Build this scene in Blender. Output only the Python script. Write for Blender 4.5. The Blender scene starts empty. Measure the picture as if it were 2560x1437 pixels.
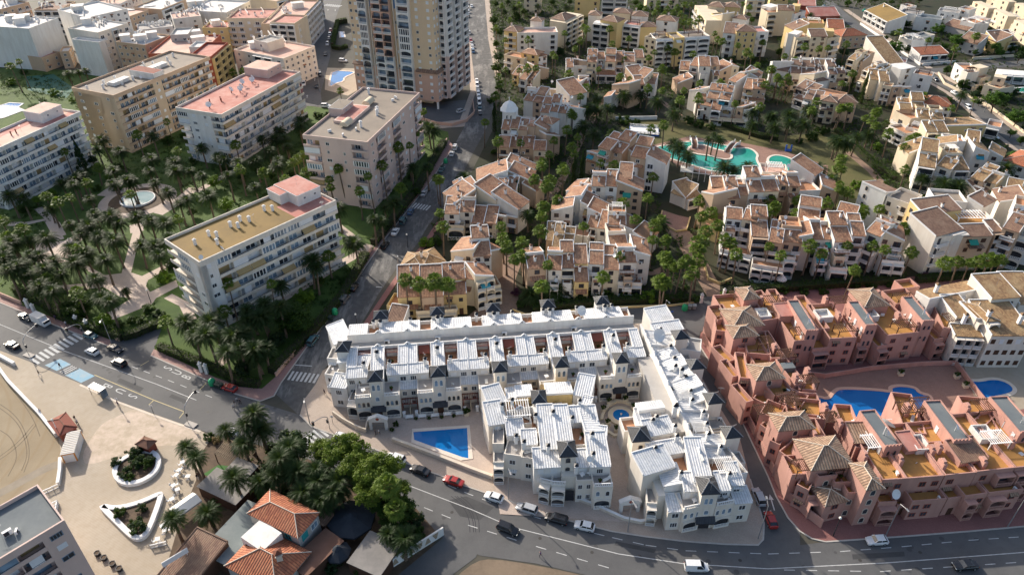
import bpy,bmesh,math,random
from mathutils import Vector,Matrix
R=random.Random(7)
SC=bpy.context.scene
COL=SC.collection
# camera, world, sun, exposure
CAM_H,PITCH,FPX,IW,IH=118.0,math.radians(35),1800.0,2560.0,1437.0
cd=bpy.data.cameras.new('camera');cam=bpy.data.objects.new('camera',cd);COL.objects.link(cam)
cam.location=(0,0,CAM_H);cam.rotation_euler=(math.pi/2-PITCH,0,0)
cd.sensor_fit='HORIZONTAL';cd.sensor_width=36;cd.lens=FPX/IW*36;cd.clip_start=1;cd.clip_end=9000
SC.camera=cam
SUN_EL,SUN_AZ=math.radians(27.5),math.radians(132)
wd=bpy.data.worlds.new('World');SC.world=wd;wd.use_nodes=True
wn=wd.node_tree.nodes;bg=wn['Background'];sk=wn.new('ShaderNodeTexSky');sk.sky_type='NISHITA'
sk.sun_disc=False;sk.sun_elevation=SUN_EL;sk.sun_rotation=math.pi/2-SUN_AZ
sk.altitude=50;sk.air_density=1.0;sk.dust_density=3.0;sk.ozone_density=1.0
wd.node_tree.links.new(sk.outputs[0],bg.inputs[0]);bg.inputs[1].default_value=0.15
sd=bpy.data.lights.new('sun','SUN');so=bpy.data.objects.new('sun',sd);COL.objects.link(so)
sd.energy=4.5;sd.angle=math.radians(0.53);sd.color=(1.0,0.915,0.80)
sdir=Vector((math.cos(SUN_EL)*math.cos(SUN_AZ),math.cos(SUN_EL)*math.sin(SUN_AZ),math.sin(SUN_EL)))
so.rotation_euler=sdir.to_track_quat('Z','Y').to_euler();so.location=sdir*400
SC.view_settings.view_transform='Standard';SC.view_settings.look='None';SC.view_settings.gamma=1
SC.view_settings.exposure=0.36;SC.view_settings.use_curve_mapping=False
SC.cycles.max_bounces=5;SC.cycles.diffuse_bounces=3;SC.cycles.glossy_bounces=2
SC.cycles.transmission_bounces=2;SC.cycles.transparent_max_bounces=4
# photo pixel -> place on a level plane
def P(x,y,z=0.0):
 a=(x-IW/2)/FPX;b=-(y-IH/2)/FPX
 d=Vector((a,math.cos(PITCH)+b*math.sin(PITCH),-math.sin(PITCH)+b*math.cos(PITCH)))
 t=(CAM_H-z)/-d.z
 return Vector((d.x*t,d.y*t,z))
def PX(v):
 q=Vector(v)-Vector((0,0,CAM_H));f=Vector((0,math.cos(PITCH),-math.sin(PITCH)));u=Vector((0,math.sin(PITCH),math.cos(PITCH)))
 w=max(q.dot(f),1e-3);return(IW/2+FPX*q.x/w,IH/2-FPX*q.dot(u)/w)
# materials
MATS={}
def nodes(name):
 m=bpy.data.materials.new(name);m.use_nodes=True;MATS[name]=m
 nt=m.node_tree;return m,nt,nt.nodes,nt.links,nt.nodes['Principled BSDF']
def mix(ns,ls,f,a,b,mode='MIX'):
 x=ns.new('ShaderNodeMix');x.data_type='RGBA';x.blend_type=mode
 for s,v in((0,f),(6,a),(7,b)):
  if hasattr(v,'is_output'):ls.new(v,x.inputs[s])
  else:x.inputs[s].default_value=v if s==0 else(*v,1)if len(v)==3 else v
 return x.outputs[2]
def mth(ns,ls,op,a,b=0.0):
 x=ns.new('ShaderNodeMath');x.operation=op
 for i,v in enumerate((a,b)):
  if hasattr(v,'is_output'):ls.new(v,x.inputs[i])
  else:x.inputs[i].default_value=v
 return x.outputs[0]
def ramp(ns,ls,f,lo,hi):
 x=ns.new('ShaderNodeMapRange');x.inputs[1].default_value=lo;x.inputs[2].default_value=hi;ls.new(f,x.inputs[0]);return x.outputs[0]
def coords(ns,ls,sc=(1,1,1),rot=0.0):
 g=ns.new('ShaderNodeNewGeometry');mp=ns.new('ShaderNodeMapping');mp.inputs['Scale'].default_value=sc
 mp.inputs['Rotation'].default_value=(0,0,rot);ls.new(g.outputs['Position'],mp.inputs[0]);return mp.outputs[0]
def noise(ns,ls,v,scale,detail=4,rough=.6):
 n=ns.new('ShaderNodeTexNoise');n.inputs['Scale'].default_value=scale;n.inputs['Detail'].default_value=detail
 n.inputs['Roughness'].default_value=rough;ls.new(v,n.inputs['Vector']);return n.outputs[0]
def bump(ns,ls,bs,h,s=.3,d=.05):
 b=ns.new('ShaderNodeBump');b.inputs['Strength'].default_value=s;b.inputs['Distance'].default_value=d
 ls.new(h,b.inputs['Height']);ls.new(b.outputs[0],bs.inputs['Normal'])
def mk(name,col,dark=None,rough=.8,scale=.6,fine=6.0,amt=.5,vert=1.0,metal=0.0,bmp=0.0,spec=.3):
 """plain surface with large patches of dirt and fine grain"""
 m,nt,ns,ls,bs=nodes(name)
 dark=dark or tuple(c*.72 for c in col)
 v=coords(ns,ls,(1,1,vert));a=noise(ns,ls,v,scale);b=noise(ns,ls,v,fine,3)
 f=mth(ns,ls,'ADD',mth(ns,ls,'MULTIPLY',ramp(ns,ls,a,.4,.68),.7),mth(ns,ls,'MULTIPLY',ramp(ns,ls,b,.3,.75),.3))
 ls.new(mix(ns,ls,mth(ns,ls,'MULTIPLY',f,amt),col,dark),bs.inputs['Base Color'])
 bs.inputs['Roughness'].default_value=rough;bs.inputs['Metallic'].default_value=metal;bs.inputs['Specular IOR Level'].default_value=spec
 if bmp:bump(ns,ls,bs,b,bmp,.03)
 return m
def tile_mat(name,cols,tw=.40,tl=.60,gap=.6,rough=.75,bs_=.8):
 """curved roof tiles in columns (UV in metres: u along the eave, v down the slope)"""
 m,nt,ns,ls,bs=nodes(name)
 uv=ns.new('ShaderNodeUVMap');sp=ns.new('ShaderNodeSeparateXYZ');ls.new(uv.outputs[0],sp.inputs[0])
 u=mth(ns,ls,'DIVIDE',sp.outputs[0],tw);v=mth(ns,ls,'DIVIDE',sp.outputs[1],tl)
 fu,fv=mth(ns,ls,'FLOOR',u),mth(ns,ls,'FLOOR',v)
 cb=ns.new('ShaderNodeCombineXYZ');ls.new(fu,cb.inputs[0]);ls.new(fv,cb.inputs[1])
 g=ns.new('ShaderNodeNewGeometry');
 wn_=ns.new('ShaderNodeTexWhiteNoise');wn_.noise_dimensions='3D';ls.new(cb.outputs[0],wn_.inputs['Vector'])
 big=noise(ns,ls,g.outputs['Position'],.35,4)
 c=mix(ns,ls,ramp(ns,ls,wn_.outputs[0],.1,.8),cols[0],cols[1]);med=noise(ns,ls,g.outputs['Position'],1.6,3)
 c=mix(ns,ls,mth(ns,ls,'MULTIPLY',ramp(ns,ls,med,.5,.72),.6),c,tuple(k*.62 for k in cols[1]))
 c=mix(ns,ls,mth(ns,ls,'MULTIPLY',ramp(ns,ls,big,.45,.75),.75),c,cols[2])
 arch=mth(ns,ls,'ABSOLUTE',mth(ns,ls,'SINE',mth(ns,ls,'MULTIPLY',u,math.pi)))
 fr=mth(ns,ls,'FRACT',v)
 h=mth(ns,ls,'ADD',arch,mth(ns,ls,'MULTIPLY',fr,.5))
 gl=mth(ns,ls,'MULTIPLY',mth(ns,ls,'SUBTRACT',1.0,ramp(ns,ls,arch,.0,.55)),gap)
 c=mix(ns,ls,gl,c,tuple(x*.35 for x in cols[1]))
 ls.new(c,bs.inputs['Base Color']);bs.inputs['Roughness'].default_value=rough
 bump(ns,ls,bs,h,bs_,.09)
 return m
def glass_mat(name,col,rough=.08):
 m,nt,ns,ls,bs=nodes(name)
 v=coords(ns,ls);n=noise(ns,ls,v,.35,2)
 ls.new(mix(ns,ls,ramp(ns,ls,n,.35,.65),col,tuple(c*2.6+.01 for c in col)),bs.inputs['Base Color'])
 bs.inputs['Roughness'].default_value=rough;bs.inputs['Specular IOR Level'].default_value=.6
 return m
def leaf_mat(name,a,b,c,rough=.5):
 m,nt,ns,ls,bs=nodes(name)
 g=ns.new('ShaderNodeNewGeometry');oi=ns.new('ShaderNodeObjectInfo')
 n=noise(ns,ls,g.outputs['Position'],.9,2)
 x=mix(ns,ls,ramp(ns,ls,g.outputs['Random Per Island'],0,1),a,b)
 x=mix(ns,ls,mth(ns,ls,'MULTIPLY',ramp(ns,ls,n,.4,.7),.55),x,c)
 x=mix(ns,ls,mth(ns,ls,'MULTIPLY',oi.outputs['Random'],.45),x,tuple(k*.55 for k in a))
 ls.new(x,bs.inputs['Base Color']);bs.inputs['Roughness'].default_value=rough;bs.inputs['Specular IOR Level'].default_value=.12
 tr=ns.new('ShaderNodeBsdfTranslucent');ls.new(mix(ns,ls,.4,x,(.22,.34,.04)),tr.inputs[0])
 ms=ns.new('ShaderNodeMixShader');ms.inputs[0].default_value=.3
 ls.new(bs.outputs[0],ms.inputs[1]);ls.new(tr.outputs[0],ms.inputs[2]);ls.new(ms.outputs[0],ns['Material Output'].inputs[0])
 return m
M=MATS
mk('white_wall',(.80,.78,.74),(.52,.47,.41),scale=.5,fine=2.5,amt=.5,vert=.22)
mk('cream_wall',(.74,.63,.46),(.52,.42,.30),scale=.25,fine=2,amt=.45,vert=.35)
mk('pale_cream_wall',(.78,.72,.63),(.54,.47,.39),scale=.5,fine=2.5,amt=.5,vert=.22)
mk('tan_wall',(.58,.42,.29),(.42,.29,.20),scale=.25,fine=2,amt=.45,vert=.35)
mk('yellow_wall',(.70,.53,.25),(.54,.38,.17),scale=.25,fine=2,amt=.45,vert=.35)
mk('ochre_wall',(.62,.48,.33),(.47,.35,.24),scale=.2,fine=2,amt=.4,vert=.35)
mk('pink_wall',(.55,.31,.25),(.37,.20,.165),scale=.35,fine=2.5,amt=.75,vert=.3)
mk('salmon_wall',(.62,.40,.30),(.56,.33,.24),scale=.2,fine=2,amt=.4,vert=.35)
mk('rose_wall',(.68,.52,.45),(.5,.36,.3),scale=.3,fine=2,amt=.4,vert=.35)
mk('grey_wall',(.50,.47,.43),(.36,.33,.30),scale=.3,fine=2,amt=.5,vert=.3)
mk('brick_red_wall',(.36,.10,.06),(.26,.07,.05),scale=.3,fine=3,amt=.5,vert=.4)
mk('blue_wall',(.10,.22,.42),scale=.3,fine=3,amt=.4)
mk('white_paint',(.82,.81,.79),(.68,.65,.60),scale=.5,fine=5,amt=.4)
mk('stone_trim',(.70,.61,.50),(.52,.43,.33),scale=.8,fine=6,amt=.5)
mk('red_roof',(.46,.17,.13),(.60,.36,.30),scale=.22,fine=1.2,amt=.8)
mk('pink_roof',(.60,.36,.28),(.70,.52,.42),scale=.2,fine=1.2,amt=.8)
mk('tower_wall',(.72,.55,.36),(.58,.41,.27),scale=.2,fine=2,amt=.4,vert=.35)
mk('golden_roof',(.27,.175,.055),(.17,.115,.045),scale=.09,fine=.7,amt=.9)
mk('grey_roof',(.30,.25,.20),(.20,.17,.14),scale=.12,fine=1.2,amt=.8)
mk('slate_roof',(.13,.15,.16),(.20,.22,.22),scale=.18,fine=1.5,amt=.8)
mk('white_roof',(.74,.71,.67),(.54,.50,.45),scale=.3,fine=2,amt=.7)
mk('terrace_floor',(.44,.21,.11),(.54,.30,.18),scale=.4,fine=3,amt=.8)
mk('ochre_floor',(.48,.25,.075),(.36,.18,.06),scale=.25,fine=2,amt=.9)
mk('grey_floor',(.42,.39,.36),(.30,.28,.26),scale=.5,fine=3,amt=.8)
mk('dark_wood',(.09,.045,.028),scale=.8,fine=8,amt=.6)
mk('brown_roof',(.17,.085,.055),(.24,.13,.09),scale=.4,fine=4,amt=.8)
mk('metal_grey',(.38,.38,.38),scale=2,fine=8,amt=.5,rough=.45,metal=.5)
mk('metal_dark',(.035,.035,.04),scale=2,fine=8,amt=.5,rough=.5)
mk('shutter_white',(.80,.80,.80),(.66,.68,.70),scale=.8,fine=6,amt=.5,rough=.5)
mk('awning_tan',(.42,.30,.14),(.30,.21,.10),scale=.5,fine=4,amt=.6)
mk('awning_green',(.04,.32,.24),scale=.5,fine=4,amt=.4)
mk('awning_blue',(.05,.32,.42),scale=.5,fine=4,amt=.4)
mk('canvas_white',(.78,.76,.70),scale=.6,fine=4,amt=.4)
mk('canvas_black',(.022,.028,.038),(.04,.05,.06),scale=.6,fine=4,amt=.6)
mk('pipe_red',(.25,.075,.05),scale=1,fine=5,amt=.6)
mk('trunk',(.20,.145,.10),(.10,.07,.045),scale=1.5,fine=9,amt=.9,vert=3,bmp=.6)
mk('bark',(.13,.09,.06),(.07,.05,.035),scale=2,fine=8,amt=.8,bmp=.5)
mk('soil',(.075,.05,.032),(.15,.10,.06),scale=.6,fine=4,amt=.9,bmp=.4)
mk('skin',(.50,.30,.21));mk('hair',(.03,.02,.015))
mk('cloth_dark',(.03,.035,.06));mk('cloth_light',(.55,.55,.56));mk('cloth_purple',(.10,.06,.14));mk('cloth_black',(.015,.015,.018))
mk('rubber',(.02,.02,.02),rough=.9);mk('green_bin',(.03,.36,.15),scale=2,amt=.3,rough=.5);mk('dark_bin',(.03,.05,.04),rough=.6)
mk('red_plastic',(.42,.05,.03),rough=.5);mk('teal_wood',(.04,.36,.36));mk('blue_plastic',(.05,.14,.5),rough=.5);mk('orange_paint',(.66,.28,.05),rough=.6)
mk('lamp_glass',(.85,.83,.75),rough=.3);mk('corten',(.20,.05,.035),rough=.6,amt=.6)
mk('thatch',(.42,.33,.23),(.24,.18,.12),scale=3,fine=12,amt=.9,bmp=.5)
glass_mat('glass',(.022,.026,.032));glass_mat('glass_blue',(.10,.14,.18),.12);glass_mat('car_glass',(.012,.014,.017),.05);glass_mat('glass_green',(.10,.17,.17),.15)
tile_mat('clay_tiles',((.49,.245,.13),(.29,.135,.075),(.57,.36,.22)))
tile_mat('brown_tiles',((.30,.175,.11),(.215,.115,.075),(.38,.25,.165)))
tile_mat('straw_tiles',((.45,.28,.13),(.27,.15,.07),(.50,.36,.19)))
tile_mat('orange_tiles',((.52,.18,.08),(.36,.105,.05),(.43,.19,.10)),tw=.5,gap=.85)
tile_mat('white_tiles',((.68,.70,.72),(.82,.82,.81),(.58,.57,.55)),tw=.5,tl=.55,gap=.55)
tile_mat('black_tiles',((.028,.032,.042),(.016,.018,.024),(.045,.05,.06)),tw=.3,rough=.35)
tile_mat('pink_tiles',((.42,.27,.18),(.27,.165,.105),(.50,.37,.25)),tw=.56,gap=.95)
leaf_mat('fan_leaf',(.10,.16,.025),(.19,.25,.04),(.045,.085,.015))
leaf_mat('date_leaf',(.026,.050,.016),(.046,.078,.024),(.016,.034,.011))
leaf_mat('bush_leaf',(.03,.065,.012),(.05,.095,.016),(.016,.038,.009))
leaf_mat('bright_leaf',(.12,.21,.02),(.17,.27,.03),(.07,.14,.02))
leaf_mat('ficus_leaf',(.12,.175,.022),(.18,.235,.035),(.055,.10,.016))
leaf_mat('pine_leaf',(.06,.13,.02),(.09,.17,.025),(.035,.08,.015))
leaf_mat('cypress_leaf',(.022,.048,.02),(.035,.065,.025),(.015,.035,.014))
leaf_mat('dry_leaf',(.24,.16,.07),(.30,.20,.09),(.15,.10,.05))
leaf_mat('purple_leaf',(.10,.025,.08),(.14,.04,.10),(.06,.02,.05))
mk('kerb',(.50,.46,.41),(.36,.32,.28),scale=1,fine=5,amt=.6)
def car_paint(n,c,r=.22,metal=0):
 m,nt,ns,ls,bs=nodes(n);v=coords(ns,ls);q=noise(ns,ls,v,2.5,3)
 ls.new(mix(ns,ls,mth(ns,ls,'MULTIPLY',ramp(ns,ls,q,.4,.8),.3),c,tuple(k*.7+.01 for k in c)),bs.inputs['Base Color'])
 bs.inputs['Roughness'].default_value=r;bs.inputs['Metallic'].default_value=metal;bs.inputs['Coat Weight'].default_value=.5;bs.inputs['Coat Roughness'].default_value=.05
for n,c in(('white',(.78,.78,.77)),('silver',(.42,.43,.44)),('black',(.012,.012,.014)),('red',(.36,.025,.02)),('blue',(.05,.12,.22)),('grey',(.10,.105,.11)),('green',(.10,.30,.03)),('teal',(.05,.13,.15))):
 car_paint('paint_'+n,c)
def ground_mats():
 m,nt,ns,ls,bs=nodes('asphalt');v=coords(ns,ls)
 a,b,c=noise(ns,ls,v,.06,5),noise(ns,ls,v,.5,5),noise(ns,ls,v,9,2)
 x=mix(ns,ls,ramp(ns,ls,a,.35,.65),(.072,.072,.074),(.122,.12,.117))
 x=mix(ns,ls,mth(ns,ls,'MULTIPLY',ramp(ns,ls,b,.5,.75),.5),x,(.06,.06,.06))
 x=mix(ns,ls,mth(ns,ls,'MULTIPLY',ramp(ns,ls,c,.3,.7),.25),x,(.16,.155,.15))
 st=ns.new('ShaderNodeTexVoronoi');st.inputs['Scale'].default_value=.22;ls.new(v,st.inputs['Vector'])
 x=mix(ns,ls,mth(ns,ls,'MULTIPLY',mth(ns,ls,'LESS_THAN',st.outputs[0],.11),.45),x,(.03,.03,.03))
 ls.new(x,bs.inputs['Base Color']);bs.inputs['Roughness'].default_value=.8;bump(ns,ls,bs,c,.2,.02)
 m,nt,ns,ls,bs=nodes('asphalt_old');v=coords(ns,ls,(1,.25,1));w=coords(ns,ls)
 a,b,c=noise(ns,ls,v,.25,6,.7),noise(ns,ls,w,.5,5),noise(ns,ls,w,9,2)
 x=mix(ns,ls,ramp(ns,ls,b,.35,.65),(.075,.073,.07),(.115,.11,.105))
 x=mix(ns,ls,mth(ns,ls,'MULTIPLY',ramp(ns,ls,a,.49,.66),.55),x,(.38,.36,.33))
 ls.new(x,bs.inputs['Base Color']);bs.inputs['Roughness'].default_value=.85;bump(ns,ls,bs,c,.2,.02)
 m,nt,ns,ls,bs=nodes('plaza_paving');v=coords(ns,ls,rot=.5);w=coords(ns,ls)
 a,b,c=noise(ns,ls,w,.07,5),noise(ns,ls,w,.8,4),noise(ns,ls,w,7,2)
 wv=ns.new('ShaderNodeTexWave');wv.bands_direction='Y';wv.inputs['Scale'].default_value=.75;ls.new(v,wv.inputs[0])
 x=mix(ns,ls,ramp(ns,ls,a,.4,.62),(.37,.305,.225),(.43,.36,.275))
 x=mix(ns,ls,mth(ns,ls,'MULTIPLY',ramp(ns,ls,b,.45,.7),.5),x,(.34,.27,.185))
 x=mix(ns,ls,mth(ns,ls,'MULTIPLY',ramp(ns,ls,wv.outputs[1],.82,.98),.22),x,(.30,.23,.15))
 ls.new(x,bs.inputs['Base Color']);bs.inputs['Roughness'].default_value=.8;bump(ns,ls,bs,c,.1,.02)
 m,nt,ns,ls,bs=nodes('salty_paving');w=coords(ns,ls)
 a,b=noise(ns,ls,w,.16,8,.7),noise(ns,ls,w,.7,6,.7)
 f=mth(ns,ls,'ADD',mth(ns,ls,'MULTIPLY',a,.6),mth(ns,ls,'MULTIPLY',b,.4))
 x=mix(ns,ls,ramp(ns,ls,f,.42,.6),(.42,.335,.24),(.60,.48,.38))
 ls.new(x,bs.inputs['Base Color']);bs.inputs['Roughness'].default_value=.8
 m,nt,ns,ls,bs=nodes('sand');w=coords(ns,ls)
 off=ns.new('ShaderNodeVectorMath');off.operation='SUBTRACT';ls.new(w,off.inputs[0]);c0=P(-420,1160);off.inputs[1].default_value=(c0.x,c0.y,0)
 wv=ns.new('ShaderNodeTexWave');wv.wave_type='RINGS';wv.rings_direction='Z';wv.inputs['Scale'].default_value=.11;wv.inputs['Distortion'].default_value=2.5;wv.inputs['Detail'].default_value=3;wv.inputs['Detail Scale'].default_value=.3
 ls.new(off.outputs[0],wv.inputs[0]);a,c=noise(ns,ls,w,.12,5),noise(ns,ls,w,3,4)
 x=mix(ns,ls,ramp(ns,ls,a,.35,.7),(.28,.22,.14),(.34,.275,.185))
 tr=mth(ns,ls,'MULTIPLY',ramp(ns,ls,wv.outputs[1],0.80,.99),.35)
 x=mix(ns,ls,tr,x,(.27,.19,.10));x=mix(ns,ls,mth(ns,ls,'MULTIPLY',ramp(ns,ls,c,.5,.8),.35),x,(.30,.22,.12))
 ls.new(x,bs.inputs['Base Color']);bs.inputs['Roughness'].default_value=.95
 bump(ns,ls,bs,mth(ns,ls,'ADD',mth(ns,ls,'MULTIPLY',wv.outputs[1],.3),mth(ns,ls,'MULTIPLY',c,.8)),.5,.10)
 m,nt,ns,ls,bs=nodes('lawn');w=coords(ns,ls);a,c=noise(ns,ls,w,.18,5),noise(ns,ls,w,6,3)
 x=mix(ns,ls,ramp(ns,ls,a,.35,.65),(.045,.088,.010),(.08,.135,.015));x=mix(ns,ls,mth(ns,ls,'MULTIPLY',ramp(ns,ls,c,.4,.8),.5),x,(.022,.045,.007))
 ls.new(x,bs.inputs['Base Color']);bs.inputs['Roughness'].default_value=.9;bump(ns,ls,bs,c,.7,.1)
 m,nt,ns,ls,bs=nodes('lawn_dry');w=coords(ns,ls);a,c=noise(ns,ls,w,.12,5),noise(ns,ls,w,6,3)
 x=mix(ns,ls,ramp(ns,ls,a,.35,.65),(.085,.085,.022),(.14,.12,.04));x=mix(ns,ls,mth(ns,ls,'MULTIPLY',ramp(ns,ls,c,.4,.8),.5),x,(.04,.05,.012))
 ls.new(x,bs.inputs['Base Color']);bs.inputs['Roughness'].default_value=.9;bump(ns,ls,bs,c,.7,.1)
 for nm,c1,c2,jc,sc in(('pavement_pink',(.36,.20,.17),(.42,.25,.21),(.24,.14,.12),2.2),('pavement_tan',(.44,.35,.28),(.50,.41,.33),(.32,.25,.2),1.8),('pavement_red',(.27,.115,.10),(.33,.15,.13),(.19,.08,.07),2.5),('park_path',(.56,.44,.36),(.62,.50,.41),(.45,.35,.28),1.2),('pool_deck',(.50,.40,.33),(.58,.47,.39),(.38,.3,.25),1.4),('brick_deck',(.30,.17,.125),(.36,.21,.16),(.21,.12,.09),2.0),('clay_path',(.27,.17,.115),(.33,.215,.15),(.20,.13,.09),.8)):
  m,nt,ns,ls,bs=nodes(nm);v=coords(ns,ls,rot=.35);w=coords(ns,ls)
  br=ns.new('ShaderNodeTexBrick');br.inputs['Scale'].default_value=sc;br.inputs['Mortar Size'].default_value=.025
  br.inputs[1].default_value=(*c1,1);br.inputs[2].default_value=(*c2,1);br.inputs[3].default_value=(*jc,1);ls.new(v,br.inputs[0])
  a=noise(ns,ls,w,.3,5);x=mix(ns,ls,mth(ns,ls,'MULTIPLY',ramp(ns,ls,a,.45,.7),.5),br.outputs[0],jc)
  ls.new(x,bs.inputs['Base Color']);bs.inputs['Roughness'].default_value=.8
 for nm,c1,c2 in(('pool_water',(.006,.155,.45),(.008,.175,.48)),('pool_water_deep',(.005,.12,.38),(.007,.135,.41)),('lagoon_water',(.03,.29,.225),(.05,.35,.275)),('fountain_water',(.30,.42,.44),(.45,.55,.56))):
  m,nt,ns,ls,bs=nodes(nm);w=coords(ns,ls);a,c=noise(ns,ls,w,.12,3),noise(ns,ls,w,2.2,3)
  ls.new(mix(ns,ls,ramp(ns,ls,a,.35,.65),c1,c2),bs.inputs['Base Color']);bs.inputs['Roughness'].default_value=.06;bs.inputs['IOR'].default_value=1.33
  bump(ns,ls,bs,c,.12,.05)
 mk('earth',(.10,.09,.07),(.055,.055,.04),scale=.05,fine=.8,amt=.9,bmp=.3)
 mk('dirt',(.235,.175,.12),(.15,.11,.075),scale=.25,fine=2,amt=.9,bmp=.5)
 mk('undergrowth',(.026,.034,.013),(.045,.034,.02),scale=.2,fine=2,amt=.9,bmp=.5)
 mk('road_paint',(.62,.62,.60),(.36,.36,.35),scale=1.5,fine=8,amt=.8);mk('road_paint_yellow',(.60,.50,.26),(.36,.30,.18),scale=1.5,fine=8,amt=.8)
 mk('road_paint_blue',(.22,.42,.55),(.42,.46,.46),scale=.35,fine=4,amt=.9);mk('court_green',(.035,.12,.085),(.05,.15,.10),scale=.1,fine=1,amt=.6)
 mk('pool_tile',(.78,.68,.58),scale=1,fine=6,amt=.4);mk('turf',(.05,.16,.03),scale=1,fine=6,amt=.5)
ground_mats()
# mesh helpers
class MB:
 def __init__(s):s.v=[];s.f=[];s.u=[];s.m=[]
 def face(s,pts,m=0,uv=None):
  i=len(s.v);s.v+=[tuple(p)for p in pts];s.f.append(tuple(range(i,i+len(pts))));s.m.append(m);s.u.append(uv)
 def box(s,x0,y0,z0,x1,y1,z1,m=0,T=None,skip=''):
  c=[(x0,y0,z0),(x1,y0,z0),(x1,y1,z0),(x0,y1,z0),(x0,y0,z1),(x1,y0,z1),(x1,y1,z1),(x0,y1,z1)]
  if T:c=[T(p)for p in c]
  i=len(s.v);s.v+=c
  for k,q in zip('dufrbl',((3,2,1,0),(4,5,6,7),(0,1,5,4),(1,2,6,5),(2,3,7,6),(3,0,4,7))):
   if k in skip:continue
   s.f.append(tuple(i+j for j in q));s.m.append(m);s.u.append(None)
 def cyl(s,a,b,r0,r1,n=8,m=0,cap=True):
  a,b=Vector(a),Vector(b);d=(b-a).normalized();e=d.orthogonal().normalized();g=d.cross(e);i=len(s.v)
  for c,r in((a,r0),(b,r1)):
   for k in range(n):t=k*math.tau/n;s.v.append(tuple(c+e*math.cos(t)*r+g*math.sin(t)*r))
  for k in range(n):j=(k+1)%n;s.f.append((i+k,i+j,i+n+j,i+n+k));s.m.append(m);s.u.append(None)
  if cap:s.f.append(tuple(range(i+n,i+2*n)));s.m.append(m);s.u.append(None)
 def lathe(s,prof,n=12,m=0,c=(0,0),sq=1.0):
  i=len(s.v);k=len(prof)
  for r,z in prof:
   for j in range(n):t=j*math.tau/n;s.v.append((c[0]+r*math.cos(t),c[1]+r*math.sin(t)*sq,z))
  for q in range(k-1):
   for j in range(n):h=(j+1)%n;s.f.append((i+q*n+j,i+q*n+h,i+(q+1)*n+h,i+(q+1)*n+j));s.m.append(m);s.u.append(None)
  s.f.append(tuple(i+(k-1)*n+j for j in range(n)));s.m.append(m);s.u.append(None)
 def mesh(s,name,mats):
  me=bpy.data.meshes.new(name);me.from_pydata(s.v,[],s.f)
  for m in([mats]if isinstance(mats,str)else mats):me.materials.append(M[m])
  if any(s.m):me.polygons.foreach_set('material_index',s.m)
  if any(u is not None for u in s.u):
   fl=[]
   for f,u in zip(s.f,s.u):
    for k in range(len(f)):fl+=(u[k]if u else(0,0))
   me.uv_layers.new(name='UVMap').data.foreach_set('uv',fl)
  return me
def link(name,data,loc=(0,0,0),parent=None,rz=0.0,sc=None):
 o=bpy.data.objects.new(name,data);COL.objects.link(o);o.location=loc
 if rz:o.rotation_euler=(0,0,rz)
 if sc:o.scale=sc
 if parent:o.parent=parent
 return o
def tag(o,label,cat,group=None):
 o['label']=label;o['category']=cat
 if group:o['group']=group
 return o
def thing(name,label,cat,loc=(0,0,0),rz=0.0,group=None):return tag(link(name,None,loc,None,rz),label,cat,group)
def struct(name,me,loc=(0,0,0),kind='structure'):
 o=link(name,me,loc);o['kind']=kind;return o
def poly_mesh(name,pts,mat,z=0.0,h=0.0,o=(0,0),side=None):
 bm=bmesh.new();vs=[bm.verts.new((p[0]-o[0],p[1]-o[1],z))for p in pts];f=bm.faces.new(vs)
 if f.calc_center_median()is not None:f.normal_update()
 if f.normal.z<0:f.normal_flip()
 if h:
  r=bmesh.ops.extrude_face_region(bm,geom=[f]);
  for v in r['geom']:
   if isinstance(v,bmesh.types.BMVert):v.co.z+=h
  bmesh.ops.recalc_face_normals(bm,faces=bm.faces[:])
 bmesh.ops.triangulate(bm,faces=[q for q in bm.faces if len(q.verts)>4])
 me=bpy.data.meshes.new(name);bm.to_mesh(me);bm.free();me.materials.append(M[mat])
 return me
def smooth_poly(pts,n=3):
 for _ in range(n):
  q=[]
  for i in range(len(pts)):
   a,b=pts[i],pts[(i+1)%len(pts)];q+=[a*.75+b*.25,a*.25+b*.75]
  pts=q
 return pts
def smooth_open(pts,n=2):
 for _ in range(n):pts=[pts[0]]+[q for a,b in zip(pts,pts[1:])for q in(a*.75+b*.25,a*.25+b*.75)]+[pts[-1]]
 return pts
def PP(l,z=0.0):return[P(l[i],l[i+1],z)for i in range(0,len(l),2)]
def area(name,px,mat,z=.01,h=0.0,kind='structure',smooth=0):
 pts=PP(px);pts=smooth_poly(pts,smooth)if smooth else pts
 return struct(name,poly_mesh(name,pts,mat,z,h),kind=kind)
def path_mesh(pts,w,h,z=0.0,closed=False):
 mb=MB();n=len(pts);L=[];
 for i in range(n):
  a=pts[i-1]if i or closed else pts[i];b=pts[(i+1)%n]if i<n-1 or closed else pts[i]
  d=(b-a);d.z=0;d.normalize();k=Vector((-d.y,d.x,0))*w/2;L.append((pts[i]+k,pts[i]-k))
 for i in range(n if closed else n-1):
  (a,b),(c,d)=L[i],L[(i+1)%n];Z=lambda p,q:(p.x,p.y,q)
  mb.face((Z(a,z+h),Z(b,z+h),Z(d,z+h),Z(c,z+h)));mb.face((Z(b,z),Z(d,z),Z(d,z+h),Z(b,z+h)));mb.face((Z(c,z),Z(a,z),Z(a,z+h),Z(c,z+h)))
  if not closed and i==0:mb.face((Z(a,z),Z(b,z),Z(b,z+h),Z(a,z+h)))
  if not closed and i==n-2:mb.face((Z(d,z),Z(c,z),Z(c,z+h),Z(d,z+h)))
 return mb
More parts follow.
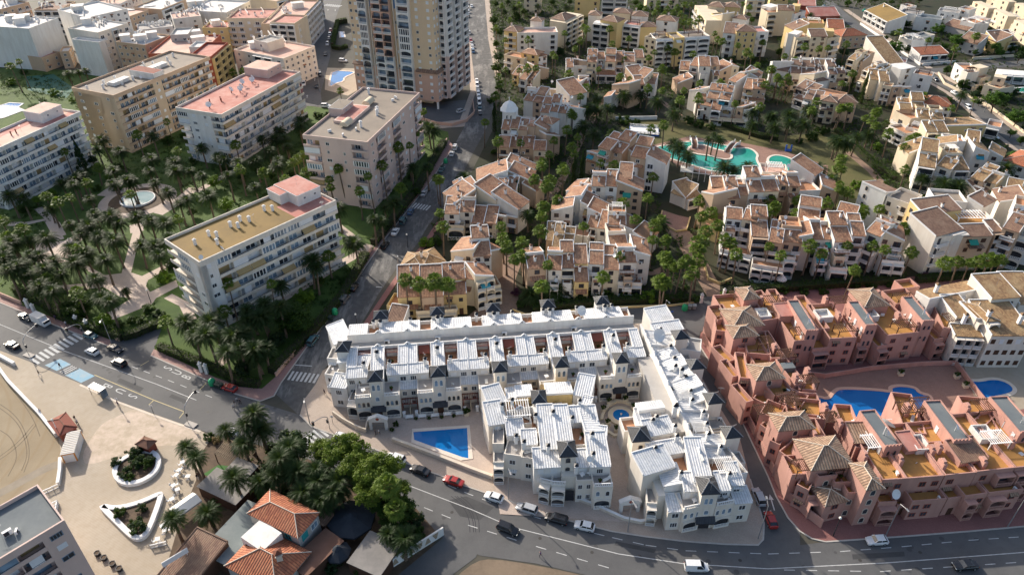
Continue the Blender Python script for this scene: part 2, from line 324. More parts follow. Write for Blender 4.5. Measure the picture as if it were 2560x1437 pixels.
# shared building pieces (unit size, front towards -Y)
LIB={}
def lib(key,fn):
 if key not in LIB:LIB[key]=fn()
 return LIB[key]
def window_me(fr='white_paint',gl='glass',bars=1):
 def f():
  mb=MB();t=.07
  mb.face(((-.5+t,-.02,t),(.5-t,-.02,t),(.5-t,-.02,1-t),(-.5+t,-.02,1-t)),1)
  for x0,x1,z0,z1 in((-.5,.5,0,t),(-.5,.5,1-t,1),(-.5,-.5+t,t,1-t),(.5-t,.5,t,1-t)):mb.box(x0,-.07,z0,x1,.0,z1,0)
  for k in range(bars):x=-.5+(k+1)/(bars+1);mb.box(x-.025,-.05,t,x+.025,0,1-t,0)
  return mb.mesh('window',[fr,gl])
 return lib(('w',fr,gl,bars),f)
def arch_window_me(fr='stone_trim',gl='glass'):
 def f():
  mb=MB();n=8;out=[(-.5,0),(.5,0)]+[(.5*math.cos(t*math.pi/n),.72+.28*math.sin(t*math.pi/n))for t in range(n+1)]
  inn=[(x*.82,.07+z*.87)for x,z in out]
  mb.face([(x,-.02,z)for x,z in inn],1)
  for i in range(len(out)):
   j=(i+1)%len(out);a,b,c,d=out[i],out[j],inn[j],inn[i]
   mb.face(((a[0],-.08,a[1]),(b[0],-.08,b[1]),(c[0],-.08,c[1]),(d[0],-.08,d[1])),0)
   mb.face(((d[0],-.08,d[1]),(c[0],-.08,c[1]),(c[0],0,c[1]),(d[0],0,d[1])),0);mb.face(((b[0],-.08,b[1]),(a[0],-.08,a[1]),(a[0],0,a[1]),(b[0],0,b[1])),0)
  return mb.mesh('arched_window',[fr,gl])
 return lib(('aw',fr,gl),f)
def shutter_me(m='shutter_white'):
 def f():
  mb=MB()
  for k in range(6):mb.box(-.5,-.06,k/6,.5,-.02,k/6+.15)
  mb.box(-.5,-.02,0,.5,0,1);return mb.mesh('shutter',[m])
 return lib(('sh',m),f)
def balcony_me(m='white_paint',solid=False):
 def f():
  mb=MB();mb.box(-.5,-1,-.18,.5,.02,0)
  if solid:
   mb.box(-.5,-1,0,.5,-.92,.95);mb.box(-.5,-.92,0,-.47,0,.95);mb.box(.47,-.92,0,.5,0,.95)
  else:
   mb.box(-.5,-1,.82,.5,-.86,.95);mb.box(-.5,-.86,.82,-.46,0,.95);mb.box(.46,-.86,.82,.5,0,.95);mb.box(-.5,-1,0,.5,-.88,.1)
   for k in range(13):x=-.48+k*.08;mb.box(x-.016,-.97,.1,x+.016,-.9,.82)
  return mb.mesh('balcony',[m])
 return lib(('b',m,solid),f)
def loggia_me(m,gl='glass',rail='white_paint',arch=False):
 def f():
  mb=MB();d=1.0
  mb.box(-.5,-d,-.08,.5,0,.04);mb.box(-.5,-d,.93,.5,0,1.0);mb.box(-.5,-d,.04,-.455,0,.93);mb.box(.455,-d,.04,.5,0,.93)
  mb.face(((-.45,-.03,.04),(.45,-.03,.04),(.45,-.03,.78),(-.45,-.03,.78)),1)
  if arch:
   n=8;p=[(.455*math.cos(t*math.pi/n),.62+.28*math.sin(t*math.pi/n))for t in range(n+1)]
   for i in range(n):a,b=p[i],p[i+1];mb.face(((a[0],-d+.02,a[1]),(a[0],-d+.02,.93),(b[0],-d+.02,.93),(b[0],-d+.02,b[1])))
  mb.box(-.455,-d,.31,.455,-d+.1,.35,2);mb.box(-.455,-d,.04,.455,-d+.1,.08,2)
  for k in range(10):x=-.43+k*.0955;mb.box(x-.02,-d+.02,.08,x+.02,-d+.08,.31,2)
  return mb.mesh('loggia',[m,gl,rail])
 return lib(('lg',m,gl,rail,arch),f)
def door_me(m='dark_wood'):
 def f():
  mb=MB();mb.box(-.5,-.06,0,.5,0,1);mb.box(-.38,-.08,.55,-.05,-.06,.92);mb.box(.05,-.08,.55,.38,-.06,.92);mb.box(-.38,-.08,.08,-.05,-.06,.48);mb.box(.05,-.08,.08,.38,-.06,.48);return mb.mesh('door',[m])
 return lib(('d',m),f)
def canopy_me(mat='clay_tiles'):
 def f():
  mb=MB();a=[(-.5,0,.35),(.5,0,.35),(.5,-.9,0),(-.5,-.9,0)]
  mb.face(list(reversed(a)),0,[(0,.95),(2.4,.95),(2.4,0),(0,0)]);mb.face([(x,y,z-.12)for x,y,z in a],0)
  mb.face([(-.5,-.9,-.12),(.5,-.9,-.12),(.5,-.9,0),(-.5,-.9,0)],0);return mb.mesh('canopy',[mat])
 return lib(('cn',mat),f)
def chimney_me(m='white_paint',cap='clay_tiles'):
 def f():
  mb=MB();mb.box(-.32,-.32,-.8,.32,.32,1.2);mb.box(-.42,-.42,1.2,.42,.42,1.32);mb.box(-.25,-.25,1.32,.25,.25,1.6,1)
  for a,b in(((-.45,-.45),(.45,-.45)),((.45,-.45),(.45,.45)),((.45,.45),(-.45,.45)),((-.45,.45),(-.45,-.45))):mb.face(((a[0],a[1],1.6),(b[0],b[1],1.6),(0,0,1.95)),1)
  return mb.mesh('chimney',[m,cap])
 return lib(('ch',m,cap),f)
def vent_me(m='white_paint'):
 def f():mb=MB();mb.box(-.3,-.3,0,.3,.3,1.5);mb.box(-.4,-.4,1.5,.4,.4,1.65);mb.box(-.22,-.22,1.65,.22,.22,1.85);return mb.mesh('vent_stack',[m])
 return lib(('vs',m),f)
def dish_me():
 def f():
  mb=MB();n=12;mb.cyl((0,0,0),(0,0,.9),.05,.05,6)
  T=Matrix.Translation((0,-.1,1.15))@Matrix.Rotation(math.radians(55),4,'X')
  rings=[(0,0),(.3,.03),(.55,.11),(.62,.14)];pr=None
  for r,z in rings:
   cur=[tuple(T@Vector((r*math.cos(k*math.tau/n),r*math.sin(k*math.tau/n),z)))for k in range(n)]
   if pr and r>0:
    for k in range(n):j=(k+1)%n;mb.face((pr[k],pr[j],cur[j],cur[k])if pr[0]!=pr[1]else(pr[0],cur[j],cur[k]))
   pr=cur
  mb.cyl(tuple(T@Vector((.55,0,.1))),tuple(T@Vector((0,0,.6))),.02,.02,4);return mb.mesh('satellite_dish',['white_paint'])
 return lib('dish',f)
def ac_me():
 def f():
  mb=MB();mb.box(-.45,-.18,.1,.45,.18,.75);mb.box(-.4,-.2,.15,.1,-.18,.7,1);mb.box(-.4,-.1,0,-.3,.1,.1);mb.box(.3,-.1,0,.4,.1,.1);return mb.mesh('air_conditioner',['white_paint','metal_dark'])
 return lib('ac',f)
def pipe_me():
 def f():mb=MB();mb.cyl((0,0,0),(0,0,1.3),.2,.2,8);mb.cyl((0,0,1.3),(0,0,1.5),.28,.28,8);return mb.mesh('flue_pipe',['pipe_red'])
 return lib('pipe',f)
def awning_me(m):
 def f():
  mb=MB();mb.face(((-.5,0,1),(-.5,-1,.45),(.5,-1,.45),(.5,0,1)));mb.face(((-.5,-1,.45),(-.5,-1,.28),(.5,-1,.28),(.5,-1,.45)));mb.face(((-.5,0,1.03),(.5,0,1.03),(.5,-1.01,.48),(-.5,-1.01,.48)));return mb.mesh('awning',[m])
 return lib(('an',m),f)
def pergola_me(m='dark_wood'):
 def f():
  mb=MB()
  for x in(-.47,.47):
   for y in(-.45,.45):mb.box(x-.022,y-.022,0,x+.022,y+.022,.92)
  for y in(-.45,.45):mb.box(-.52,y-.03,.92,.52,y+.03,.97)
  for k in range(10):x=-.47+k*.1044;mb.box(x-.014,-.53,.97,x+.014,.53,1.01)
  return mb.mesh('pergola',[m])
 return lib(('pg',m),f)
# a block with one roof; front edge A->B, depth to the left of it
PAL={'w':'white_wall','c':'cream_wall','p':'pale_cream_wall','t':'tan_wall','y':'yellow_wall','k':'pink_wall','o':'ochre_wall','s':'salmon_wall','g':'grey_wall','r':'rose_wall','b':'brick_red_wall'}
class Bld:
 """a building: Empty at its base; blocks are added from photo points"""
 def __init__(s,name,label,px,cat='building',group=None,rmat='clay_tiles',trim='white_paint',frame='dark_wood',fl=2.9):
  s.o=P(*px);s.e=thing(name,label,cat,s.o,0,group);s.rmat,s.trim,s.frame,s.fl=rmat,trim,frame,fl
  s.glass='glass';s.rail='white_paint';s.chim=('white_paint','clay_tiles')
 def part(s,name,me,w,rz=0,sc=None):return link(name,me,Vector(w)-s.o,s.e,rz,sc)
def verge(b,p0,p1,w=.17,h=.17):
 """thin plastered curb along a roof edge"""
 p0,p1=Vector(p0),Vector(p1);d=(p1-p0);k=Vector((-d.y,d.x,0)).normalized()*w/2;mb=MB()
 q=[p0+k,p0-k,p1-k,p1+k];t=[v+Vector((0,0,h))for v in q];lo=[v-Vector((0,0,.3))for v in q]
 mb.face(t)
 for i in range(4):j=(i+1)%4;mb.face((lo[i],lo[j],t[j],t[i]))
 o0=b.o;mb.v=[(x-o0.x,y-o0.y,z)for x,y,z in mb.v]
 return link('verge',mb.mesh('verge',[b.trim]),(0,0,0),b.e)
BK=[0]
def block(b,x0,y0,x1,y1,z,depth,roof='F',wall='w',face='',sides='',rmat=None,slope=.34,z0=0.0,floor='terrace_floor',par=.9,world=None,tile_over=.3):
 """roof: F/B/L/R falls to front, back, left, right; H hip; T terrace with parapet; P plain flat.  face: one letter per bay, front openings"""
 A,B=world if world else(P(x0,y0,z),P(x1,y1,z));BK[0]+=1;z+=BK[0]%47*.0017;A=A.copy();B=B.copy();A.z=B.z=0
 d=B-A;L=d.length;d.normalize();n=Vector((-d.y,d.x,0));ang=math.atan2(d.y,d.x)
 W=lambda u,v,h:A+d*u+n*v+Vector((0,0,h))-b.o
 wm=PAL[wall];rm=rmat or b.rmat;D=depth
 hz={'F':(z,z,z+D*slope,z+D*slope),'B':(z,z,z-D*slope,z-D*slope),'L':(z,z+L*slope,z+L*slope,z),'R':(z+L*slope,z,z,z+L*slope)}.get(roof,(z,z,z,z))
 cs=[(0,0),(L,0),(L,D),(0,D)]
 mb=MB()
 if roof=='T':
  fz=z-par;t=.22
  for(ua,va),(ub,vb),(ic,id_),(jc,jd)in zip(cs,cs[1:]+cs[:1],[(t,t),(L-t,t),(L-t,D-t),(t,D-t)],[(L-t,t),(L-t,D-t),(t,D-t),(t,t)]):
   mb.face((W(ua,va,z0),W(ub,vb,z0),W(ub,vb,z),W(ua,va,z)));mb.face((W(ua,va,z),W(ub,vb,z),W(jc,jd,z),W(ic,id_,z)));mb.face((W(jc,jd,fz),W(ic,id_,fz),W(ic,id_,z),W(jc,jd,z)))
  link('wall',mb.mesh('wall',[wm]),(0,0,0),b.e)
  fm=MB();fm.face((W(t,t,fz),W(L-t,t,fz),W(L-t,D-t,fz),W(t,D-t,fz)));link('terrace_floor' if floor!='grey_roof' else 'roof',fm.mesh('terrace_floor',[floor]),(0,0,0),b.e)
 else:
  for i in range(4):
   j=(i+1)%4;(ua,va),(ub,vb)=cs[i],cs[j];mb.face((W(ua,va,z0),W(ub,vb,z0),W(ub,vb,hz[j]-.02),W(ua,va,hz[i]-.02)))
  if roof=='P':mb.face([W(u,v,z)for u,v in cs])
  link('wall',mb.mesh('wall',[wm]),(0,0,0),b.e)
  rb=MB()
  if roof in 'FBLR':
   ov=tile_over;e={'F':(0,ov,0,0),'B':(0,0,0,ov),'L':(ov,0,0,0),'R':(0,0,ov,0)}[roof]
   pts=[(-e[0],-e[1]),(L+e[2],-e[1]),(L+e[2],D+e[3]),(-e[0],D+e[3])]
   def zz(u,v):return{'F':z+v*slope,'B':z-v*slope,'L':z+u*slope,'R':z+(L-u)*slope}[roof]
   top=[W(u,v,zz(u,v)+.1)for u,v in pts];bot=[W(u,v,zz(u,v)-.06)for u,v in pts];k=math.sqrt(1+slope*slope)
   uv=[((u,v*k)if roof in 'FB' else(v,u*k))for u,v in pts]
   rb.face(top,0,uv)
   for i in range(4):j=(i+1)%4;rb.face((bot[i],bot[j],top[j],top[i]),0,[(0,0),(.1,0),(.1,.1),(0,.1)])
   rb.face(list(reversed(bot)),0,[(0,0)]*4)
   link('roof',rb.mesh('roof',[rm]),(0,0,0),b.e)
   edges={'F':((0,3),(1,2)),'B':((0,3),(1,2)),'L':((0,1),(3,2)),'R':((0,1),(3,2))}[roof]
   for i,j in edges:
    q=[W(u,v,zz(u,v)+.04)+b.o for u,v in cs];verge(b,q[i],q[j])
   hi={'F':(3,2),'B':(0,1),'L':(1,2),'R':(0,3)}[roof];q=[W(u,v,zz(u,v)+.04)+b.o for u,v in cs];verge(b,q[hi[0]],q[hi[1]],.25,.22)
  elif roof=='H':
   ov=.35;a=(-ov,-ov);c=(L+ov,D+ov);hw=min(L,D)/2+ov;zt=z+hw*slope*1.25
   if L>=D:r0,r1=(a[0]+hw,D/2),(c[0]-hw,D/2)
   else:r0,r1=(L/2,a[1]+hw),(L/2,c[1]-hw)
   e=[(a[0],a[1]),(c[0],a[1]),(c[0],c[1]),(a[0],c[1])];E=[W(u,v,z)for u,v in e];r0z,r1z=W(*r0,zt),W(*r1,zt);s=math.hypot(hw,zt-z);
   if L>=D:fs=[((E[0],E[1],r1z,r0z),L+2*ov),((E[1],E[2],r1z),D+2*ov),((E[2],E[3],r0z,r1z),L+2*ov),((E[3],E[0],r0z),D+2*ov)]
   else:fs=[((E[0],E[1],r0z),L+2*ov),((E[1],E[2],r1z,r0z),D+2*ov),((E[2],E[3],r1z),L+2*ov),((E[3],E[0],r0z,r1z),D+2*ov)]
   for f,w in fs:rb.face(f,0,[(0,0),(w,0),(w-hw,s),(hw,s)]if len(f)==4 else[(0,0),(w,0),(w/2,s)])
   low=[W(u,v,z-.14)for u,v in e]
   for i in range(4):j=(i+1)%4;rb.face((low[i],low[j],E[j],E[i]),0,[(0,0),(.1,0),(.1,.1),(0,.1)])
   rb.face(list(reversed(low)),0,[(0,0)]*4)
   link('roof',rb.mesh('roof',[rm]),(0,0,0),b.e)
   cm=MB()
   for p,q in((E[0],r0z),(E[1],r1z if L>=D else r0z),(E[2],r1z),(E[3],r0z if L>=D else r1z),(r0z,r1z)):
    if(Vector(p)-Vector(q)).length>.1:cm.cyl(p,q,.09,.09,5)
   o=link('ridge_caps',cm.mesh('ridge_caps',['metal_grey' if rm=='black_tiles' else 'stone_trim' if 'tiles' in rm else rm]),(0,0,.03),b.e);o['kind']='stuff'
 openings(b,A,d,n,L,z-(par if roof=='T' else.2),face,z0)
 for ch,(A2,d2,L2)in(('l',(A+n*D,-n,D)),('r',(A+d*L,n,D)),('k',(A+d*L+n*D,-d,L))):
  if ch in sides:openings(b,A2,d2,Vector((-d2.y,d2.x,0)),L2,min(hz)-(par if roof=='T' else.2),'w'*max(1,int(L2/3.2)),z0)
 return A,d,n,L
def openings(b,A,d,n,L,ztop,face,z0=0.0):
 """w window, a arched window, s shuttered, b balcony, l loggia, A arched loggia, d door, - none, ? random mix; every floor"""
 if not face:return
 ang=math.atan2(d.y,d.x);nf=max(1,int(round((ztop-z0)/b.fl)));fh=(ztop-z0)/nf;bay=L/len(face)
 for f in range(nf):
  for i,c in enumerate(face):
   if c=='-':continue
   zb=z0+f*fh;p=A+d*(bay*(i+.5));at=lambda h:p+Vector((0,0,zb+h))
   k=c
   if c=='?':k=R.choice('wwwsblba')
   if k=='m':k=R.choice('wws')
   ww=min(bay*.62,1.5)*R.uniform(.8,1.0)
   if k=='w':
    b.part('window',window_me(b.frame,b.glass,R.choice((1,1,2))),at(.95),ang,(ww,1,min(1.35,fh*.5)))
    if R.random()<.14:b.part('canopy',canopy_me(b.rmat),at(.95+1.5),ang,(ww+.5,.7,1))
   elif k=='a':b.part('arched_window',arch_window_me('stone_trim',b.glass),at(.75),ang,(min(ww,1.1),1,1.6))
   elif k=='s':b.part('shutter',shutter_me('shutter_white' if b.frame=='white_paint' else R.choice(('shutter_white','dark_wood','dark_wood'))),at(.9),ang,(ww,1,1.35))
   elif k=='b':
    if f or b.fl>5:
     b.part('balcony',balcony_me(b.rail,R.random()<.3),at(.0),ang,(bay*.86,1.25,1))
    b.part('window',window_me(b.frame,b.glass,1),at(.08),ang,(min(bay*.6,2.1),1,2.1))
   elif k in 'lA':b.part('loggia',loggia_me(WALLOF(b),b.glass,b.rail,k=='A'),at(.0),ang,(bay*.92,1.3,fh*.97))
   elif k=='d':b.part('door' if f==0 else 'window',door_me()if f==0 else window_me(b.frame,b.glass),at(0 if f==0 else.95),ang,(1.1,1,2.1 if f==0 else 1.2))
def WALLOF(b):return getattr(b,'lw','white_wall')
def roofbit(b,me,px,z,rz=None,sc=None,name=None):
 return b.part(name or me.name.split('.')[0],me,P(px[0],px[1],z),R.uniform(0,6.28)if rz is None else rz,sc)
# apartment slabs of the park
def apt(name,label,Lp,Fp,Rp,h,N,fac1,fac2,wall,roofm,win='white_paint',group=None,depth=None,sidewall=None,par='white_paint',rounded=False):
 F0,R0=P(*Fp,h),P(*Rp,h);u=R0-F0;LU=u.length;u.normalize();v=Vector((-u.y,u.x,0))
 D=depth or(P(*Lp,h)-F0).dot(v);ang=math.atan2(u.y,u.x);base=Vector((F0.x,F0.y,0))
 e=thing(name,label,'apartment block',base,ang,group);fh=(h-.7)/N;q=1.55
 def pt(nm,mb,mats,kind=None):
  o=link(nm,mb.mesh(nm,mats),(0,0,0),e)
  if kind:o['kind']=kind
  return o
 sw=sidewall or wall
 i1=q if 'B' in fac1 else 0;i2=q if 'B' in fac2 else 0
 mb=MB();mb.box(i1,i2,0,LU,D,h-.7);pt('wall',mb,[sw])
 t=.25;mb=MB();mb.box(0,0,h-.72,LU,D,h-.5);
 pt('roof',mb,[roofm])
 mb=MB();
 for a in((0,0,LU,t),(0,D-t,LU,D),(0,t,t,D-t),(LU-t,t,LU,D-t)):mb.box(a[0]-.06*(a[0]==0),a[1]-.06*(a[1]==0),h-1.25,a[2],a[3],h+.25)
 pt('parapet',mb,[wall])
 for f in range(N+1 if False else N):
  mb=MB();mb.box(.05,.05,f*fh-.12 if f else 0,LU-.05,D-.05,f*fh+.1);pt('floor_slab',mb,[wall])
 for fi,(fac,Lf)in enumerate(((fac2,LU),(fac1,D))):
  n=len(fac);bay=Lf/n
  def loc(s,off):
   return(s,-off)if fi==0 else(-off,D-s)
  ra=0.0 if fi==0 else-math.pi/2
  def bx(s0,s1,o0,o1,z0,z1,mb):
   a,b=loc(s0,o0),loc(s1,o1);mb.box(min(a[0],b[0]),min(a[1],b[1]),z0,max(a[0],b[0]),max(a[1],b[1]),z1)
  for k,c in enumerate(fac):
   s0,s1=k*bay,(k+1)*bay;sm=(s0+s1)/2
   if c=='S':
    mb=MB();bx(s0,s1,0.0,-q-.1,0,h-.6,mb);pt('wall',mb,[sw])
    for f in range(N):
     for w in range(max(1,int(bay/4.2))):
      s=s0+bay*(w+.5)/max(1,int(bay/4.2));x,y=loc(s,0);r=R.random();z=f*fh+1.0
      if r<.45:link('window',window_me(win,'glass',R.choice((1,3))),(x,y,z),e,ra,(R.choice((.8,1.3,1.9)),1,1.1))
      elif r<.85:link('shutter',shutter_me(),(x,y,z),e,ra,(R.choice((1.1,1.5)),1,1.15))
    continue
   last=(k==n-1 or fac[k+1]=='S');first=(k==0 or fac[k-1]=='S')
   if k and fac[k-1]=='B' and k%2==0:
    mb=MB();bx(s0-.09,s0+.09,.02,-q,0,h-.6,mb);pt('partition',mb,[wall])
   for f in range(N):
    z=f*fh
    mb=MB();o=.10 if not rounded else.55;bx(s0,s1,o,o-.16,z-.18,z+(.72 if f else.9),mb)
    if rounded:bx(s0,s1,o,-.1,z-.18,z,mb)
    if rounded and first:bx(s0,s0+.16,o-.16,0,z-.18,z+.72,mb)
    if rounded and last:bx(s1-.16,s1,o-.16,0,z-.18,z+.72,mb)
    pt('balcony_parapet',mb,[wall])
    mb=MB();bx(s0,s1,o-.04,o-.10,z+.86,z+.93,mb)
    for w in range(5):s=s0+(w+.5)*bay/5;bx(s-.02,s+.02,o-.05,o-.09,z+.72,z+.86,mb)
    pt('railing',mb,['metal_dark' if not rounded else 'metal_grey'])
    r=R.random()
    if r<.16 and f:
     x,y=loc(sm,o-.12);link('window',window_me(win,'glass_blue' if R.random()<.6 else 'glass',max(2,int(bay/1.1))),(x,y,z+.72),e,ra,(bay-.1,1,fh-.95))
     continue
    if r<.28 and f:x,y=loc(sm,o-.12);link('shutter',shutter_me(),(x,y,z+.72),e,ra,(bay*R.choice((.5,.98)),1,fh-.95))
    elif r<.33 and f:x,y=loc(sm,.1);link('awning',awning_me('awning_tan'),(x,y,z+.9),e,ra,(bay*.97,.9,fh-1.1))
    m=2 if bay>4.4 else 1
    for w in range(m):
     x,y=loc(s0+bay*(w+.5)/m,-q+.02);gm=R.choice(('glass','glass_blue','glass_blue','glass_blue'))
     if R.random()<.35:link('shutter',shutter_me(R.choice(('shutter_white','shutter_white','awning_tan'))),(x,y,z+.1),e,ra,(bay/m*.7,1,2.15))
     else:link('window',window_me(win,gm,1),(x,y,z+.1),e,ra,(bay/m*.72,1,2.15))
 e['_']=0;del e['_']
 return e,LU,D,h
def top(e,me,u,v,z,rz=0,sc=None,name=None):return link(name or me.name.split('.')[0],me,(u,v,z),e,rz,sc)
def penthouse(e,u0,v0,u1,v1,z,h,wall='white_wall',roof='red_roof',win=True):
 mb=MB();mb.box(u0,v0,z,u1,v1,z+h);o=link('stair_house',mb.mesh('stair_house',[wall]),(0,0,0),e)
 mb=MB();mb.box(u0-.15,v0-.15,z+h,u1+.15,v1+.15,z+h+.18);mb.box(u0,v0,z+h+.18,u1,v1,z+h+.22,1);link('roof',mb.mesh('roof',['white_paint',roof]),(0,0,0),e)
 if win:
  for k in(.3,.75):link('window',window_me(),(u0+(u1-u0)*k,v0,z+h*.5),e,0,(.7,1,.6))
e,LU,D,h=apt('apartment_block','white seven storey apartment block with flat ochre gold roof',(409,600),(498,657),(840,502),21.2,7,'BBS','SBBBBBBBBB','pale_cream_wall','golden_roof',sidewall='white_wall')
penthouse(e,LU*.80,D*.35,LU*.985,D*.98,h-.5,3.2);penthouse(e,LU*.74,D*.62,LU*.80,D*.98,h-.5,2.9,win=False)
mb=MB();mb.box(LU*.70,.3,h-.5,LU-.27,D*.349,h-.47);mb.box(LU*.70,D*.349,h-.5,LU*.7999,D*.62,h-.472);link('roof_membrane',mb.mesh('roof_membrane',['red_roof']),(0,0,0),e)
for u,v in((.10,.55),(.21,.62),(.235,.5),(.19,.3),(.36,.62),(.385,.5),(.44,.66),(.475,.54),(.62,.66),(.655,.56)):top(e,vent_me(),LU*u,D*v,h-.5,.1)
for u in(.03,.16,.9):top(e,dish_me(),LU*u,D*.05,h-.4,R.uniform(0,6))
e,LU,D,h=apt('apartment_block','long tan apartment block with grey roof and white chimney stacks behind the park',(179,220),(284,240),(524,143),22.9,8,'SSS','BBBBSBBBBBB','tan_wall','grey_roof',sidewall='ochre_wall')
for a,b in((.17,.33),(.55,.72)):
 mb=MB();mb.box(LU*a,D*.42,h-.5,LU*b,D*.56,h+.8);mb.box(LU*a,D*.56,h-.5,LU*b,D*.6,h+.4);link('duct_wall',mb.mesh('duct_wall',['white_wall']),(0,0,0),e)
 for k in range(4):top(e,vent_me(),LU*(a+(b-a)*k/3),D*(.36 if k%2 else.66),h-.5)
for u,v in((.03,.7),(.1,.5),(.62,.8),(.8,.62),(.9,.7)):top(e,vent_me(),LU*u,D*v,h-.5)
penthouse(e,LU*.40,.3,LU*.50,D*.6,h-.5,2.4,'white_wall','pipe_red',False);top(e,dish_me(),LU*.36,D*.25,h-.5)
e,LU,D,h=apt('apartment_block','white apartment block with red roof covered in satellite dishes, centre of the park',(446,266),(553,288),(751,181),20.5,7,'BSSB','BBBBBBBBB','pale_cream_wall','red_roof',sidewall='white_wall')
penthouse(e,LU*.80,D*.42,LU*.99,D*.97,h-.5,3.3,'rose_wall','pink_roof')
for u,v in((.1,.45),(.19,.62),(.235,.45),(.26,.52),(.42,.58),(.455,.45),(.5,.5),(.6,.66),(.66,.55),(.7,.6)):
 top(e,pipe_me(),LU*u,D*v,h-.5);
 if R.random()<.7:top(e,dish_me(),LU*u-1,D*v-.6,h-.5,R.uniform(-.6,.6),(1.7,)*3)
e,LU,D,h=apt('apartment_block','white apartment block with pale red roof, cut off by the left edge of the photo',None,(-39,388),(201,280),20,7,'S','BBBBBBBBBBB','white_wall','pink_roof',depth=13,sidewall='white_wall')
penthouse(e,LU*.70,D*.38,LU*.93,D*.98,h-.5,3.4,'white_wall','pink_roof');
for u,v in((.12,.42),(.2,.4),(.24,.42),(.4,.5),(.45,.5)):top(e,pipe_me(),LU*u,D*v,h-.5)
mb=MB();mb.box(.3,D*.7,h-.5,LU*.69,D-.3,h-.475);mb.box(LU*.62,.3,h-.5,LU-.3,D*.37,h-.47);link('roof_membrane',mb.mesh('roof_membrane',['red_roof']),(0,0,0),e)
e,LU,D,h=apt('apartment_block','beige apartment block with rounded corner balconies, in front of the tower',(762,334),(918,357),(1049,233),23.9,8,'BSSB','SBSBSSB','rose_wall','grey_roof',rounded=True,sidewall='rose_wall')
for u0,v0,u1,v1,z in((.28,.52,.62,.80,1.0),(.30,.54,.60,.78,.4)):
 mb=MB();mb.box(LU*u0,D*v0,h-.5,LU*u1,D*v1,h-.5+z);link('roof_kerb',mb.mesh('roof_kerb',['rose_wall']),(0,0,0),e)if z>.5 else None
mb=MB();mb.box(LU*.30,D*.535,h+.5,LU*.60,D*.78,h+.53);link('roof_membrane',mb.mesh('roof_membrane',['red_roof']),(0,0,0),e)
def barrel():
 mb=MB();n=8;p=[(1.5*math.cos(t*math.pi/n),1.5*math.sin(t*math.pi/n))for t in range(n+1)]
 for i in range(n):a,b=p[i],p[i+1];mb.face(((a[0],-2.4,a[1]),(a[0],2.4,a[1]),(b[0],2.4,b[1]),(b[0],-2.4,b[1])))
 for y in(-2.4,2.4):mb.face([(x,y,z)for x,z in p][::(1 if y<0 else-1)])
 return mb.mesh('barrel_skylight',['cream_wall'])
for u,v in((.27,.58),(.70,.62)):top(e,lib('barrel',barrel),LU*u,D*v,h+.0,-math.pi/2*0+math.pi/2)
penthouse(e,LU*.40,D*.76,LU*.58,D*.99,h-.5,2.8,'rose_wall','grey_roof')
for u,v in((.12,.7),(.08,.45),(.2,.36),(.26,.34),(.5,.3),(.55,.34),(.8,.3),(.86,.3),(.9,.8)):
 top(e,R.choice((vent_me(),ac_me(),vent_me())),LU*u,D*v,h-.5,R.uniform(0,3),(1.3,)*3)
e,LU,D,h=apt('apartment_block','beige apartment block with slate roof beside the beach, bottom left corner',None,(-110,1465),(162,1301),20,7,'S','BBBS','rose_wall','slate_roof',depth=11,win='glass_blue')
top(e,ac_me(),LU*.55,D*.4,h-.5,0,(1.5,)*3);top(e,ac_me(),LU*.62,D*.35,h-.5,1)
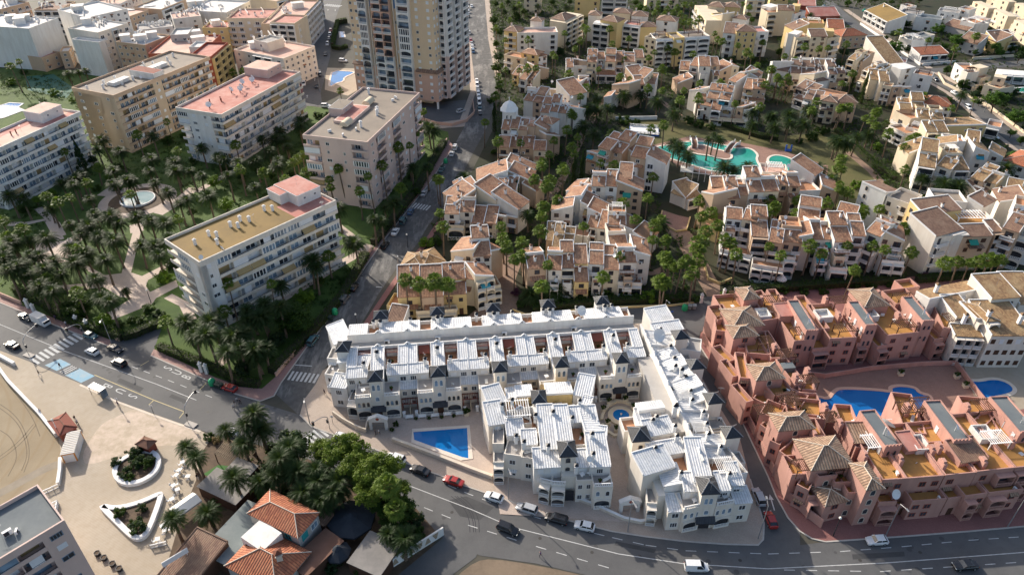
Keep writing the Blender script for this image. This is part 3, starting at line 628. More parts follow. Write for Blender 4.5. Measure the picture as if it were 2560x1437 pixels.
# the tower
def tower():
 hl=16.2;A=P(884,158,hl);B=P(1098,275);A.z=0;d=(B-A).normalized();LU=(B-A).length;n=Vector((-d.y,d.x,0));ang=math.atan2(d.y,d.x);D=30.0;H=74.0
 e=thing('apartment_tower','very tall ochre and pink apartment tower with arched balconies','tower',A,ang)
 def bx(nm,m,*a):
  mb=MB();mb.box(*a);return link(nm,mb.mesh(nm,[m]),(0,0,0),e)
 bx('wall','tower_wall',.6,.6,hl,LU-.6,D,H);bx('plinth_wall','salmon_wall',0,0,3.4,LU,D,hl);bx('base_wall','cream_wall',1,6,0,LU-6,D,3.4)
 for u in(LU*.5,LU*.75,LU-.8):bx('pillar','white_wall',u-.35,.4,0,u+.35,1.1,3.4)
 for u0,u1 in((-.3,LU*.145),(LU*.76,LU+.4)):
  mb=MB();a=[(u0,-.7,hl),(u1,-.7,hl),(u1,.6,hl+1.0),(u0,.6,hl+1.0)];mb.face(a,0,[(0,0),(4,0),(4,1.5),(0,1.5)]);mb.face([(u0,-.7,hl-.25),(u0,.62,hl-.25),(u1,.62,hl-.25),(u1,-.7,hl-.25)],0);mb.face([(u0,-.7,hl-.25),(u1,-.7,hl-.25),a[1],a[0]],0);link('ledge_roof',mb.mesh('ledge_roof',['brown_tiles']),(0,0,0),e)
 mb=MB();a=[(LU+.7,-.7,hl),(LU+.7,D*.35,hl),(LU-.6,D*.35,hl+1),(LU-.6,-.7,hl+1)];mb.face(a,0,[(0,0),(9,0),(9,1.5),(0,1.5)]);mb.face([(LU+.7,-.7,hl-.2),(LU+.7,D*.35,hl-.2),a[1],a[0]],0);link('ledge_roof',mb.mesh('ledge_roof',['brown_tiles']),(0,0,0),e)
 fh=3.05;NF=int((H-3.4)/fh)
 cols=[(.145,.245,1.9,'white_wall',1),(.315,.525,2.6,'salmon_wall',2),(.60,.735,1.9,'white_wall',1)]
 for c0,c1,dp,wm,k in cols:
  u0,u1=LU*c0,LU*c1;bx('bay_wall','pale_cream_wall' if k==1 else 'tower_wall',u0,-.4,3.4,u1,.62,H-2)
  for f in range(NF-1):
   z=3.4+f*fh;m=wm if not(k==2 and f<6)else 'white_wall'
   for j in range(k):
    w=(u1-u0)/k;um=u0+w*(j+.5);r=R.random()
    if f in(7,8,9,12)and k==1 and r<.8:
     link('window',window_me('white_paint','glass',4),(um,-.4-.9,z+.3),e,0,(w*.94,1,fh-.4));bx('bay','white_wall',u0,-1.3,z-.05,u1,-.4,z+.3);bx('bay','white_wall',u0+.05,-1.25,z+.3,u1-.05,-.4,z+fh-.12)
    else:link('loggia',loggia_me(m,'glass_blue' if r<.6 else 'glass','white_paint' if int(r*100)%2 else 'metal_dark',f%5 in(1,4)),(um,-.4,z),e,0,(w*1.0,dp*.6,fh*.985))
 for u in(.265,.295,.545,.58):bx('pilaster','pale_cream_wall',LU*u-.25,-.1,3.4,LU*u+.25,.6,H-4)
 for f in range(NF):
  z=3.4+f*fh+1
  o=0 if z<hl else.6
  for u in(.04,.10,.27,.56,.80,.93):
   s=R.random();p=(LU*u,o,z)
   if.2<u<.7 and f%2:continue
   if s<.6:link('shutter',shutter_me(),p,e,0,(1.3,1,1.25))
   else:link('window',window_me(),p,e,0,(1.2,1,1.3))
  for v in(.05,.14):link('shutter' if f%3 else 'window',shutter_me()if f%3 else window_me(),(LU-(0 if z<hl else.6),D*v,z),e,math.pi/2,(1.2,1,1.2))
 for c0,c1,m in((.25,.314,'blue_wall'),(.53,.595,'blue_wall')):bx('painted_panel',m,LU*c0+.3,.3,hl+25,LU*c1-.3,.598,hl+40)
 for v0,v1 in((.22,.42),(.50,.70),(.78,.98)):
  bx('bay_wall','rose_wall',LU-.6,D*v0,3.4,LU+1.6,D*v1,H-12)
  for f in range(NF-5):
   z=3.4+f*fh
   link('loggia',loggia_me('rose_wall' if f<6 else 'white_wall','glass','white_paint',f%4==1),(LU+1.6,D*(v0+v1)/2,z),e,math.pi/2,(D*(v1-v0)*.96,1.3,fh*.985))
   link('loggia',loggia_me('rose_wall' if f<6 else 'white_wall','glass','white_paint',f%4==2),(LU+.5,D*v0,z),e,0,(2.1,.9,fh*.985))
tower()
# town blocks behind the park (flat roofs)
def town(label,rows,px,fl=3.0,frame='white_paint',rails=None,name='apartment_building',cat='building'):
 b=Bld(name,label,px,cat,None,'clay_tiles','white_paint',frame,fl)
 if rails:b.rail=rails
 for r in rows:block(b,*r[:6],**r[6])
 return b
def stair_me():return lib('stairh',lambda:(lambda mb:(mb.box(-2,-1.6,0,2,1.6,2.3),mb.box(-2.2,-1.8,2.3,2.2,1.8,2.5),mb.mesh('stair_house',['white_wall']))[2])(MB()))
def part_me():return lib('partw',lambda:(lambda mb:(mb.box(-.1,-4,0,.1,4,.9),mb.mesh('low_wall',['white_wall']))[1])(MB()))
def clutter(b,quad,z,n):
 for _ in range(int(n*1.8)):
  s,t=R.random(),R.random();a=[quad[0][i]*(1-s)+quad[1][i]*s for i in(0,1)];c=[quad[3][i]*(1-s)+quad[2][i]*s for i in(0,1)]
  q=(a[0]*(1-t)+c[0]*t,a[1]*(1-t)+c[1]*t);m=R.choice((vent_me(),vent_me(),ac_me(),dish_me(),stair_me(),chimney_me(),part_me(),part_me()))
  roofbit(b,m,q,z,.45 if m.name[:5]in('stair','low_w')else None,(1.2*R.uniform(.8,1.3),1.2,1.2))
T=lambda wall,face='',sides='',floor='white_roof',par=.8,roof='T',**k:dict(roof=roof,wall=wall,face=face,sides=sides,floor=floor,par=par,**k)
b=town('tall white town block with a blank side wall, left edge behind the park',[(71,72,145,45,20.5,34,T('w'))],(90,120));clutter(b,((10,55),(70,62),(130,48),(60,44)),19.7,9)
b=town('white and beige town block with a roof mast and curved corner balcony',[(244,82,320,58,20,20,T('p','bwlwb')),(246,106,262,100,17,16,T('w','',''))],(260,130));clutter(b,((200,62),(240,72),(305,55),(260,48)),19.2,8)
mast=MB();
for x,y in((0,0),(.5,0),(.25,.45)):mast.cyl((x,y,0),(x,y,9),.05,.05,4)
for k in range(8):mast.cyl((0,0,k*1.1),(.5,0,k*1.1+1),.03,.03,4);mast.cyl((.5,0,k*1.1),(.25,.45,k*1.1+1),.03,.03,4)
roofbit(b,mast.mesh('roof_mast',['metal_grey']),(190,75),19,0)
town('low brown house with red terrace roof, squeezed between tall white town blocks',[(104,145,148,130,7,14,T('t','ww','','red_roof')),(148,130,172,128,8.5,9,T('t','w','r','white_roof'))],(140,165),name='town_house',cat='house')
b=town('white town block with brown windowed right front and cluttered pale roof',[(362,113,425,88,17,17,T('t','ww-','l')),(425,88,470,86,19.5,12,T('g','ww','r'))],(375,150));clutter(b,((310,105),(355,108),(400,90),(350,82)),16.2,10)
b=town('town block with brown red parapet and wide pink terrace roof',[(503,133,551,87,17,24,T('b','','','pink_roof')),(472,118,500,118,19.5,9,T('w','w','r'))],(510,190));clutter(b,((450,100),(500,125),(540,95),(500,85)),16.2,6)
b=Bld('apartment_building','narrow brick red town block with yellow balconies',(548,215),'building',None,'clay_tiles','white_paint','white_paint',3.0);b.lw='yellow_wall';b.rail='yellow_wall'
block(b,527,142,569,106,19.5,10,wall='b',roof='T',face='lll',sides='r',floor='red_roof')
b=town('beige town block with red terrace roof and rows of brown shuttered balconies',[(567,46,673,46,17,20,T('c','bbsbb','r','red_roof'))],(600,118));clutter(b,((580,40),(660,42),(660,28),(590,28)),16.2,5)
b=town('white corner block with pink roof terrace and stair house left of the tower',[(584,124,708,147,14.5,22,T('p','wwllb','r','pink_roof')),(634,100,668,108,18,10,T('p','w','','grey_floor'))],(650,190));clutter(b,((600,115),(690,130),(725,92),(660,78)),13.7,10)
b=town('long tan block with stepped balconies along the street left of the tower',[(740,60,797,0,17,18,T('o','llllllll','','pink_roof')),(675,56,736,59,18.1,16,T('c','lll','','red_roof'))],(760,120));clutter(b,((690,45),(730,45),(770,10),(720,12)),16.2,9)
for i,(lab,a,z,dp,w,face,fl_)in enumerate((('tan block with grey balconies in the top left corner',(0,24,72,6,),16,22,'t','bwbb','white_roof'),('brown roofed block with glazed top floor, behind the tall white town block',(85,24,148,24),14,18,'t','lll','brown_roof'),('high blank white gable block behind the one with the roof mast',(143,24,216,45),21,22,'w','','white_roof'),('brown block with gabled attic windows in the second town row',(212,38,304,48),15,20,'t','llwl','pink_roof'),('grey block with flat dark blue roof in the second town row',(308,52,398,34),12.5,20,'g','wbw','slate_roof'),('tan block with brown balconies beside the flat dark blue roof',(402,24,478,-6),15,18,'t','llw','white_roof'),('large blank grey white block behind the red terrace roof',(463,26,566,32),14,26,'w','','white_roof'),('low white block with blue grey roof terrace, centre of the town blocks',(345,76,432,66),13.5,12,'w','w-w','grey_floor'),('white block with awning terrace beside the yellow front',(432,48,502,40),14,15,'w','ww','pink_roof'),('low yellow fronted block with white attic between the taller ones',(505,70,568,70),13,14,'y','ww','red_roof'),('white block at the top edge of the photo, second from the left corner',(215,8,300,10),17,22,'w','ww','pink_roof'),('pale block at the top edge above the big grey white block',(470,-14,640,-8),15,22,'p','wwww','pink_roof'),('tall cream block at the top edge beside the street crossing',(690,4,800,-30),18,20,'c','lllll','pink_roof'))):
 x0,y0,x1,y1=a;b=town(lab,[(x0,y0,x1,y1,z,dp,T(w,face,'r',fl_))],((x0+x1)/2,(y0+y1)/2+40));clutter(b,((x0+6,y0-4),(x1-6,y1-4),(x1-4,y1-14),(x0+10,y0-14)),z-.8,7)
# ground, roads, pavements, water
struct('ground',poly_mesh('ground',[Vector(p)for p in((-5000,-2000,0),(5000,-2000,0),(5000,7000,0),(-5000,7000,0))],'earth',0))
road=area('coast_road',(-300,640,0,757,147,817,281,869,377,889,534,958,640,1003,750,1037,894,1107,1024,1161,1161,1214,1280,1254,1434,1304,1614,1341,1714,1353,1814,1360,1895,1362,2000,1362,2064,1354,2254,1341,2421,1328,2700,1303,2700,1480,1640,1480,1480,1440,1340,1408,1200,1388,1100,1340,1040,1270,880,1190,700,1120,620,1108,501,1075,384,1034,290,1000,200,958,105,918,70,902,0,876,-300,760),'asphalt',.05)
side=area('side_street',(690,985,703,957,770,864,844,767,880,712,960,600,1000,543,1071,462,1134,367,1161,317,1190,230,1174,100,1168,0,1150,-60,1225,-60,1212,0,1221,100,1241,200,1240,250,1218,317,1174,400,1134,480,1071,563,1041,613,994,667,954,724,894,824,807,927,785,990,755,1045),'asphalt_old',.044)
narrow=area('narrow_street',(1700,790,1680,850,1740,920,1800,1020,1850,1100,1875,1197,1895,1366,2000,1366,2000,1328,1970,1294,1940,1241,1920,1191,1853,1050,1812,971,1779,912,1745,858,1750,830,1790,810,1800,740,1715,745),'asphalt',.040)
area('back_lane',(870,835,1300,790,1514,773,1681,766,1715,745,1760,760,1700,800,1300,840,900,870),'asphalt',.036)
west=area('west_street',(812,-20,790,67,764,144,757,234,752,266,806,266,802,234,825,144,832,67,856,0,862,-20),'asphalt',.05)
area('car_park',(1050,262,1165,250,1180,300,1060,312),'asphalt',.032)
BN=[0]
def band(name,px,w,mat,z,h=0.0,kind='structure'):
 BN[0]+=1;z+=BN[0]%20*.00045
 pts=PP(px);mb=path_mesh(pts,w,max(h,.001),z);return struct(name,mb.mesh(name,[mat]),kind=kind)
east=band('east_street',(2030,-30,2107,40,2154,75,2240,135,2310,185,2390,225,2440,270,2500,320,2640,430),7.5,'asphalt',.05)
band('cross_street',(2312,180,2400,172,2640,152),6.5,'asphalt',.045)
band('pavement',(2115,25,2165,60,2255,122,2325,172),3,'pavement_tan',0,.13);band('pavement',(2340,182,2405,215,2460,258,2520,308,2660,415),3.4,'pavement_tan',0,.13);band('pavement',(2290,188,2368,232,2420,275,2480,328,2620,440),2,'pavement_tan',0,.13)
area('pavement',(-300,622,0,741,53,764,147,800,234,833,275,850,281,869,234,851,147,817,53,781,0,757,-300,640),'pavement_pink',0,.13)
area('pavement',(377,889,534,958,590,985,650,1003,685,990,703,957,770,864,844,767,880,712,960,600,1000,543,1071,462,1134,367,1122,350,1041,480,930,627,827,780,687,944,655,972,600,968,534,942,385,873),'pavement_pink',0,.13)
band('pavement',(1160,480,1092,565,1060,615,1012,669,972,726,905,826),1.6,'pavement_red',0,.13)
area('pavement',(1240,200,1221,100,1212,0,1224,0,1236,100,1256,200),'pavement_tan',0,.13)
area('pavement',(1161,317,1190,230,1174,100,1168,0,1160,0,1164,100,1176,230,1150,300,1060,312,1058,325),'pavement_tan',0,.13)
area('pavement',(1734,142,764,144,757,234,745,234,750,144)if False else(764,144,757,234,743,240,750,180,775,67,797,0,812,-20,790,67),'pavement_red',0,.13)
area('pavement',(807,927,790,960,760,1000,750,1037,780,1067,894,1107,967,1134,1024,1161,1108,1191,1161,1214,1280,1254,1363,1286,1434,1304,1530,1328,1614,1341,1714,1353,1814,1360,1895,1362,1908,1348,1910,1308,1875,1197,1850,1100,1800,1020,1740,920,1680,850,1690,800,1300,838,900,868),'pavement_tan',0,.13)
area('pavement',(1745,858,1779,912,1812,971,1853,1050,1920,1191,1940,1241,1970,1294,2000,1328,2030,1346,2064,1354,2254,1341,2421,1328,2700,1303,2700,900,2620,680,2300,690,1800,740,1800,800,1752,832),'pavement_red',0,.13)
for k in((750,1037,780,1067,894,1107,967,1134,1024,1161,1108,1191,1161,1214,1280,1254,1363,1286,1434,1304,1530,1328,1614,1341,1714,1353,1814,1360,1895,1362,1908,1348,1910,1308,1875,1197),(1745,858,1779,912,1812,971,1853,1050,1920,1191,1940,1241,1970,1294,2000,1328,2030,1346,2064,1354,2254,1341,2421,1328,2700,1303),(377,889,534,958,590,985,650,1003,685,990,703,957,770,864,844,767,960,600,1071,462,1134,367),(-300,640,0,757,147,817,281,869)):
 band('kerb',k,.3,'kerb',0,.137)
area('beach',(-500,760,-40,890,23,957,100,1037,147,1097,154,1144,147,1217,88,1244,40,1260,-200,1480,-900,1600),'sand',.02)
area('promenade',(-60,860,0,876,70,902,105,918,200,958,290,1000,384,1034,501,1075,530,1092,505,1130,490,1200,450,1300,410,1437,395,1500,200,1500,120,1290,100,1240,147,1217,154,1144,147,1097,100,1037,23,957,-60,875),'plaza_paving',.03)
area('salty_paving',(214,1164,206,1140,214,1117,247,1067,270,1050,287,1044,344,1017,384,1037,440,1056,501,1079,480,1110,467,1117,430,1112,400,1114,334,1124,267,1150),'salty_paving',.036,smooth=2)
band('kerb',(200,962,290,1003,384,1038,501,1079),.5,'stone_trim',.0,.06)
area('dirt_verge',(1600,1490,1470,1440,1340,1412,1230,1396,1190,1402,1140,1440,1120,1490),'dirt',.056,smooth=1)
area('restaurant_yard',(505,1130,530,1092,620,1108,700,1120,880,1190,1040,1270,1108,1318,1040,1437,1000,1500,395,1500,410,1437,450,1300,490,1200),'soil',.024)
area('yard_driveway',(955,1470,1112,1340,1104,1326,1200,1362,1190,1392,1130,1437,1100,1480),'asphalt',.046)
area('park_lawn',(-250,622,0,741,147,800,275,850,385,873,534,942,655,972,687,944,827,780,930,627,1041,480,1122,350,1120,330,1000,300,752,262,650,240,300,180,0,170,-300,300),'lawn',.01)
area('driveway',(281,869,275,850,345,815,375,803,405,818,385,873,377,889),'asphalt',.03)
area('park_path',(88,608,160,602,215,575,226,580,195,610,178,655,95,660),'park_path',.022)
area('park_path',(175,640,225,668,262,688,304,683,334,573,353,575,328,681,355,690,425,655,428,668,370,700,365,715,375,730,440,700,446,716,390,745,380,760,280,800,240,814,230,806,330,745,300,742,255,715,262,700,225,680,168,650),'park_path',.018)
for px,w in(((140,722,210,716,262,710),3.2),((255,490,300,458,325,440),4),((395,535,440,508,485,470),4),((0,560,60,560,120,548,150,600),2.5),((95,520,140,560,155,590),2.5),((340,560,343,580),4),((535,922,570,890,615,850),2.6),((690,755,760,715,850,660,900,632,925,612),3.2),((880,592,845,565,810,555),2.6),((600,540,660,520,700,500),2.2),((490,480,560,440,600,420),2.6),((420,740,460,760,480,800),2.6)):
 band('park_path',px,w,'park_path',.014)
fc=P(345,500)
def disc(name,c,r,mat,z,h=0,n=40,sq=1.0):return struct(name,poly_mesh(name,[c+Vector((r*math.cos(k*math.tau/n),sq*r*math.sin(k*math.tau/n),0))for k in range(n)],mat,z,h))
disc('park_path',fc,12.6,'park_path',.026);disc('flower_bed',fc,9.4,'soil',.034)
ft=thing('fountain','round white fountain basin full of glittering water in the palm park','fountain',fc)
mb=MB();mb.lathe([(5.7,0),(5.7,.55),(5.3,.55),(5.3,.2)],32);link('basin',mb.mesh('basin',['white_paint']),(0,0,.03),ft)
mb=MB();mb.lathe([(5.3,.40),(.01,.40)],32);link('water',mb.mesh('water',['fountain_water']),(0,0,.03),ft)
mb=MB();mb.lathe([(.25,0),(.2,.9),(.5,1.0),(.1,1.05)],10);link('jet_pedestal',mb.mesh('jet_pedestal',['stone_trim']),(0,0,.03),ft)
area('tennis_court',(63,192,134,186,185,221,167,246,69,226),'court_green',.03)
area('courtyard',(930,1040,985,1050,975,1100,1010,1114,1235,1200,1250,1285,1640,1310,1640,1150,1700,960,1600,930,930,1010),'pool_deck',.14)
area('pink_courtyard',(2030,930,2420,905,2470,1010,2330,1060,2040,1060),'brick_deck',.14)
area('stone_courtyard',(2405,900,2620,880,2640,1010,2450,1040),'plaza_paving',.144)
area('garden_ground',(870,835,912,824,972,724,1012,667,1058,613,1154,480,1194,400,1236,317,1256,200,1224,-30,2030,-30,2107,50,2240,145,2310,195,2440,280,2640,440,2640,690,1800,735,1700,765,1314,787,900,850),'undergrowth',.008)
area('yard_ground',(2170,0,2640,-20,2640,135,2400,150,2320,160,2250,105),'undergrowth',.012)
area('yard_ground',(2420,185,2640,165,2640,380,2520,300,2440,235),'undergrowth',.012)
area('garden_lawn',(1540,330,1580,290,1700,300,1850,320,1960,340,2100,330,2150,400,2220,470,2200,520,2080,540,2050,440,1900,370,1700,345,1630,370),'lawn_dry',.02)
area('garden_lawn',(2090,540,2160,520,2170,600,2120,620),'lawn',.02)
area('lagoon_terrace',(1612,368,1720,342,1850,356,1960,378,2070,415,2065,470,1900,476,1800,448,1690,412),'brick_deck',.03)
def pool(name,px,mat,sm=3,rim='pool_tile',rw=.9,z=.15,label='',steps=None):
 pts=PP(px);pts=smooth_poly(pts,sm)if sm else pts
 c=sum(pts,Vector())/len(pts);t=thing(name,label,'pool',(c.x,c.y,0));o=(c.x,c.y)
 me=poly_mesh('water',pts,mat,z+.01,0,o);link('water',me,(0,0,0),t)
 mb=path_mesh([Vector((p.x-c.x,p.y-c.y,0))for p in pts],rw,z+.09,0,True);link('pool_rim',mb.mesh('pool_rim',[rim]),(0,0,0),t)
 return t
pool('swimming_pool',(1032,1077,1171,1067,1177,1147,1154,1148,1032,1104),'pool_water',0,rw=1.0,label='bright blue four cornered pool in front of the white complex')
pool('swimming_pool',(2035,1008,2042,990,2070,999,2084,978,2102,970,2195,975,2228,980,2223,969,2242,964,2270,966,2290,971,2298,983,2330,990,2325,1022,2200,1052,2130,1047,2060,1024),'pool_water_deep',2,rim='salmon_wall',label='long curvy deep blue pool inside the pink complex')
pool('swimming_pool',(2421,950,2446,953,2479,946,2512,952,2537,969,2535,985,2488,995,2456,1000,2432,974),'pool_water_deep',2,rim='stone_trim',label='kidney shaped dark blue pool by the cream building, right edge')
pool('lagoon_pool',(1631,368,1680,362,1712,355,1754,353,1822,365,1837,372,1875,370,1896,387,1890,399,1903,421,1909,445,1845,456,1814,431,1777,429,1754,421,1720,411,1694,403,1650,390),'lagoon_water',2,z=.1,label='large turquoise lagoon pool with palm island among the villas')
pool('swimming_pool',(1918,397,1932,388,1958,390,1983,400,2003,411,2028,418,2015,431,1966,429,1928,427,1921,410),'lagoon_water',2,z=.1,label='smaller round ended turquoise pool right of the lagoon bridge')
pool('swimming_pool',(830,177,886,180,884,185,861,194,859,205,840,209,830,217,822,216,825,198),'pool_water',1,z=.1,label='pale blue pool on the terrace left of the tower')
pool('swimming_pool',(848,80,859,80,863,94,850,95),'pool_water',0,z=.1,label='tiny pool behind the hedge beside the street left of the tower')
pool('swimming_pool',(-8,268,23,258,58,260,44,270,60,276,12,294,-8,300),'pool_water',0,z=.1,rim='white_paint',label='blue pool behind the apartment block at the left edge')
pool('swimming_pool',(2450,143,2480,143,2482,148,2450,148),'pool_water',0,z=.1,rim='white_paint',label='small blue pool below the yellow villa, upper right')
pool('swimming_pool',(2530,222,2600,215,2600,232,2545,232),'lagoon_water',0,z=.1,rim='white_paint',label='pale pool at the right edge below the teal awnings')
isl=struct('lagoon_island',poly_mesh('lagoon_island',smooth_poly(PP((1720,370,1740,364,1762,364,1784,374,1814,380,1831,389,1826,401,1799,399,1777,391,1739,387,1720,379)),2),'brick_deck',0,.3))
rim_=path_mesh(smooth_poly(PP((1720,370,1740,364,1762,364,1784,374,1814,380,1831,389,1826,401,1799,399,1777,391,1739,387,1720,379)),2),.9,.4,0,True);link('island_rim',rim_.mesh('island_rim',['pool_tile']),(0,0,0),isl)
area('pool_terrace',(815,170,892,172,900,222,870,240,812,225),'plaza_paving',.03)
area('clay_path',(1800,742,1770,745,1720,660,1690,600,1640,560,1655,525,1700,540,1740,600,1770,660,1800,715),'clay_path',.03)
for px,w in(((1262,800,1270,740,1262,700,1285,640),6),((1640,560,1560,575,1500,560),3),((1700,290,1650,250,1560,245),3),((1230,760,1180,800),4),((2240,500,2180,430,2120,380),3),((1370,500,1400,460,1460,330,1520,240),3),((1480,700,1640,680,1740,640),2.5)):band('clay_path',px,w,'clay_path',.016)
area('brick_square',(1655,530,1725,545,1716,575,1690,580,1650,560),'brick_deck',.05)
# painted road markings (pieces of their road)
def mark(par,a,b,w,mat='road_paint',z=.056,name='lane_line'):
 a,b=P(*a),P(*b);d=(b-a).normalized();k=Vector((-d.y,d.x,0))*w/2;mb=MB();mb.face([(p.x,p.y,z)for p in(a-k,b-k,b+k,a+k)]);o=link(name,mb.mesh(name,[mat]),(0,0,0),par);return o
def dashes(par,px,w=.15,on=2.0,off=2.0,mat='road_paint'):
 pts=PP(px);seg=0;acc=0.0
 for a,b in zip(pts,pts[1:]):
  L=(b-a).length;d=(b-a)/L;t=0
  while t+on<L:mark(par,PX(a+d*t),PX(a+d*(t+on)),w,mat,name='lane_dash');t+=on+off
for px in((-200,736,0,811,160,877,391,960,491,1000),(1024,1214,1181,1274,1280,1317,1547,1384,1707,1408,1920,1421,2220,1406,2600,1377)):
 q=[(px[i],px[i+1])for i in range(0,len(px),2)]
 for a,b in zip(q,q[1:]):mark(road,a,b,.16)
dashes(road,(1120,1212,1161,1230,1280,1275,1434,1320));dashes(road,(1434,1320,1530,1343,1614,1362,1714,1376,1920,1384,2100,1378,2254,1366,2421,1350,2600,1338))
dashes(road,(1060,1268,1170,1312,1340,1365,1560,1430));dashes(road,(300,905,420,950,560,1005));dashes(road,(1960,1424,2200,1428,2560,1404))
for a,b in(((236,937),(385,1000)),((385,1000),(461,1029)),((385,1000),(372,1012)),((461,1029),(448,1045)),((516,957),(500,974)),((372,902),(350,915))):mark(road,a,b,.2,'road_paint_yellow',name='bay_line')
def crossing(par,p0,p1,n,length,z=.058,w=.5):
 a,b=P(*p0),P(*p1);d=(b-a);s=d/n;u=d.normalized();k=Vector((-u.y,u.x,0))*length/2
 for i in range(n):
  c=a+s*(i+.5);e=u*(s.length*.25*1.05);mb=MB();mb.face([(p.x,p.y,z)for p in(c-e-k,c+e-k,c+e+k,c-e+k)]);link('crossing_stripe',mb.mesh('crossing_stripe',['road_paint']),(0,0,0),par)
crossing(road,(80,905),(200,838),10,4.2);crossing(side,(722,938),(806,948),8,3.2,.05);crossing(road,(812,1076),(730,1132),8,4.0,.058);crossing(side,(1032,513),(1074,521),6,3.5,.05);crossing(west,(812,13),(852,17),8,5,.058);crossing(narrow,(1700,862),(1748,868),6,3,.05)
mark(side,(738,912),(780,915),.3,z=.05);mark(side,(940,717),(955,718),.3,z=.05)
for q in((112,913,150,897,178,911,142,927),(163,938,198,920,237,940,203,957)):o=struct('painted_bay',poly_mesh('painted_bay',PP(q),'road_paint_blue',.056));o.parent=road;del o['kind']
for k in range(4):mark(road,(150+k*5,930+k*2.4),(182+k*5,914+k*2.4),.3,name='hatching')
def lettering(txt,px,up,size,sq,mat,par,z=.058):
 c=bpy.data.curves.new('lettering','FONT');c.body=txt;c.size=1;c.align_x='CENTER';c.align_y='CENTER';o=bpy.data.objects.new('t',c);COL.objects.link(o)
 bpy.context.view_layer.update();me=bpy.data.meshes.new_from_object(o.evaluated_get(bpy.context.evaluated_depsgraph_get()));bpy.data.objects.remove(o);me.materials.clear();me.materials.append(M[mat]);me.name='lettering'
 p=P(*px);q=P(*up);d=(q-p);return link('lettering',me,(p.x,p.y,z),par,math.atan2(d.y,d.x)-math.pi/2,(size,size*sq,1))
for ch,p in(('B',(269,964)),('U',(300,977)),('S',(331,990))):lettering(ch,p,(p[0]+40,p[1]+16.5),2.0,1.9,'road_paint',road)
for ch,p in(('B',(467,943)),('U',(444,931)),('S',(421,921))):lettering(ch,p,(p[0]-40,p[1]-17),2.0,1.9,'road_paint',road)
lettering('STOP',(785,178),(790,150),2.6,1.6,'road_paint',west)
def arrow(px,to,par,z=.056,s=1.0):
 p,q=P(*px),P(*to);d=(q-p);a=math.atan2(d.y,d.x)-math.pi/2;mb=MB();mb.face([(-.12*s,-2*s,0),(.12*s,-2*s,0),(.12*s,.6*s,0),(-.12*s,.6*s,0)]);mb.face([(-.5*s,.6*s,0),(.5*s,.6*s,0),(0,2*s,0)]);link('lane_arrow',mb.mesh('lane_arrow',['road_paint']),(p.x,p.y,z),par,a)
arrow((1930,1255),(1918,1215),narrow,.05);arrow((787,200),(790,150),west);arrow((768,242),(772,200),west)
arrow((820,26),(826,-10),west);arrow((838,27),(840,-10),west)
for k,(r,o)in enumerate(((1,0),(1,10),(1,16),(1,26))):
 pts=[P(1130+o+t*6.5-.08*t*t*1.6,1238+t*9.0,0)for t in range(0,13)]
 if k in(0,1,2,3):ob=struct('skid_mark',path_mesh([P(1150+o*.9+q[0],1255+q[1])for q in((-22,-15),(-6,-3),(8,12),(18,30),(24,50),(25,75))],.14,.001,.0545).mesh('skid_mark',['metal_dark']));ob.parent=road;del ob['kind']
# tiled villas, flats and houses; blocks: x0 y0 x1 y1 height depth roof wall face
def splitrow(r):
 """break a wide block into narrow stepped ones, and a deep one into a lower front and a higher back"""
 x0,y0,x1,y1,h,d,roof,wall=r[:8];face=r[8]if len(r)>8 else '';rest=tuple(r[9:]);L=(P(x1,y1,h)-P(x0,y0,h)).length
 if roof not in 'FBLR' or h<5:return[r]
 out=[];k=1 if L<6.2 else 2 if L<10 else 3
 if roof in 'LR' and L>6.5:k=1
 for i in range(k):
  s,t=i/k,(i+1)/k;f=face[int(len(face)*s):max(int(len(face)*t),int(len(face)*s)+1)]if face else '';dz=R.uniform(-.9,.7)if k>1 else 0;w=wall if R.random()<.5 else R.choice('wpcttwp');dy=R.uniform(-4,5)if k>1 else 0
  a=(x0+(x1-x0)*s,y0+(y1-y0)*s+dy,x0+(x1-x0)*t,y0+(y1-y0)*t+dy)
  if d>7.5 and roof=='F':
   q=d*R.uniform(.42,.58);out.append((*a,h+dz,q,'F',w,f,*rest));A=P(a[0],a[1],h+dz);B=P(a[2],a[3],h+dz);n=(B-A).normalized();n=Vector((-n.y,n.x,0));z2=h+dz+q*.34+R.choice((-.9,.75,1.0,1.3));u=PX(A+n*q+Vector((0,0,z2-A.z)));v=PX(B+n*q+Vector((0,0,z2-A.z)));out.append((*u,*v,z2,d-q,R.choice('FFFBT')if z2>h else 'B',w,'',*(rest if rest else())))
  else:out.append((*a,h+dz,d,roof,w,f,*rest))
 if face and roof=='F' and R.random()<.55:
  A=P(x0,y0,h);B=P(x1,y1,h);n=(B-A).normalized();n=Vector((-n.y,n.x,0));z2=h-3.1-R.uniform(0,.6);s=R.uniform(0,.35);t=s+R.uniform(.45,.65);q=R.uniform(1.8,3.0)
  if z2>3:u=PX(A.lerp(B,s)-n*q+Vector((0,0,z2-A.z)));v=PX(A.lerp(B,t)-n*q+Vector((0,0,z2-A.z)));out.append((*u,*v,z2,q-.02,R.choice('TTF'),R.choice('wpct'),R.choice('wlAb'),*rest))
 return out
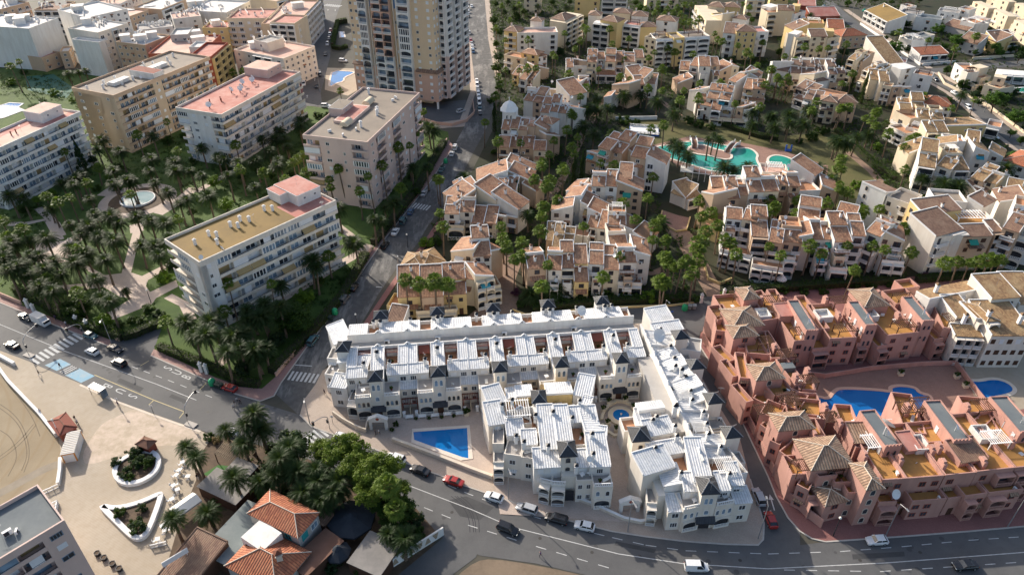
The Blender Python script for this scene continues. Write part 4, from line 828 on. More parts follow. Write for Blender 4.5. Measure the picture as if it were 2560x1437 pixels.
def villa(label,rows,name='villa',cat='villa',rmat='clay_tiles',frame='dark_wood',chim=True,group=None,trim='white_paint',fl=2.9,floor='terrace_floor',slope=.34,porch=True,split=True):
 x=sum((r[0]+r[2])/2 for r in rows)/len(rows);y=sum((r[1]+r[3])/2 for r in rows)/len(rows);z=sum(r[4]for r in rows)/len(rows)
 b=Bld(name,label,(0,0),cat,group,rmat,trim,frame,fl);c=P(x,y,z);c.z=0;b.o=c;b.e.location=c
 if name=='villa' and split:rows=[q for r in rows for q in splitrow(r)]
 for r in rows:
  x0,y0,x1,y1,h,d,roof,wall=r[:8];face=r[8]if len(r)>8 else '';rm=r[9]if len(r)>9 else None
  fl_=rm if roof in 'T' and rm else floor
  if name=='villa' and wall=='w' and R.random()<.5:wall=R.choice('ppc')
  b.lw=PAL[wall]
  A,dd,n,L=block(b,x0,y0,x1,y1,h,d,roof,wall,face,'',rm if roof!='T' else None,slope,0,fl_)
  if chim and roof in 'FBLRH' and R.random()<.55:
   u,v=L*R.uniform(.15,.85),d*R.uniform(.45,.75);hz=h+(v*slope if roof=='F' else-v*slope if roof=='B' else u*slope if roof=='L' else(L-u)*slope if roof=='R' else 1.2)
   b.part('chimney',chimney_me('white_paint',rm or rmat),A+dd*u+n*v+Vector((0,0,hz+.1)),math.atan2(dd.y,dd.x),(1,1,R.uniform(.8,1.1)))
  if porch and roof in 'FH' and face and R.random()<.5 and h>5:
   w=min(L*.8,4.5);p=A+dd*(L*.5);b.part('canopy',canopy_me(rm or rmat),p+Vector((0,0,h-3.05)),math.atan2(dd.y,dd.x),(w,1.8,1.3))
  if name=='villa' and R.random()<.14:b.part('satellite_dish',dish_me(),A+dd*(L*R.uniform(.2,.8))+n*(d*.8)+Vector((0,0,h+(d*.8*slope if roof=='F' else.0)-(.9 if roof=='T' else 0))),R.uniform(-1,1))
  if face and R.random()<.12:b.part('awning',awning_me(R.choice(('awning_tan','canvas_white','awning_green','canvas_white','awning_blue'))),A+dd*(L*R.uniform(.3,.7))+Vector((0,0,h-2.6)),math.atan2(dd.y,dd.x),(min(L*.7,2.6),1.4,1.5))
  if face and R.random()<.3:b.part('air_conditioner',ac_me(),A+dd*(L*R.uniform(.1,.9))-n*.22+Vector((0,0,h-R.choice((2.6,5.2)))),math.atan2(dd.y,dd.x))
  if roof=='T' and R.random()<.35 and L>4:b.part('pergola',pergola_me(R.choice(('dark_wood','white_paint'))),A+dd*(L*.5)+n*(d*.5)+Vector((0,0,h-.9)),math.atan2(dd.y,dd.x),(L*.6,d*.6,2.3))
 return b
BR,ST,OR='brown_tiles','straw_tiles','orange_tiles'
villa('large yellow and cream corner villa with terracotta hips, behind four tall palms',[(1127,629,1185,641,10.5,8,'L','w','-w'),(1183,641,1228,638,11,9,'F','w','ww'),(1226,640,1256,622,9.5,8,'R','t'),(994,744,1166,734,7.3,9,'F','y','w-wd'),(1130,692,1186,698,9,7,'H','c','w'),(1188,702,1234,690,9.3,7,'R','c','AA'),(1105,672,1166,690,7.6,9,'T','w'),(966,764,996,768,5,6,'T','y'),(1210,720,1252,712,5.5,5,'T','c','AA'),(1045,700,1118,705,8.2,6,'P','p')])
villa('low restaurant pavilion with straw coloured hip roofs at the street bend',[(1000,668,1058,674,4.6,8,'H','t','ll',ST),(1058,668,1112,652,4.8,8,'H','t','l',ST),(965,800,1008,806,4,5,'F','w','',BR)],name='pavilion',cat='pavilion',rmat=ST,porch=False)
villa('white and tan villa cluster with stepped roofs, right of the parked cars on the street',[(1110,530,1186,532,8,8,'F','w','ww'),(1178,555,1240,560,6.4,7,'F','c','lw'),(1237,535,1293,545,7,8,'B','t','wb'),(1185,482,1240,500,10,9,'R','w'),(1228,505,1295,525,8.5,7,'R','w'),(1140,506,1190,490,9.5,8,'L','w'),(1150,478,1196,470,9,8,'L','w')])
villa('pink shaded villa cluster with many chimneys, above the stepped white and tan one',[(1193,452,1270,450,9.5,9,'L','w'),(1237,475,1290,480,8.5,6,'F','c','ww'),(1270,445,1325,452,8.5,8,'R','w'),(1305,470,1340,478,6.5,7,'R','t'),(1265,425,1330,432,8.5,7,'R','t')])
villa('long terracotta terrace of villas with white balconies, just behind the white complex',[(1320,672,1366,668,8.6,10,'F','c','w'),(1366,672,1404,674,8.4,9,'F','w','a'),(1402,668,1436,668,8.4,8,'F','w','l'),(1436,703,1472,703,6.2,11,'F','y','w'),(1472,658,1509,660,9.2,8,'F','w','b'),(1509,672,1548,674,8.4,9,'F','w','w'),(1546,655,1592,655,9.5,8,'F','w','b'),(1584,640,1626,640,10,9,'R','c','w'),(1400,712,1437,714,3,4,'T','w','A'),(1545,705,1605,708,4.5,3,'T','w','ll')])
villa('jumbled white villa cluster with mossy porch roofs, middle of the palm gardens',[(1378,528,1432,532,8.5,7,'L','w','ww'),(1413,495,1452,502,10,8,'L','w','w'),(1450,515,1482,520,9,8,'R','w','w'),(1467,538,1526,548,7.5,8,'R','w'),(1520,560,1565,562,8.5,8,'F','w','b'),(1548,575,1595,580,7,8,'R','w'),(1467,562,1520,570,6.5,7,'F','w','bw'),(1365,600,1405,602,6,7,'F','t','',ST),(1380,612,1432,617,5.5,8,'F','c','a',ST),(1525,614,1570,612,6,9,'F','c','w'),(1580,592,1620,605,6,8,'R','c'),(1428,585,1470,592,5,6,'T','w','w')])
villa('white and tan villa block with tall upper storey, left of the brick square',[(1415,478,1445,485,9,9,'L','w'),(1442,485,1477,490,9,8,'F','c'),(1479,464,1514,466,11.5,8,'F','w','w'),(1514,464,1543,466,11.5,7,'F','w','w'),(1545,445,1580,448,12.5,7,'F','c'),(1538,472,1607,478,10.5,8,'R','t','ww'),(1490,505,1545,508,5,4,'T','w','A')])
villa('tan villa block with white window frames, left of the lagoon pool',[(1467,378,1496,386,8.5,9,'B','t','w'),(1496,368,1555,386,11,10,'F','t','bw'),(1555,372,1582,382,10,8,'R','c'),(1577,390,1614,397,12,9,'F','t','w'),(1614,404,1664,412,11,9,'R','w','b-'),(1465,402,1500,412,5,5,'F','t','w')],frame='white_paint')
b=villa('tan palace villa with white domed tower beside the street',[(1253,319,1318,324,11,6,'F','t','wb-'),(1255,300,1290,303,12,6,'P','w'),(1290,312,1322,316,11.5,9,'T','w','','pink_roof'),(1318,313,1335,317,12,5,'H','t'),(1335,320,1367,325,11,7,'R','w','-'),(1345,303,1380,311,12,6,'H','w'),(1243,367,1334,372,6.5,6,'F','t','bbw'),(1334,375,1365,376,6,5,'F','t','a'),(1365,350,1400,340,8,8,'R','t')])
A=P(1256,284,14.5);B_=P(1290,286,14.5);block(b,0,0,0,0,15.2,(B_-A).length,'P','w','--',world=(A,B_));c=(A+B_)/2+Vector((0,(B_-A).length/2,0))
mb=MB();r=(B_-A).length*.62;mb.lathe([(r*1.12,-.3),(r*1.12,0),(r*.98,.5),(r*.8,1.6),(r*.5,2.6),(r*.15,3.2),(.12,3.3),(.12,4.2),(.25,4.4),(.05,4.9)],8);b.part('dome',mb.mesh('dome',['white_paint']),Vector((c.x,c.y,15.4)),.39)
for k in(.35,.65):b.part('arched_window',arch_window_me(),A*(1-k)+B_*k-Vector((0,0,14.5))+Vector((0,0,12.4)),0,(.9,1,1.5))
villa('villa cluster with broad brown red roofs behind the domed tower',[(1309,250,1355,258,10,8,'F','t','-w'),(1355,252,1376,252,10,9,'L','w'),(1374,250,1420,270,11,10,'B','t'),(1390,222,1424,240,11,9,'R','w'),(1351,278,1416,285,10,8,'F','w'),(1318,222,1390,226,9.5,8,'B','w')])
villa('white villa with yellow loggias and roof dish, beside the street',[(1260,137,1309,147,9,7,'T','w','bw'),(1303,132,1343,139,10.5,7,'H','y','ww'),(1341,143,1368,138,9.5,6,'H','w','ww'),(1280,190,1333,200,6,7,'F','y','wbw'),(1335,180,1372,172,5,6,'R','w')])
villa('long row of villas with speckled orange roofs, below the yellow flats',[(1416,168,1434,168,7.5,6,'F','w','w'),(1430,146,1466,150,9.5,6,'B','t'),(1434,164,1467,165,7.8,5,'T','w','w'),(1467,155,1492,156,9.5,8,'F','t','wa'),(1492,147,1513,147,10,5,'F','w','b'),(1513,154,1539,155,9.5,8,'F','w','b'),(1539,149,1560,150,9.8,6,'F','w','b'),(1560,154,1587,155,9.5,8,'F','w','s'),(1587,145,1610,145,10,6,'F','w','b'),(1420,211,1449,217,6,8,'L','w'),(1449,212,1474,212,6.2,8,'F','t','w'),(1490,186,1540,187,4.2,4,'F','w','ll')])
villa('small stepped white villa group, left of the dry garden lawn',[(1562,184,1590,200,9,7,'R','w'),(1585,190,1610,197,9.5,7,'F','c','w'),(1530,212,1572,228,8,7,'L','w','w'),(1568,212,1612,210,7.5,6,'F','w','wwb'),(1510,240,1545,245,5,7,'L','w'),(1612,207,1638,210,7,7,'F','w','w')])
villa('tan villa group with arched windows, in front of the yellow flats',[(1698,173,1723,175,8,6,'F','t','l'),(1748,165,1777,166,11,7,'F','t','a'),(1777,164,1800,164,11,6,'F','t','w'),(1725,163,1748,167,10,6,'F','w','b'),(1798,178,1829,174,8.5,8,'L','t','w'),(1829,170,1848,168,9,7,'R','c','a'),(1694,209,1731,207,5,7,'L','c')])
villa('long white villa with arched terraces, overlooking the lagoon lawn',[(1723,226,1748,236,8.5,7,'L','w'),(1742,248,1767,249,7.5,8,'F','t','w'),(1767,243,1826,251,8.8,8,'F','w','wl'),(1750,261,1779,267,6,6,'F','w','d'),(1777,273,1802,276,6,6,'F','w','A'),(1806,268,1832,272,6,8,'B','w','A'),(1842,268,1873,279,7.5,8,'L','w','w'),(1776,292,1870,300,3.2,4,'T','w','lll')])
villa('white and tan villa tower, beside the garden path right of the arched terraces',[(1846,182,1861,188,11,8,'L','w','w'),(1861,188,1894,194,10,8,'R','w','ww'),(1822,200,1840,207,9,7,'F','w','ww'),(1858,221,1886,225,8,7,'F','w','b'),(1882,222,1915,224,8.5,8,'F','t','a'),(1871,250,1912,250,4,5,'F','t','w')])
FL=dict(name='apartment_building',cat='building',rmat=BR,porch=False)
villa('yellow and white flats with pink roof terrace, beside the street at the top',[(1260,77,1293,81,12,9,'H','y','b'),(1293,83,1395,81,12,10,'T','w','ww-b','pink_roof'),(1326,52,1355,54,15,6,'H','w'),(1376,46,1412,52,14,12,'H','w'),(1412,58,1455,36,13.5,9,'P','c','lll')],**FL)
villa('white and yellow flats with four storeys of pillared balconies',[(1471,38,1501,40,14,8,'H','w'),(1483,57,1524,62,13,5,'P','w','ll'),(1501,50,1543,57,14.5,9,'H','y'),(1533,32,1576,35,14,8,'H','c')],**FL)
villa('white and yellow flats with red terrace, right of the pillared balconies',[(1579,40,1620,42,13.5,8,'H','w'),(1558,60,1600,65,12,8,'T','w','ll','red_roof'),(1600,68,1641,68,11,8,'H','y'),(1641,50,1690,55,13,8,'H','w','w')],**FL)
villa('flat roofed flats with tall white arches, centre of the yellow flats',[(1612,92,1640,98,14,10,'T','c','ww','grey_roof'),(1640,98,1685,96,14,10,'T','w','AA','grey_roof'),(1685,96,1712,94,14.4,10,'T','y','-w','grey_roof'),(1712,94,1775,90,14,10,'T','w','AA','grey_roof')],**FL)
villa('flats with brown hip roof and tall yellow arched panels',[(1808,82,1842,85,13,9,'F','w','b'),(1842,79,1892,80,14.5,10,'H','y','aaa'),(1892,80,1923,79,13,10,'T','w','b','red_roof')],**FL)
villa('yellow flats with several small hip roofs, at the top edge',[(1779,40,1805,50,13,8,'L','c'),(1805,48,1830,46,13,12,'T','y','','grey_roof'),(1832,45,1866,50,14,6,'H','w'),(1770,15,1810,20,14,8,'H','c'),(1810,17,1850,20,14,8,'H','y'),(1737,14,1766,52,12.5,10,'P','c','bbb')],**FL)
villa('cream flats with one big arch, partly cut by the top edge',[(1904,14,1927,20,14,8,'P','w'),(1919,32,1986,30,13,9,'T','c','A-b'),(1944,26,1986,28,14,5,'F','c'),(1980,15,2000,17,15,6,'P','y'),(1986,36,2015,28,12.5,8,'T','w','b')],**FL)
villa('cream and yellow flats with three palms against its front',[(1971,84,1992,88,14.5,8,'P','w'),(1962,64,1985,76,14,8,'F','y'),(1990,95,2027,92,13.5,9,'T','c','A'),(2027,92,2069,92,14,6,'F','c','ww'),(2069,97,2100,92,12.5,9,'T','c','b'),(2010,57,2062,60,15,8,'T','y'),(2060,78,2086,80,15,6,'P','y')],**FL)
villa('yellow and white flats at the top edge above the palm grove',[(1438,-12,1500,-10,13,10,'P','y','w-w'),(1505,-10,1570,-8,13,9,'P','w','ll')],**FL)
villa('yellow flats far back at the top edge, left of the diagonal street',[(1930,-22,1975,-20,13,9,'H','y','ww'),(1870,-14,1915,-12,13,9,'H','c','bb'),(1310,-4,1350,-2,9,8,'H','c','ww'),(1620,-25,1700,-25,12,10,'H','c','wbw')],**FL)
villa('pinkish two storey house with orange hip roof beside the diagonal street',[(2105,92,2168,88,7,11,'H','t','wwww',OR),(2070,70,2112,72,6.5,8,'F','t','w',OR)],name='house',cat='house',rmat=OR,frame='white_paint',porch=False)
villa('low house with faded red roof, beside the parked blue car',[(2029,42,2100,40,4,9,'F','b','www','red_roof'),(1998,14,2040,16,4,8,'F','b','w','red_roof')],name='house',cat='house',porch=False,chim=False)
villa('shaded back row of brown roofed villas with a long white ridge wall',[(1942,175,1971,180,8,7,'F','w'),(1977,182,2004,184,8,8,'F','w'),(2004,182,2038,184,8,8,'F','w'),(2038,180,2073,180,8.2,8,'F','w'),(2073,184,2115,184,8,8,'F','c','ww'),(1932,150,2090,150,11,3,'B','w'),(1960,200,2000,204,5,6,'F','t','w')],rmat=BR)
villa('white villa with big furnished roof terrace and three cypresses beside it',[(2000,186,2034,200,10,7,'L','w'),(2038,205,2071,200,9.5,6,'H','w'),(1990,217,2034,232,8,6,'F','w','l'),(2034,234,2105,248,9,9,'T','t'),(2009,242,2052,250,8.5,6,'F','w','bl'),(2052,252,2092,257,9.5,6,'H','c','bw'),(2092,255,2143,257,9,8,'H','t','ww')],rmat=BR)
villa('stepped cream villas with blue awnings, upper right',[(2121,144,2157,154,11,9,'F','c','l'),(2161,173,2188,184,9.5,9,'F','c','l'),(2175,200,2225,203,9,7,'F','c'),(2207,213,2230,217,9,5,'T','w','bb'),(2232,221,2278,220,9,9,'B','t','w'),(2155,128,2217,160,9,9,'R','c','ww'),(2209,150,2265,158,9,8,'T','w','','red_roof'),(2253,175,2290,168,9,8,'P','w','w')],rmat=ST)
for p,z in(((2218,214),8.2),((2214,236),5),((2190,250),3.5)):pass
villa('plain white cube house behind the stepped cream villas',[(2283,184,2330,192,10,7,'T','w','w')],name='house',cat='house')
villa('cluster of straw brown roofs with white chimneys, right of the dry lawn',[(2250,268,2312,272,9,8,'F','c','',ST),(2295,295,2361,299,8.5,9,'F','c','',ST),(2317,328,2372,328,8,6,'F','c','AAA',ST),(2236,277,2277,297,8,6,'T','w','b'),(2222,313,2265,335,5.5,6,'T','w','ll'),(2265,317,2313,328,6,6,'T','w','w')],rmat=ST)
villa('house with low red brown hip roof between the palms, upper right',[(2300,262,2383,268,5.5,11,'H','w','www',OR)],name='house',cat='house',rmat=OR)
villa('wide yellow house with plain straw roof and rooftop terrace beside the right street',[(2361,315,2467,312,7,11,'B','y','t--ww' if False else '---ww',ST),(2467,312,2502,319,5,8,'T','w','l')],name='house',cat='house',frame='white_paint',slope=.12)
villa('big white villa with large straw brown roofs, right edge of the gardens',[(2273,383,2328,380,9,7,'L','w'),(2295,413,2339,420,9.5,12,'F','w','l',ST),(2343,413,2379,424,9.5,11,'F','w','b',ST),(2383,424,2423,424,9,12,'F','w','l',ST),(2427,442,2490,464,8,10,'F','c','w',ST),(2346,361,2390,368,11,7,'L','w'),(2365,350,2416,354,11.5,6,'T','w'),(2416,352,2449,357,11,6,'F','c'),(2434,380,2475,383,10,9,'R','w','w'),(2467,385,2508,394,8,8,'R','w','w')],rmat=ST)
villa('white house with broad orange hip roof at the right edge',[(2508,400,2600,430,6,14,'H','w','www',OR)],name='house',cat='house',rmat=OR)
villa('low brown roofed annexes among palms at the right edge',[(2456,494,2520,480,4,8,'F','c','',BR),(2508,490,2590,508,6,9,'F','y','w',ST)],name='house',cat='house',rmat=BR)
villa('tall cream apartment villa with two big arched windows on its white end',[(2155,455,2216,482,14,8,'B','w','a-'),(2218,490,2273,510,13,9,'T','p','w-b','grey_roof'),(2272,510,2309,536,14.5,13,'R','y','ww'),(2304,558,2340,591,12.5,10,'P','p','ww'),(2340,591,2408,573,13,10,'F','p','bA'),(2408,592,2482,589,12,5,'F','t','ss'),(2482,580,2507,578,12,5,'F','t','l'),(2507,569,2548,582,13.5,8,'F','t','b'),(2375,562,2500,562,11.8,8,'T','p','','ochre_floor'),(2340,500,2420,506,13,8,'T','w','','grey_roof'),(2415,500,2458,517,13,8,'R','w')],name='apartment_building',cat='building',rmat=BR,slope=.22)
villa('white villa end with brown roof cut by the right edge, above the cream courtyard',[(2526,547,2610,566,14,12,'F','w','w'),(2500,505,2560,512,12,9,'L','w')],rmat=BR)
villa('four storey terrace of villas with tall palms along its front, behind the pink complex',[(1815,544,1856,548,12.5,8,'F','w','bb'),(1856,546,1894,554,13,8,'F','w','b'),(1879,589,1921,592,10.8,10,'F','t','l'),(1921,602,1956,608,10.3,9,'F','t','b'),(1956,602,2006,606,10.3,10,'F','r','wb'),(1998,592,2031,595,11.3,8,'L','r'),(2031,600,2087,602,10.8,11,'F','w','bw'),(2087,604,2131,604,10.8,10,'F','w','b'),(2131,588,2165,590,11.8,9,'F','w','b'),(2165,577,2202,592,12.3,9,'F','w','b'),(2200,592,2262,602,11.3,9,'R','w','wb'),(1800,622,1880,640,5.5,5,'T','w','AAA'),(1880,660,1960,672,5.2,4,'T','p','AAA'),(2075,668,2120,672,4.8,4,'T','w','l'),(2205,650,2262,655,6,4,'T','w','ll')])
villa('low roofs with wide white ridge caps, directly behind the four storey terrace',[(1931,560,1994,570,10,9,'B','w'),(1994,548,2048,556,10.5,8,'F','w'),(2044,556,2090,565,10,8,'B','w'),(2080,560,2130,572,10.5,8,'F','w')])
villa('tan and white villa block with round chimneys, below the lagoon pool',[(1754,480,1782,500,12.5,9,'L','w'),(1784,496,1850,496,11.5,8,'F','t','ww'),(1836,487,1873,487,12,8,'F','t'),(1873,477,1948,475,13,9,'F','w','ww'),(1948,462,1973,462,13.5,8,'F','t','w'),(1973,465,2002,465,13.5,8,'F','t','w'),(1998,478,2052,475,10,8,'T','w','b'),(2052,475,2094,479,9.5,9,'R','t','w'),(1906,430,1973,434,12.5,7,'T','w','','pink_roof'),(1973,420,2035,440,12,7,'R','w'),(1750,540,1800,560,7,6,'T','y','w')])
villa('low mossy roofed garden bar left of the pergola with white beams',[(1677,480,1715,495,4,7,'F','p','',ST),(1715,497,1752,487,4,8,'F','p','l',ST)],name='pavilion',cat='pavilion',rmat=ST,chim=False)
WH=dict(name='house',cat='house',porch=False)
villa('white terrace house with golden brown roof and green awnings, top right',[(2166,25,2222,55,6.5,10,'F','w','lllll','golden_roof')],**WH)
villa('white cubic house behind the golden brown roof, top right',[(2248,30,2300,38,8,10,'T','w','','grey_floor'),(2252,12,2275,18,9,6,'T','w')],**WH)
villa('white house with blue grey roof terrace, left of the round pine',[(2290,42,2355,50,7.5,9,'T','w','w','slate_roof')],**WH)
villa('tall white modern house with outside stair, top right',[(2345,27,2398,34,8.5,9,'T','w','bw','grey_floor'),(2396,20,2425,26,9.5,8,'T','w','w')],frame='glass_blue' if False else 'white_paint',**WH)
villa('white house with many balustrades, left of the cream terraces',[(2405,45,2440,60,7.5,8,'T','w','bb'),(2438,60,2478,48,7.5,8,'T','w','w')],**WH)
villa('white and orange small house below the round pine',[(2250,88,2280,102,6.5,8,'T','w','b'),(2280,102,2338,87,6.5,7,'T','p','ww','slate_roof')],**WH)
villa('bungalow with flat red brown tile roof, beside the cross street',[(2300,138,2372,134,3.6,8,'F','w','lll',OR)],slope=.2,rmat=OR,**WH)
villa('yellow villa with dark brown roof and arches, upper right',[(2455,92,2492,106,6,9,'F','y','w',BR),(2490,105,2545,102,6,9,'F','y','aA',BR)],**WH)
for lab,q in(('cream terraced house in the top right corner row, leftmost',(2425,8,2480,26)),('cream terraced house in the top right corner row, second',(2478,28,2528,46)),('cream terraced house in the top right corner row, at the right edge',(2528,54,2585,76)),('cream terraced house behind the corner row, at the top edge',(2468,-8,2530,10)),('cream terraced house behind the corner row, top right corner',(2530,12,2590,30))):
 x0,y0,x1,y1=q;mx,my=(x0+x1)/2,(y0+y1)/2;villa(lab,[(x0,y0+6,mx,my+6,6.5,8,'T','c','b'),(mx,my+6,x1,y1+6,6.5,8,'T','c','l'),(x0+8,y0-4,x1-8,y1-4,9,5,'P','c','ww')],**WH)
villa('cream cubic villa with stepped terraces, left of the teal awnings',[(2387,157,2410,174,7,7,'T','w','w'),(2405,175,2420,182,8.5,6,'T','p'),(2420,185,2453,196,6,7,'T','c','w'),(2450,172,2473,168,9,5,'P','c'),(2415,200,2440,212,4,6,'T','c','l')],**WH)
villa('small cream cubic villa beside the pine at the right street',[(2460,212,2500,222,5.5,7,'T','c','w'),(2485,192,2515,197,8.5,5,'P','c','w'),(2500,222,2538,216,5.5,7,'T','c')],**WH)
villa('low white house with teal awnings at the right edge',[(2505,186,2590,192,4,8,'P','w','lll')],**WH)
villa('grey house hidden behind pines, upper right',[(2395,100,2445,112,6,9,'F','g','ww',BR),(2360,62,2420,78,4,7,'F','g','',BR)],**WH)
# plants
def trunk_me(kind):
 def f():
  rr=random.Random(3);mb=MB();n=9;r0,r1={'fan':(.30,.19),'date':(.34,.26)}[kind]
  for k in range(8):
   z0,z1=k/8,(k+1)/8;a=r0+(r1-r0)*z0**.5;b=r0+(r1-r0)*z1**.5
   mb.cyl((.04*math.sin(z0*3),.05*z0*z0,z0),(.04*math.sin(z1*3),.05*z1*z1,z1),a*(1.25 if k==0 else 1),b,n,0,k==7)
  return mb.mesh('trunk',['trunk'])
 return lib(('tr',kind),f)
def fan_crown(seed):
 def f():
  r=random.Random(seed);mb=MB();N=28+3*seed
  for i in range(N):
   az=i*2.39996+r.uniform(-.2,.2);t=(i+.5)/N;el=math.radians(82-118*t**.85)+r.uniform(-.12,.12)
   d=Vector((math.cos(az)*math.cos(el),math.sin(az)*math.cos(el),math.sin(el)));s=Vector((-math.sin(az),math.cos(az),0));up=s.cross(d)*-1
   pl=r.uniform(.6,1.05);o=d*.08;h=d*pl;dn=Vector((0,0,-1));mb.face((o-s*.025,o+s*.025,h+s*.02,h-s*.02))
   L=r.uniform(.8,1.05);nb=9
   for k in range(nb):
    a=(k-(nb-1)/2)*.29;e=d*math.cos(a)+s*math.sin(a);l=L*(1-.25*abs(a)/1.2);m=h+e*l*.6+up*.04;q=h+e*l+dn*l*r.uniform(.18,.5);w=(s*math.cos(a)-d*math.sin(a))*.095
    mb.face((h,m-w,q,m+w))
  return mb.mesh('crown',['fan_leaf'])
 return lib(('fc',seed),f)
def skirt_me():
 def f():
  r=random.Random(9);mb=MB()
  for i in range(30):
   az=r.uniform(0,6.28);d=Vector((math.cos(az),math.sin(az),0));s=Vector((-d.y,d.x,0));z0=r.uniform(-.1,.05);a=d*.2+Vector((0,0,z0));m=d*r.uniform(.55,.8)+Vector((0,0,-.5));q=d*r.uniform(.35,.7)+Vector((0,0,-r.uniform(1.1,1.7)))
   mb.face((a,m-s*.22,q,m+s*.22))
  return mb.mesh('dead_fronds',['dry_leaf'])
 return lib('skirt',f)
def date_crown(seed,L0=3.7,N=84,mat='date_leaf'):
 def f():
  r=random.Random(seed);mb=MB()
  for i in range(N):
   az=i*2.39996+r.uniform(-.25,.25);t=(i+.5)/N;el=math.radians(80-105*t**.9)+r.uniform(-.1,.1);L=L0*r.uniform(.82,1.08)*(.8+.2*min(1,t*3));p=Vector((0,0,0));n=8;side=Vector((-math.sin(az),math.cos(az),0));e=el;tw=r.uniform(-.25,.25)
   for k in range(n):
    d=Vector((math.cos(az+tw*k/n)*math.cos(e),math.sin(az+tw*k/n)*math.cos(e),math.sin(e)));q=p+d*(L/n);w=.03*(1-k/n)+.008;up=side.cross(d)*-1
    mb.face((p-side*w,p+side*w,q+side*w,q-side*w))
    if k:
     for j in range(3):
      c=p+(q-p)*((j+.5)/3);ll=(.62*math.sin(math.pi*min(1,(k+j/3)/n*.9+.12))+.12)*L0/3.7
      for sg in(-1,1):
       tip=c+(side*sg*.80+d*.60+up*.30+Vector((0,0,-.12)))*ll;b=d*.055;mb.face((c-b,c+b,tip))
    p=q;e-=(.13+.09*k/n)*(1.15 if el>.5 else.9)
  return mb.mesh('crown',[mat])
 return lib(('dc',seed,L0,mat),f)
def leaf_cloud(rr,mb,clusters,per,size,c0=Vector((0,0,0)),flat=.6):
 for(c,rad)in clusters:
  for _ in range(per):
   d=Vector((rr.gauss(0,1),rr.gauss(0,1),rr.gauss(0,1)+.35)).normalized();p=c+Vector((d.x*rad,d.y*rad,d.z*rad*.8))*rr.uniform(.55,1.05)
   nrm=(d+Vector((rr.uniform(-.8,.8),rr.uniform(-.8,.8),rr.uniform(-.3,.9)))).normalized();a=nrm.orthogonal().normalized();b=nrm.cross(a);t=rr.uniform(0,6.28);a,b=a*math.cos(t)+b*math.sin(t),b*math.cos(t)-a*math.sin(t);s=size*rr.uniform(.6,1.25)
   mb.face((p-a*s,p-b*s*flat,p+a*s,p+b*s*flat))
def round_crown(seed,mat,shape='round',n=46,per=46,size=.085,lobes=None):
 """unit crown (radius 1): many leaf clumps through an uneven volume"""
 def f():
  rr=random.Random(seed);mb=MB();cl=[]
  for i in range(n):
   d=Vector((rr.gauss(0,1),rr.gauss(0,1),rr.gauss(0,1))).normalized();k=rr.uniform(.35,.86)
   if shape=='umbrella':p=Vector((d.x*k,d.y*k,d.z*.33*k));rad=rr.uniform(.16,.27)
   elif shape=='cone':z=rr.uniform(-1,1);w=(1-z)*.5;p=Vector((d.x*w*.9,d.y*w*.9,z));rad=.08+.16*w
   elif shape=='column':z=rr.uniform(-1,1);w=(1-max(0,z))**.7*(1 if z>-.8 else.8);p=Vector((d.x*w*.6,d.y*w*.6,z));rad=.38*(w*.7+.3)
   else:p=d*k;p.z*=.85;rad=rr.uniform(.17,.34)
   cl.append((p,rad))
  leaf_cloud(rr,mb,cl,per,size)
  return mb.mesh('crown',[mat])
 return lib(('rc',seed,mat,shape,n,per,size),f)
def limbs_me(seed):
 def f():
  rr=random.Random(seed);mb=MB();mb.cyl((0,0,-.1),(.05,.03,.5),.085,.06,8)
  for k in range(5):a=k*1.26+rr.uniform(-.3,.3);q=(.05+.4*math.cos(a),.03+.4*math.sin(a),.95+rr.uniform(-.1,.15));mb.cyl((.05,.03,.45),q,.045,.018,6);mb.cyl(q,(q[0]*1.5,q[1]*1.5,q[2]+.25),.02,.008,5)
  return mb.mesh('trunk',['bark'])
 return lib(('lm',seed),f)
PLANTS=[]
def reg(o,kind):PLANTS.append((o,kind));return o
def fan_palm(px,py,h=10.5,s=1.0,skirt=None):
 c=P(px,py,h);h2=h-.2;t=thing('fan_palm','','palm',(c.x,c.y,0),R.uniform(0,6.28),'fan palms');k=R.uniform(.75,1.2)*s
 link('trunk',trunk_me('fan'),(0,0,0),t,0,(k*.95,k*.95,h2));link('crown',fan_crown(R.choice((1,2,3,4))),(0,.05,h2),t,R.uniform(0,6.28),(1.28*k,1.28*k,1.2*k))
 if skirt or(skirt is None and R.random()<.45):link('dead_fronds',skirt_me(),(0,.05,h2),t,0,(k,k,k*R.uniform(.6,1.1)))
 t.rotation_euler=(R.gauss(0,.035),R.gauss(0,.035),R.uniform(0,6.28));return reg(t,'fan palm')
def date_palm(px,py,h=8.5,s=1.0):
 c=P(px,py,h);t=thing('date_palm','','palm',(c.x,c.y,0),R.uniform(0,6.28),'date palms');k=R.uniform(.72,1.18)*s
 link('trunk',trunk_me('date'),(0,0,0),t,0,(1.0,1.0,h));link('crown',date_crown(R.choice((1,2,3,4,5))),(0,.05,h-.05),t,R.uniform(0,6.28),(k,k,k))
 t.rotation_euler=(R.gauss(0,.04),R.gauss(0,.04),R.uniform(0,6.28));return reg(t,'date palm')
def broad_tree(px,py,r,h,mat='bush_leaf',shape='round',sq=1.0,kind='leafy tree',name='leafy_tree',fine=False):
 c=P(px,py,h);t=thing(name,'','tree',(c.x,c.y,0),R.uniform(0,6.28),kind+'s')
 link('trunk',limbs_me(R.choice((1,2))),(0,0,0),t,0,(r*.8,r*.8,max(h*.8,.5)));link('crown',round_crown(R.choice((1,2)),mat,shape,*((80,80,.055)if fine else(46,46,.085))),(0,0,h),t,0,(r,r,r*sq));return reg(t,kind)
